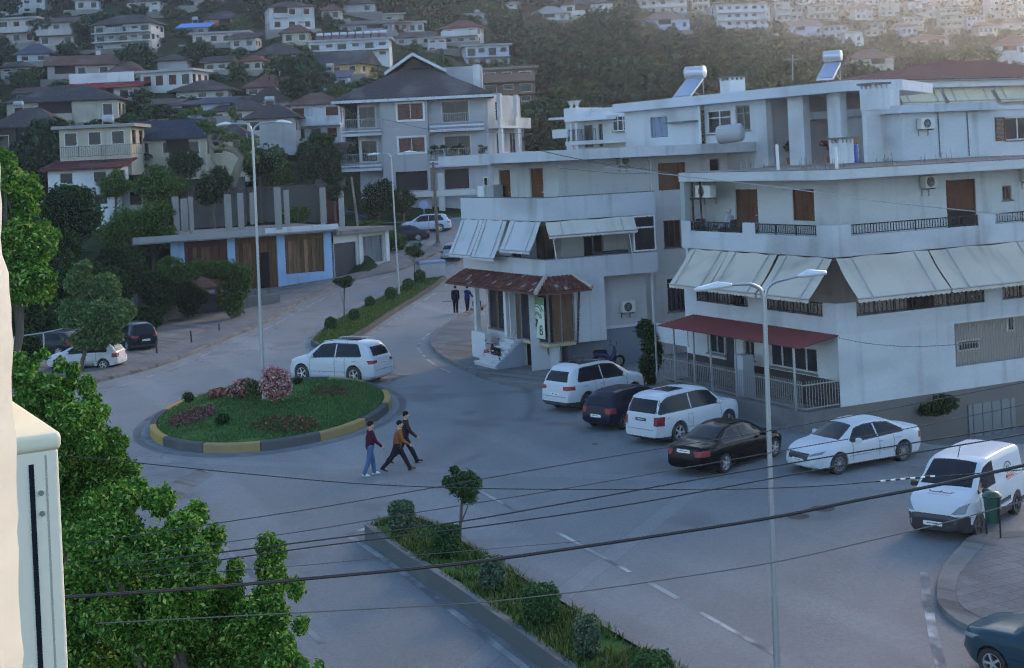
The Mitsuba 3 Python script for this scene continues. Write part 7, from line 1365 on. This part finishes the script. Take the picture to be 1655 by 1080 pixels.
# ------------------------------------------------------------------ people
def chain_hull(pts, radii, n=12):
    out = []
    sp = [manifold3d.Manifold.sphere(r, n).translate(list(map(float, p))) for p, r in zip(pts, radii)]
    for a, b in zip(sp, sp[1:]): out.append(manifold3d.Manifold.batch_hull([a, b]))
    return out
def fuse(ms, fine=.03, it=6):
    m = manifold3d.Manifold.batch_boolean(ms, manifold3d.OpType.Add).refine_to_length(fine); v, f = arrays_of(m)
    t = trimesh.Trimesh(v, f, process=True); trimesh.smoothing.filter_taubin(t, .5, .53, it); return t
def person(label, pos, heading, height=1.75, legs=((.3, .1), (-.3, .35)), arms=((-.3, .3), (.3, .3)), jacket=(.05, .05, .06), trousers=(.03, .03, .04), shoes=(.04, .04, .04), hair=(.02, .015, .012), skin=(.42, .26, .19), lean=.04, seat=None, jrad=1.0, long_=0, collar=None, turn=0.0):
    s = height / 1.75; k = T('person', label, 'person'); fr0 = Frame(pos, math.atan2(heading[1], heading[0]), pos[2]); fr = lambda v: fr0(np.asarray(v) * s)
    hipz = .93 if seat is None else seat / s + .10
    if seat is None:                     # lower the hip so that the lowest foot touches the ground
        low = min(-(.44 * math.cos(a) + .43 * math.cos(a - b)) for a, b in legs); hipz = -low + .075
    hip = np.array([0, 0, hipz]); ch = hip + [lean * .5 * 1.0, 0, .30]; sh = hip + [lean, 0, .50]; nk = sh + [.0, 0, .07]; hd = nk + [.03, 0, .145]
    L = []; A = []
    for i, (a, b) in enumerate(legs):
        y = .095 * (1 if i == 0 else -1); h0 = hip + [0, y, 0]; kn = h0 + [.44 * math.sin(a), 0, -.44 * math.cos(a)]; an = kn + [.43 * math.sin(a - b), 0, -.43 * math.cos(a - b)]; L.append((h0, kn, an, a - b))
    for i, (a, b) in enumerate(arms):
        y = .185 * (1 if i == 0 else -1); s0 = sh + [0, y, -.02]; el = s0 + [.29 * math.sin(a), .035 * np.sign(y), -.29 * math.cos(a)]; wr = el + [.25 * math.sin(a + b), .0, -.25 * math.cos(a + b)]; A.append((s0, el, wr, a + b))
    sk = chain_hull([hip, ch, sh, nk], [.115, .11, .09, .055]) + chain_hull([nk, hd - [.01, 0, .04]], [.055, .06]) + chain_hull([sh + [0, -.16, 0], sh + [0, .16, 0]], [.055, .055])
    head = [manifold3d.Manifold.sphere(1, 20).scale([.098, .078, .115]).translate([float(x) for x in hd]), manifold3d.Manifold.sphere(1, 14).scale([.07, .06, .06]).translate([float(hd[0] + .025), 0, float(hd[2] - .065)])]
    nose = chain_hull([hd + [.085, 0, .01], hd + [.108, 0, -.03]], [.012, .016], 8); ears = [manifold3d.Manifold.sphere(1, 8).scale([.022, .012, .032]).translate([float(hd[0] - .005), float(q * .08), float(hd[2] - .01)]) for q in (-1, 1)]
    sk += head + nose + ears
    for h0, kn, an, t in L: sk += chain_hull([h0, kn, an], [.085, .058, .042]) + chain_hull([an, an + [.12, 0, -.045]], [.042, .035])
    for i, (s0, el, wr, t) in enumerate(A):
        sk += chain_hull([s0, el, wr], [.05, .04, .03]); d = np.array([math.sin(t), 0, -math.cos(t)]); y = 1 if i == 0 else -1; u = np.array([math.cos(t), 0, math.sin(t)]); pc = wr + d * .055
        sk += [manifold3d.Manifold.batch_hull([manifold3d.Manifold.sphere(.014, 8).translate([float(x) for x in wr + d * .02 + u * o]) for o in (-.024, .024)] + [manifold3d.Manifold.sphere(.013, 8).translate([float(x) for x in wr + d * .095 + u * o]) for o in (-.036, .036)])]
        for q, (o, ln) in enumerate(((-.034, .062), (-.012, .078), (.012, .072), (.034, .058))):
            f0 = wr + d * .09 + u * o; f1 = f0 + d * ln * .5 + np.array([0, -y * .012, 0]); f2 = f1 + d * ln * .45 + np.array([0, -y * .026, 0]); sk += chain_hull([f0, f1, f2], [.0095, .009, .0075], 7)
        f0 = wr + d * .035 + u * .03; sk += chain_hull([f0, f0 + u * .03 + d * .03, f0 + u * .035 + d * .062], [.012, .0105, .009], 7)
    t_ = fuse(sk, .035, 3); part(k, 'body', (fr(t_.vertices), t_.faces), 'satin', skin, smooth=True)
    j = chain_hull([hip + [0, 0, .02 - long_], ch, sh], [.15 * jrad, .15 * jrad, .10]) + chain_hull([sh + [0, -.15, -.02], sh + [0, .15, -.02]], [.078, .078]) + chain_hull([hip + [0, -.05, .05 - long_], ch + [0, -.07, 0], sh + [0, -.10, -.03]], [.125 * jrad, .125, .09]) + chain_hull([hip + [0, .05, .05 - long_], ch + [0, .07, 0], sh + [0, .10, -.03]], [.125 * jrad, .125, .09])
    for s0, el, wr, t in A: j += chain_hull([s0, el, wr - (wr - el) * .06], [.072, .060, .048])
    t_ = fuse(j, .04, 6); jk = part(k, 'jacket', (fr(t_.vertices), t_.faces), 'matte', jacket, smooth=True)
    if collar: t_ = fuse(chain_hull([nk + [-.02, -.05, -.03], nk + [.03, 0, -.03], nk + [-.02, .05, -.03]], [.055, .06, .055]), .03, 3); part(jk, 'collar', (fr(t_.vertices), t_.faces), 'matte', collar, smooth=True)
    q = []
    for h0, kn, an, t in L: q += chain_hull([h0 + [0, 0, .03], kn, an + [0, 0, .01]], [.112, .080, .066])
    q += chain_hull([hip + [0, -.06, .02], hip + [0, .06, .02]], [.125, .125]); t_ = fuse(q, .04, 6); part(k, 'trousers', (fr(t_.vertices), t_.faces), 'matte', trousers, smooth=True)
    for h0, kn, an, t in L:
        d = np.array([math.cos(t * .5), 0, math.sin(t * .5)]); n_ = np.array([-d[2], 0, d[0]])
        m = manifold3d.Manifold.batch_hull([manifold3d.Manifold.sphere(r, 10).translate([float(x) for x in an + d * o + n_ * z]) for o, z, r in ((-.05, -.035, .04), (.03, .0, .05), (.15, -.042, .032), (.17, -.045, .028))]); t_ = fuse([m], .03, 3); part(k, 'shoe', (fr(t_.vertices), t_.faces), 'satin', shoes, smooth=True)
    hm = [manifold3d.Manifold.sphere(1, 18).scale([.104, .086, .10]).translate([float(hd[0] - .016), 0, float(hd[2] + .034)])]; t_ = fuse(hm, .03, 3); part(k, 'hair', (fr(t_.vertices), t_.faces), 'matte', hair, smooth=True)
    for y in (-.032, .032): v = trimesh.creation.icosphere(1, .0105); part(k, 'eye', (fr(np.array(v.vertices) + hd + [.086, y, .012]), v.faces), 'satin', (.03, .02, .02))
    m = MB(); m.box(.087, .097, -.022, .022, -.071, -.063); v, f = m.out(); part(k, 'mouth', (fr(v + hd), f), 'matte', (.28, .10, .09))
    return k, fr
person('man in a dark maroon jacket, blue jeans and white shoes walking right', gr(600, 769), (.85, .35), 1.74, ((.22, .12), (-.20, .20)), ((-.05, .15), (.35, .45)), (.065, .018, .028), (.07, .12, .22), (.62, .62, .62), collar=(.3, .2, .18))
person('person in a brown orange jacket and dark trousers striding right', gr(644, 762), (1, .05), 1.72, ((.48, .06), (-.50, .25)), ((-.25, .30), (.35, .65)), (.23, .095, .035), (.028, .02, .03), (.03, .03, .035), collar=(.45, .35, .28), lean=.09)
person('dark haired man in a black and brown jacket walking just behind the orange jacket', gr(655, 750), (1, .12), 1.82, ((.50, .10), (-.40, .55)), ((-.35, .30), (.45, .35)), (.05, .03, .032), (.02, .022, .035), (.02, .02, .022), lean=.07)
person('person in a dark jacket standing in the street left of the corner shop', gr(737, 506), (.1, 1), 1.78, ((.05, .02), (-.06, .04)), ((.05, .15), (-.02, .2)), (.012, .014, .03), (.012, .013, .02), (.02, .02, .02), hair=(.015, .015, .015), long_=.06)
pc_ = gr(756, 505); person('person in a dark blue jacket with a pushchair beside the corner shop', pc_, (.5, .86), 1.72, ((.12, .05), (-.14, .12)), ((.55, .35), (.55, .35)), (.018, .03, .11), (.012, .013, .02), (.02, .02, .02), hair=(.015, .015, .015), long_=.06, jrad=1.1)
k = T('pushchair', 'small dark pushchair in front of the person in dark blue', 'pushchair'); f = Frame(pc_ + [.55, .55, 0], 1.04, pc_[2]); m = MB(); b = arrays_of(rbox(.55, .42, .38, .08, 8)); m.add(f(b[0] + [.1, 0, .5]), b[1]); part(k, 'seat', m, 'matte', (.03, .03, .045)); m = MB()
m.tube(f(np.array([[-.35, .2, 1.0], [-.1, .2, .7], [.35, .2, .12]])), .015, 6); m.tube(f(np.array([[-.35, -.2, 1.0], [-.1, -.2, .7], [.35, -.2, .12]])), .015, 6); m.tube(f(np.array([[-.35, -.2, 1.0], [-.35, .2, 1.0]])), .018, 6); part(k, 'frame', m, 'metal', (.2, .2, .2), kind='stuff')
for x in (-.25, .38):
    for y in (-.22, .22): c = trimesh.creation.cylinder(.11, .04, sections=14); v = np.array(c.vertices); part(k, 'wheel', (f(np.stack([v[:, 0] + x, v[:, 2] + y, v[:, 1] + .11], 1)), c.faces), 'matte', (.02, .02, .02))
# seated on the balcony
s0, _ = RL.hit(1178, 350, -.75); bp = RL(np.array([s0, .75, 6.25])); hv = -RL.ex[:2] * .9 - RL.ey[:2] * .3
person('grey haired person in a pale blue shirt seated on the upper balcony', bp, hv, 1.68, ((1.45, 1.45), (1.45, 1.5)), ((.35, .9), (.4, .8)), (.36, .40, .46), (.05, .06, .09), (.05, .05, .05), hair=(.34, .33, .32), seat=.46, lean=-.04)
def chair(label, p, h):
    k = T('chair', label, 'chair'); f = Frame(p, math.atan2(h[1], h[0]), p[2]); m = MB(); m.box(-.22, .22, -.22, .22, .42, .46, f); part(k, 'seat', m, 'satin', (.04, .045, .06)); m = MB(); m.box(-.26, -.22, -.22, .22, .46, .92, f); part(k, 'backrest', m, 'satin', (.04, .045, .06))
    for x in (-.2, .2):
        for y in (-.2, .2): m = MB(); m.box(x - .018, x + .018, y - .018, y + .018, 0, .419, f); part(k, 'leg', m, 'satin', (.04, .045, .06))
chair('dark chair under the seated person on the upper balcony', bp, hv)
p = RL(np.array([s0 - 1.0, .75, 6.25])); k = T('table', 'small balcony table with a pale cloth beside the seated person', 'table'); f = Frame(p, .4, p[2]); m = MB(); m.mesh(trimesh.creation.cylinder(.42, .03, sections=24)); m.v[-1] = f(m.v[-1] + [0, 0, .72]); part(k, 'tabletop', m, 'matte', (.35, .40, .38))
for q in range(3): a = q * 2.1; m = MB(); m.tube(f(np.array([[.05 * math.cos(a), .05 * math.sin(a), .70], [.32 * math.cos(a), .32 * math.sin(a), 0]])), .018, 6); part(k, 'leg', m, 'metal', (.1, .1, .1))
chair('dark empty chair left of the balcony table', RL(np.array([s0 - 1.75, .7, 6.25])), RL.ex[:2])

# ------------------------------------------------------------------ lamp posts, poles, cables
def lamp_post(label, base, joint, la, ra_, tips, r0, r1, head=.62, col=(.40, .42, .43), scale=1.0):
    k = T('street_lamp', label, 'street lamp', 'double armed street lamps'); m = MB(); base, joint = np.array(base, float), np.array(joint, float)
    m.tube(np.array([base, base + (joint - base) * .3, base + (joint - base) * .301, joint]), [r0, r0 * .92, r0 * .78, r1], 12); part(k, 'pole', m, 'metal', col, smooth=40)
    m = MB(); m.tube(np.array([base + [0, 0, -.05], base + [0, 0, .02], base + [0, 0, .021], base + [0, 0, .3]]), [r0 * 2.2, r0 * 2.2, r0 * 1.35, r0 * 1.2], 12); part(k, 'base', m, 'metal', col)
    for arm, tip in ((la, tips[0]), (ra_, tips[1])):
        P = spline(np.array([joint - [0, 0, .12 * scale], *arm]), 8) if len(arm) > 1 else np.array([joint, *arm]); m = MB(); m.tube(P, np.linspace(r1 * .95, r1 * .55, len(P)), 8); ak = part(k, 'arm', m, 'metal', col, smooth=40)
        e = np.array(arm[-1]); d = np.array(tip) - e; L = np.linalg.norm(d); d /= L; sd = np.cross(d, [0, 0, 1.0]); sd /= np.linalg.norm(sd); up = np.cross(sd, d)
        b = manifold3d.Manifold.batch_hull([manifold3d.Manifold.sphere(.05 * scale, 8).translate([float(x) for x in e + d * L * t + sd * w * scale + up * h * scale]) for t, w, h in ((0, 0, 0), (.3, .10, .0), (.3, -.10, .0), (.35, 0, .06), (.8, .09, -.01), (.8, -.09, -.01), (.98, 0, -.02))])
        hk = part(ak, 'lamp_head', b, 'satin', (.56, .58, .58), smooth=40)
    return k
Yp = 24.0; tp = lambda x, y, Y=Yp: at(x, y, Y)
lamp_post('near grey double lamp post standing in the foreground on the right', at(1259, 1168, Yp), tp(1235, 478), [tp(1231, 471), tp(1222, 463), tp(1208, 459), tp(1180, 461)], [tp(1240, 466), tp(1252, 456), tp(1275, 450), tp(1292, 446)], (tp(1124, 467), tp(1334, 439)), .060, .040, scale=.8)
b = isl_at(427, 655); Yl = b[1]
lamp_post('tall double lamp post standing on the round island', b - [0, 0, .05], at(408, 214, Yl), [at(405, 206, Yl), at(396, 200, Yl), at(372, 200, Yl)], [at(412, 206, Yl), at(424, 199, Yl), at(447, 197, Yl)], (at(350, 202, Yl), at(470, 198, Yl)), .08, .045, scale=.95)
b = gr(645, 478, .2); Ym = b[1]
lamp_post('double lamp post on the far median in front of the grey house', b, at(632, 252, Ym), [at(626, 248, Ym), at(612, 249, Ym)], [at(640, 247, Ym), at(654, 246, Ym)], (at(594, 250, Ym), at(674, 246, Ym)), .075, .045, scale=1.1)
p = gr(708, 398); k = T('utility_pole', 'bare wooden utility pole beside the silver off-roader', 'pole'); m = MB(); q = at(699.5, 262, p[1]); m.tube(np.array([p - [0, 0, .2], p + [0, 0, .5], q]), [.34, .16, .11], 10); part(k, 'shaft', m, 'wood', (.16, .12, .09), smooth=40); m = MB(); m.tube(np.array([p + [0, 0, -.1], p + [0, 0, .28]]), [.5, .42], 12); part(k, 'footing', m, 'concrete')
p = at(579, 362, 124); m = MB(); m.tube(np.array([p - [0, 0, .8], at(568, 286, 124)]), [.12, .09], 8); solo('utility_pole', 'thin leaning pole in front of the blue parked car', 'pole', m, 'wood', (.22, .19, .16))
p = gr(686, 366); k = T('road_sign', 'small blue road sign left of the silver off-roader', 'sign'); m = MB(); m.tube(np.array([p, at(685, 330, p[1])]), .05, 6); part(k, 'post', m, 'metal', (.3, .3, .32)); c = at(685, 331, p[1]); m = MB(); m.mesh(trimesh.creation.cylinder(.42, .03, sections=20)); v = m.v[0]; m.v[0] = c + np.stack([v[:, 0], -v[:, 2] - .08, v[:, 1]], 1); part(k, 'plate', m, 'satin', (.20, .27, .40))
for x, y, h, lab in ((310, 557, 22, 'dark bollard beside the pavement, right of the dark people carrier'), (254, 574, 22, 'dark bollard right behind the dark people carrier'), (188, 594, 25, 'dark post beside the tail of the white hatchback'), (355, 537, 14, 'short post at the pavement left of the island lamp post')):
    p = gr(x, y); H_ = h / FOC * p[1]; k = T('bollard', lab, 'bollard'); m = MB(); m.tube(np.array([p, p + [-.03, 0, H_]]), .05, 8); part(k, 'post', m, 'metal', (.05, .055, .06)); m = MB(); m.tube(np.array([p, p + [0, 0, .05]]), [.16, .14], 10); part(k, 'foot', m, 'metal', (.06, .06, .06))
k = T('pipe_frame', 'thin pipe frame among the bushes at the left edge', 'frame'); P_ = [at(x, y, 72) for x, y in ((22, 545), (70, 538), (122, 527), (72, 590), (25, 600))]
for a, b_ in ((0, 1), (1, 2), (1, 3), (0, 4)): m = MB(); m.tube(np.array([P_[a], P_[b_]]), .04, 6); part(k, 'pipe', m, 'metal', (.35, .36, .37))
def cable(label, pts, r, col=(.02, .02, .024), Y0=11.0, Y1=11.0, ext=True, matn='satin', name='cable'):
    P = np.array(pts, float); n = len(P); a = np.array([at(x, y, Y0 + (Y1 - Y0) * (x - P[0, 0]) / (P[-1, 0] - P[0, 0])) for x, y in P])
    if ext: a = np.vstack([a[0] + (a[0] - a[1]) * 1.2, a, a[-1] + (a[-1] - a[-2]) * 2.5])
    m = MB(); q = spline(a, 8); m.tube(q, r * .85, 6, cap=False); return solo(name, label, 'cable', m, matn, col, smooth=True)
cable('thick black bundled cable sagging across the whole street view', [(95, 966), (300, 952), (500, 935), (743, 911), (960, 881), (1100, 860), (1250, 836), (1393, 807), (1504, 786), (1655, 752)], .0155, Y0=10.5, Y1=10.5)
cable('thin cable rising gently from the big tree across the three walkers to the van', [(220, 748), (400, 766), (600, 783), (760, 789), (900, 791), (1060, 791), (1180, 791), (1320, 786), (1420, 778)], .0055, Y0=13, Y1=13)
k = T('cable_wrap', 'cable section wrapped in black and white tape left of the van', 'cable'); a = np.array([at(1415 + 8.0 * i, 778.3 - .75 * i, 13) for i in range(13)])
for i in range(12): m = MB(); m.tube(a[i:i + 2], .0085, 6); part(k, 'band', m, 'satin', (.7, .7, .7) if i % 2 else (.02, .02, .02))
cable('uppermost of the thin cables rising to the right across the near median tree', [(335, 848), (500, 823), (719, 785), (900, 753), (1043, 729), (1240, 697), (1404, 667), (1655, 618)], .0055, (.04, .04, .045), 13, 13)
cable('second of the thin cables rising to the right, above the shrub at the median head', [(340, 880), (500, 857), (627, 836), (905, 791), (1120, 754), (1300, 722), (1486, 689), (1655, 654)], .005, (.05, .05, .055), 13, 13)
cable('third of the thin cables rising to the right, a firm dark line', [(355, 893), (500, 875), (743, 843), (893, 817), (1120, 776), (1300, 745), (1500, 712), (1655, 688)], .0075, Y0=12, Y1=12)
cable('fourth of the thin cables rising to the right, just under the firm dark line', [(370, 903), (500, 885), (743, 855), (1000, 818), (1120, 797), (1292, 765), (1450, 737), (1655, 702)], .007, Y0=12, Y1=12)
cable('lowest thin cable, crossing the near lamp post below the thick cable', [(470, 991), (732, 977), (905, 960), (1120, 930), (1250, 909), (1410, 873), (1507, 850), (1655, 810)], .006, (.10, .10, .10), 12, 12)
cable('faint cable ending at the kerb of the near median', [(375, 922), (500, 913), (605, 903), (700, 895)], .0035, (.07, .07, .075), 13, 13)
cable('thin cable crossing the upper storey of the corner block', [(1096, 284), (1200, 296), (1290, 307), (1400, 323), (1530, 337), (1655, 350)], .02, (.30, .30, .32), 47, 40)
cable('thin cable from the roof edge of the middle building to the corner block', [(872, 243), (985, 266), (1060, 276), (1100, 284)], .022, (.06, .06, .07), 60, 56, ext=False)
cable('thin wire along the upper wall of the middle building', [(905, 272), (960, 277), (1010, 281), (1062, 280)], .016, (.10, .10, .11), 63, 63, ext=False)
cable('thin wire drooping over the white ground floor wall of the corner block', [(1356, 546), (1410, 556), (1475, 560), (1545, 557)], .012, (.06, .06, .065), 48.5, 50, ext=False)
cable('long thin wire passing in front of the grey house', [(555, 181), (640, 197), (700, 210), (745, 212)], .025, (.07, .07, .08), 125, 122)

# ------------------------------------------------------------------ our own wall and the box unit, waste container, bin, motorbikes
def f_near(p, n, uv): g = FB(p.x * 9, p.y * 9, p.z * 9, 4); return MX((.64, .57, .47), (.78, .72, .61), g)
dif('near_plaster', mikit.proc(f_near))
ra = rnd(31); n = 80; ys_ = np.linspace(1500, -700, n); V = []
for y_ in ys_:
    wp = at(float(np.interp(y_, [-700, 270, 430, 560, 640, 1080, 1500], [-40, 1, 9, 20, 23, 37, 50])), y_, 1.25); z = wp[2]; j = .0012 * math.sin(z * 37) + ra.normal(0, .0012); V += [(wp[0] + j, 1.25, z), (wp[0] - .02 + j * .5, 1.30, z), (wp[0] - .6, 1.30, z), (wp[0] - .045 + j, -.2, z), (wp[0] - .6, -.2, z)]
F = []
for i in range(n - 1):
    a = i * 5; b = a + 5
    for p_, q_ in ((3, 0), (0, 1), (1, 2)): F.append([a + p_, a + q_, b + q_, b + p_])
k = T('house_wall', 'pale plastered wall edge of our own building at the left border', 'wall'); part(k, 'plaster', MB().add(np.array(V), F), 'near_plaster', smooth=50)
pt = at(94, 697, 4.75); A_ = np.array([-.5, .866]); fa = Frame(pt, ex=A_); k = T('box_unit', 'cream metal outdoor air conditioning unit beside the left wall', 'air conditioner')
m = MB(); b = arrays_of(rbox(.95, .36, 1.25, .018, 8)); m.add(fa(b[0] + [.475, .18, -.625 - .05]), b[1]); part(k, 'casing', m, 'satin', (.84, .74, .56), smooth=35)
m = MB(); b = arrays_of(rbox(.97, .38, .065, .02, 8)); m.add(fa(b[0] + [.475, .18, -.032]), b[1]); part(k, 'lid', m, 'plaster', (.86, .76, .54), smooth=35)
m = MB(); m.box(-.002, .02, .042, .049, -1.3, -.075, fa); part(k, 'seam', m, 'satin', (.42, .39, .30)); m = MB(); m.box(-.006, .02, .086, .102, -1.3, -.10, fa); part(k, 'slot', m, 'matte', (.02, .022, .03))
for z in (-.20, -.27): c = trimesh.creation.cylinder(.009, .012, sections=10); v = np.array(c.vertices); part(k, 'screw', (fa(np.stack([v[:, 2] - .003, v[:, 0] + .066, v[:, 1] + z], 1)), c.faces), 'metal', (.3, .3, .3))
m = MB(); m.box(.0, 4, .62, 1.2, -6.6, 3.5, fa); part('house_wall', 'far_face', m, 'near_plaster')
# waste container
p = gr(697, 452); f = Frame(p, .35, p[2]); k = T('waste_container', 'grey metal waste container on the far median', 'waste container'); m = MB(); m.hexa(f(np.array([[x * (1.0 if z else .85), y * (1 if z else .8), z] for x in (-1.05, 1.05) for y in (-.6, .6) for z in (.12, 1.25)]))); part(k, 'bin', m, 'metal', (.40, .41, .43))
m = MB(); g = np.linspace(0, np.pi, 9); c = np.stack([np.zeros(9), .63 * np.cos(g), 1.26 + .28 * np.sin(g)], 1); V = np.vstack([c + [-1.08, 0, 0], c + [1.08, 0, 0]]); m.add(f(V), [[i, 9 + i, 10 + i, i + 1] for i in range(8)]); m.add(f(V[:9]), [[0, i, i + 1] for i in range(1, 8)]); m.add(f(V[9:]), [[0, i + 1, i] for i in range(1, 8)]); part(k, 'lid', m, 'metal', (.16, .20, .28))
for x in (-.8, .8):
    for y in (-.45, .45): c = trimesh.creation.cylinder(.09, .05, sections=12); v = np.array(c.vertices); part(k, 'wheel', (f(np.stack([v[:, 0] + x, v[:, 2] + y, v[:, 1] + .09], 1)), c.faces), 'matte', (.03, .03, .03))
for x in (-.6, 0, .6): m = MB(); m.box(x - .03, x + .03, -.66, -.60, .2, 1.2, f); part(k, 'rib', m, 'metal', (.45, .46, .48))
# litter bin
p = gr(1606, 866, .12); f = Frame(p, .5, p[2]); k = T('litter_bin', 'dark green litter bin on two legs in front of the white van', 'litter bin'); v, a = lathe([(0, .34), (.17, .34), (.21, .92), (.225, .93), (.225, .97), (.20, .97), (.18, .5), (0, .5)], 20); part(k, 'bucket', (f(v), a), 'satin', (.012, .055, .04), smooth=40)
v, a = lathe([(0, 1.13), (.15, 1.10), (.23, 1.02), (.235, .99), (0, .99)], 20); part(k, 'hood', (f(v), a), 'satin', (.012, .05, .037), smooth=40)
for y in (-.19, .19): m = MB(); m.tube(f(np.array([[0, y * 1.15, 0], [0, y * 1.15, 1.02]])), .022, 8); part(k, 'leg', m, 'metal', (.03, .035, .03))
def motorbike(label, p, yaw, col):
    k = T('motorbike', label, 'motorbike'); f = Frame(p, yaw, p[2])
    for x in (-.62, .62):
        v, a = lathe([(.20, -.05), (.27, -.055), (.30, 0), (.27, .055), (.20, .05), (.19, 0), (.20, -.05)], 20); w = part(k, 'wheel', (f(np.stack([v[:, 0] + x, v[:, 2], v[:, 1] + .30], 1)), a), 'matte', (.02, .02, .02), smooth=40)
        c = trimesh.creation.cylinder(.19, .03, sections=16); v = np.array(c.vertices); part(w, 'rim', (f(np.stack([v[:, 0] + x, v[:, 2], v[:, 1] + .30], 1)), c.faces), 'metal', (.3, .3, .3))
    b = fuse(chain_hull([[-.55, 0, .70], [-.05, 0, .62], [.1, 0, .45], [.25, 0, .42], [.42, 0, .75], [.40, 0, .95]], [.13, .14, .10, .10, .10, .07]), .04, 4); part(k, 'body', (f(b.vertices), b.faces), 'carpaint', col, smooth=True)
    b = fuse(chain_hull([[-.60, 0, .82], [-.1, 0, .80]], [.10, .11]), .04, 3); part(k, 'saddle', (f(b.vertices), b.faces), 'matte', (.02, .02, .02), smooth=True)
    m = MB(); m.tube(f(np.array([[.40, 0, .9], [.62, 0, .30]])), .035, 8); part(k, 'fork', m, 'metal', (.3, .3, .3)); m = MB(); m.tube(f(np.array([[.28, -.34, 1.05], [.38, -.2, 1.04], [.40, 0, 1.0], [.38, .2, 1.04], [.28, .34, 1.05]])), .018, 6); part(k, 'handlebar', m, 'metal', (.1, .1, .1))
    for y in (-.3, .3): m = MB(); m.tube(f(np.array([[.36, y, 1.04], [.38, y * 1.1, 1.2]])), .01, 5); e = arrays_of(rbox(.02, .10, .07, .01, 6)); m.add(f(e[0] + [.38, y * 1.1, 1.22]), e[1]); part(k, 'mirror', m, 'satin', (.04, .04, .04))
    return k
motorbike('blue motorbike against the blue grey wall behind the compact white off-roader', MR(np.array([sw - .1, -.1, 0.02])) + [0, 0, 0], .35, (.02, .04, .11))
motorbike('dark motorbike standing on the pavement before the shop entrance', ML(np.array([ML.hit(797, 540, 1.0)[0], -.95, .155])), 1.9, (.05, .012, .014))
# antenna and small roof things
p = at(1281, 130, 62); k = T('antenna', 'thin television antenna mast between the two solar heaters', 'antenna'); m = MB(); m.tube(np.array([p, at(1281, 88, 62)]), .03, 6); part(k, 'mast', m, 'metal', (.3, .3, .3)); m = MB(); q = at(1281, 96, 62)
for i in range(5): m.tube(np.array([q + [-.3 + .15 * i, -.25, 0], q + [-.3 + .15 * i, .25, 0]]), .01, 4)
m.tube(np.array([q + [-.4, 0, 0], q + [.4, 0, 0]]), .012, 4); part(k, 'aerial', m, 'metal', (.35, .35, .35), kind='stuff')
for x, y, Y, lab, c in ((1150, 262, 0, '', 0),): pass
ra = rnd(60)
for i, (px, lab, c) in enumerate(((1318, 'potted plant with reddish leaves in the loggia', (.30, .06, .06)), (1335, 'potted plant beside the loggia door', (.05, .09, .04)), (1258, 'green potted plant left in the loggia', (.04, .08, .04)))):
    s = TF.hit(px, 240)[0]; b = TF(np.array([s, .7, 9.14])); k = T('potted_plant', lab, 'plant'); v, a = lathe([(0, 0), (.14, 0), (.2, .32), (.17, .32), (0, .28)], 14); part(k, 'pot', (v + b, a), 'matte', (.25, .11, .07), smooth=40); cl = sub_clumps(b + [0, 0, .75], [.32, .32, .42], 6, ra, .5); P, d = crown_points(cl, 260, ra, .4); V, F, cc = leaves(P, d, .12, ra, [c, (.04, .08, .03)], .6); m = MB(); m.add(V, F, cc); part(k, 'foliage', m, 'leaf')
for i, (px, py) in enumerate(((700, 248), (712, 250), (735, 248), (745, 250), (780, 246))):
    s, z = GF.hit(px, py, 1.2); b = GF(np.array([s, -1.2, GF.hit(px, 254, 1.2)[1] - .25])); k = T('potted_plant', 'potted plant on the lower right balcony of the grey house, number %d from its left' % (i + 1) if False else ['leftmost bushy pot plant on the lower right balcony of the grey house', 'second pot plant from the left on the lower right balcony of the grey house', 'middle pot plant on the lower right balcony of the grey house', 'pot plant right of the middle one on the grey house balcony', 'big pot plant at the right end of the grey house balcony'][i], 'plant'); v, a = lathe([(0, 0), (.2, 0), (.26, .4), (0, .38)], 12); part(k, 'pot', (v + b, a), 'matte', (.3, .28, .26), smooth=40); cl = sub_clumps(b + [0, 0, .95], [.55, .5, .55], 6, ra, .5); P, d = crown_points(cl, 240, ra, .4); V, F, cc = leaves(P, d, .22, ra, DGREEN, .6); m = MB(); m.add(V, F, cc); part(k, 'foliage', m, 'leaf')
# ------------------------------------------------------------------ air
scene['air'] = {'type': 'homogeneous', 'albedo': rgb(.95, .95, .95), 'sigma_t': rgb(.00031, .00032, .00035), 'phase': {'type': 'hg', 'g': .82}}
scene['haze'] = {'type': 'cube', 'to_world': mi.ScalarTransform4f().translate([0, 600, 140]).scale([1400, 760, 142.5]), 'bsdf': {'type': 'null'}, 'interior': {'type': 'ref', 'id': 'air'}}
labels['haze'] = {'label': 'thin evening haze over the valley town', 'category': 'haze', 'kind': 'stuff'}
scene['camera']['medium'] = {'type': 'ref', 'id': 'air'}
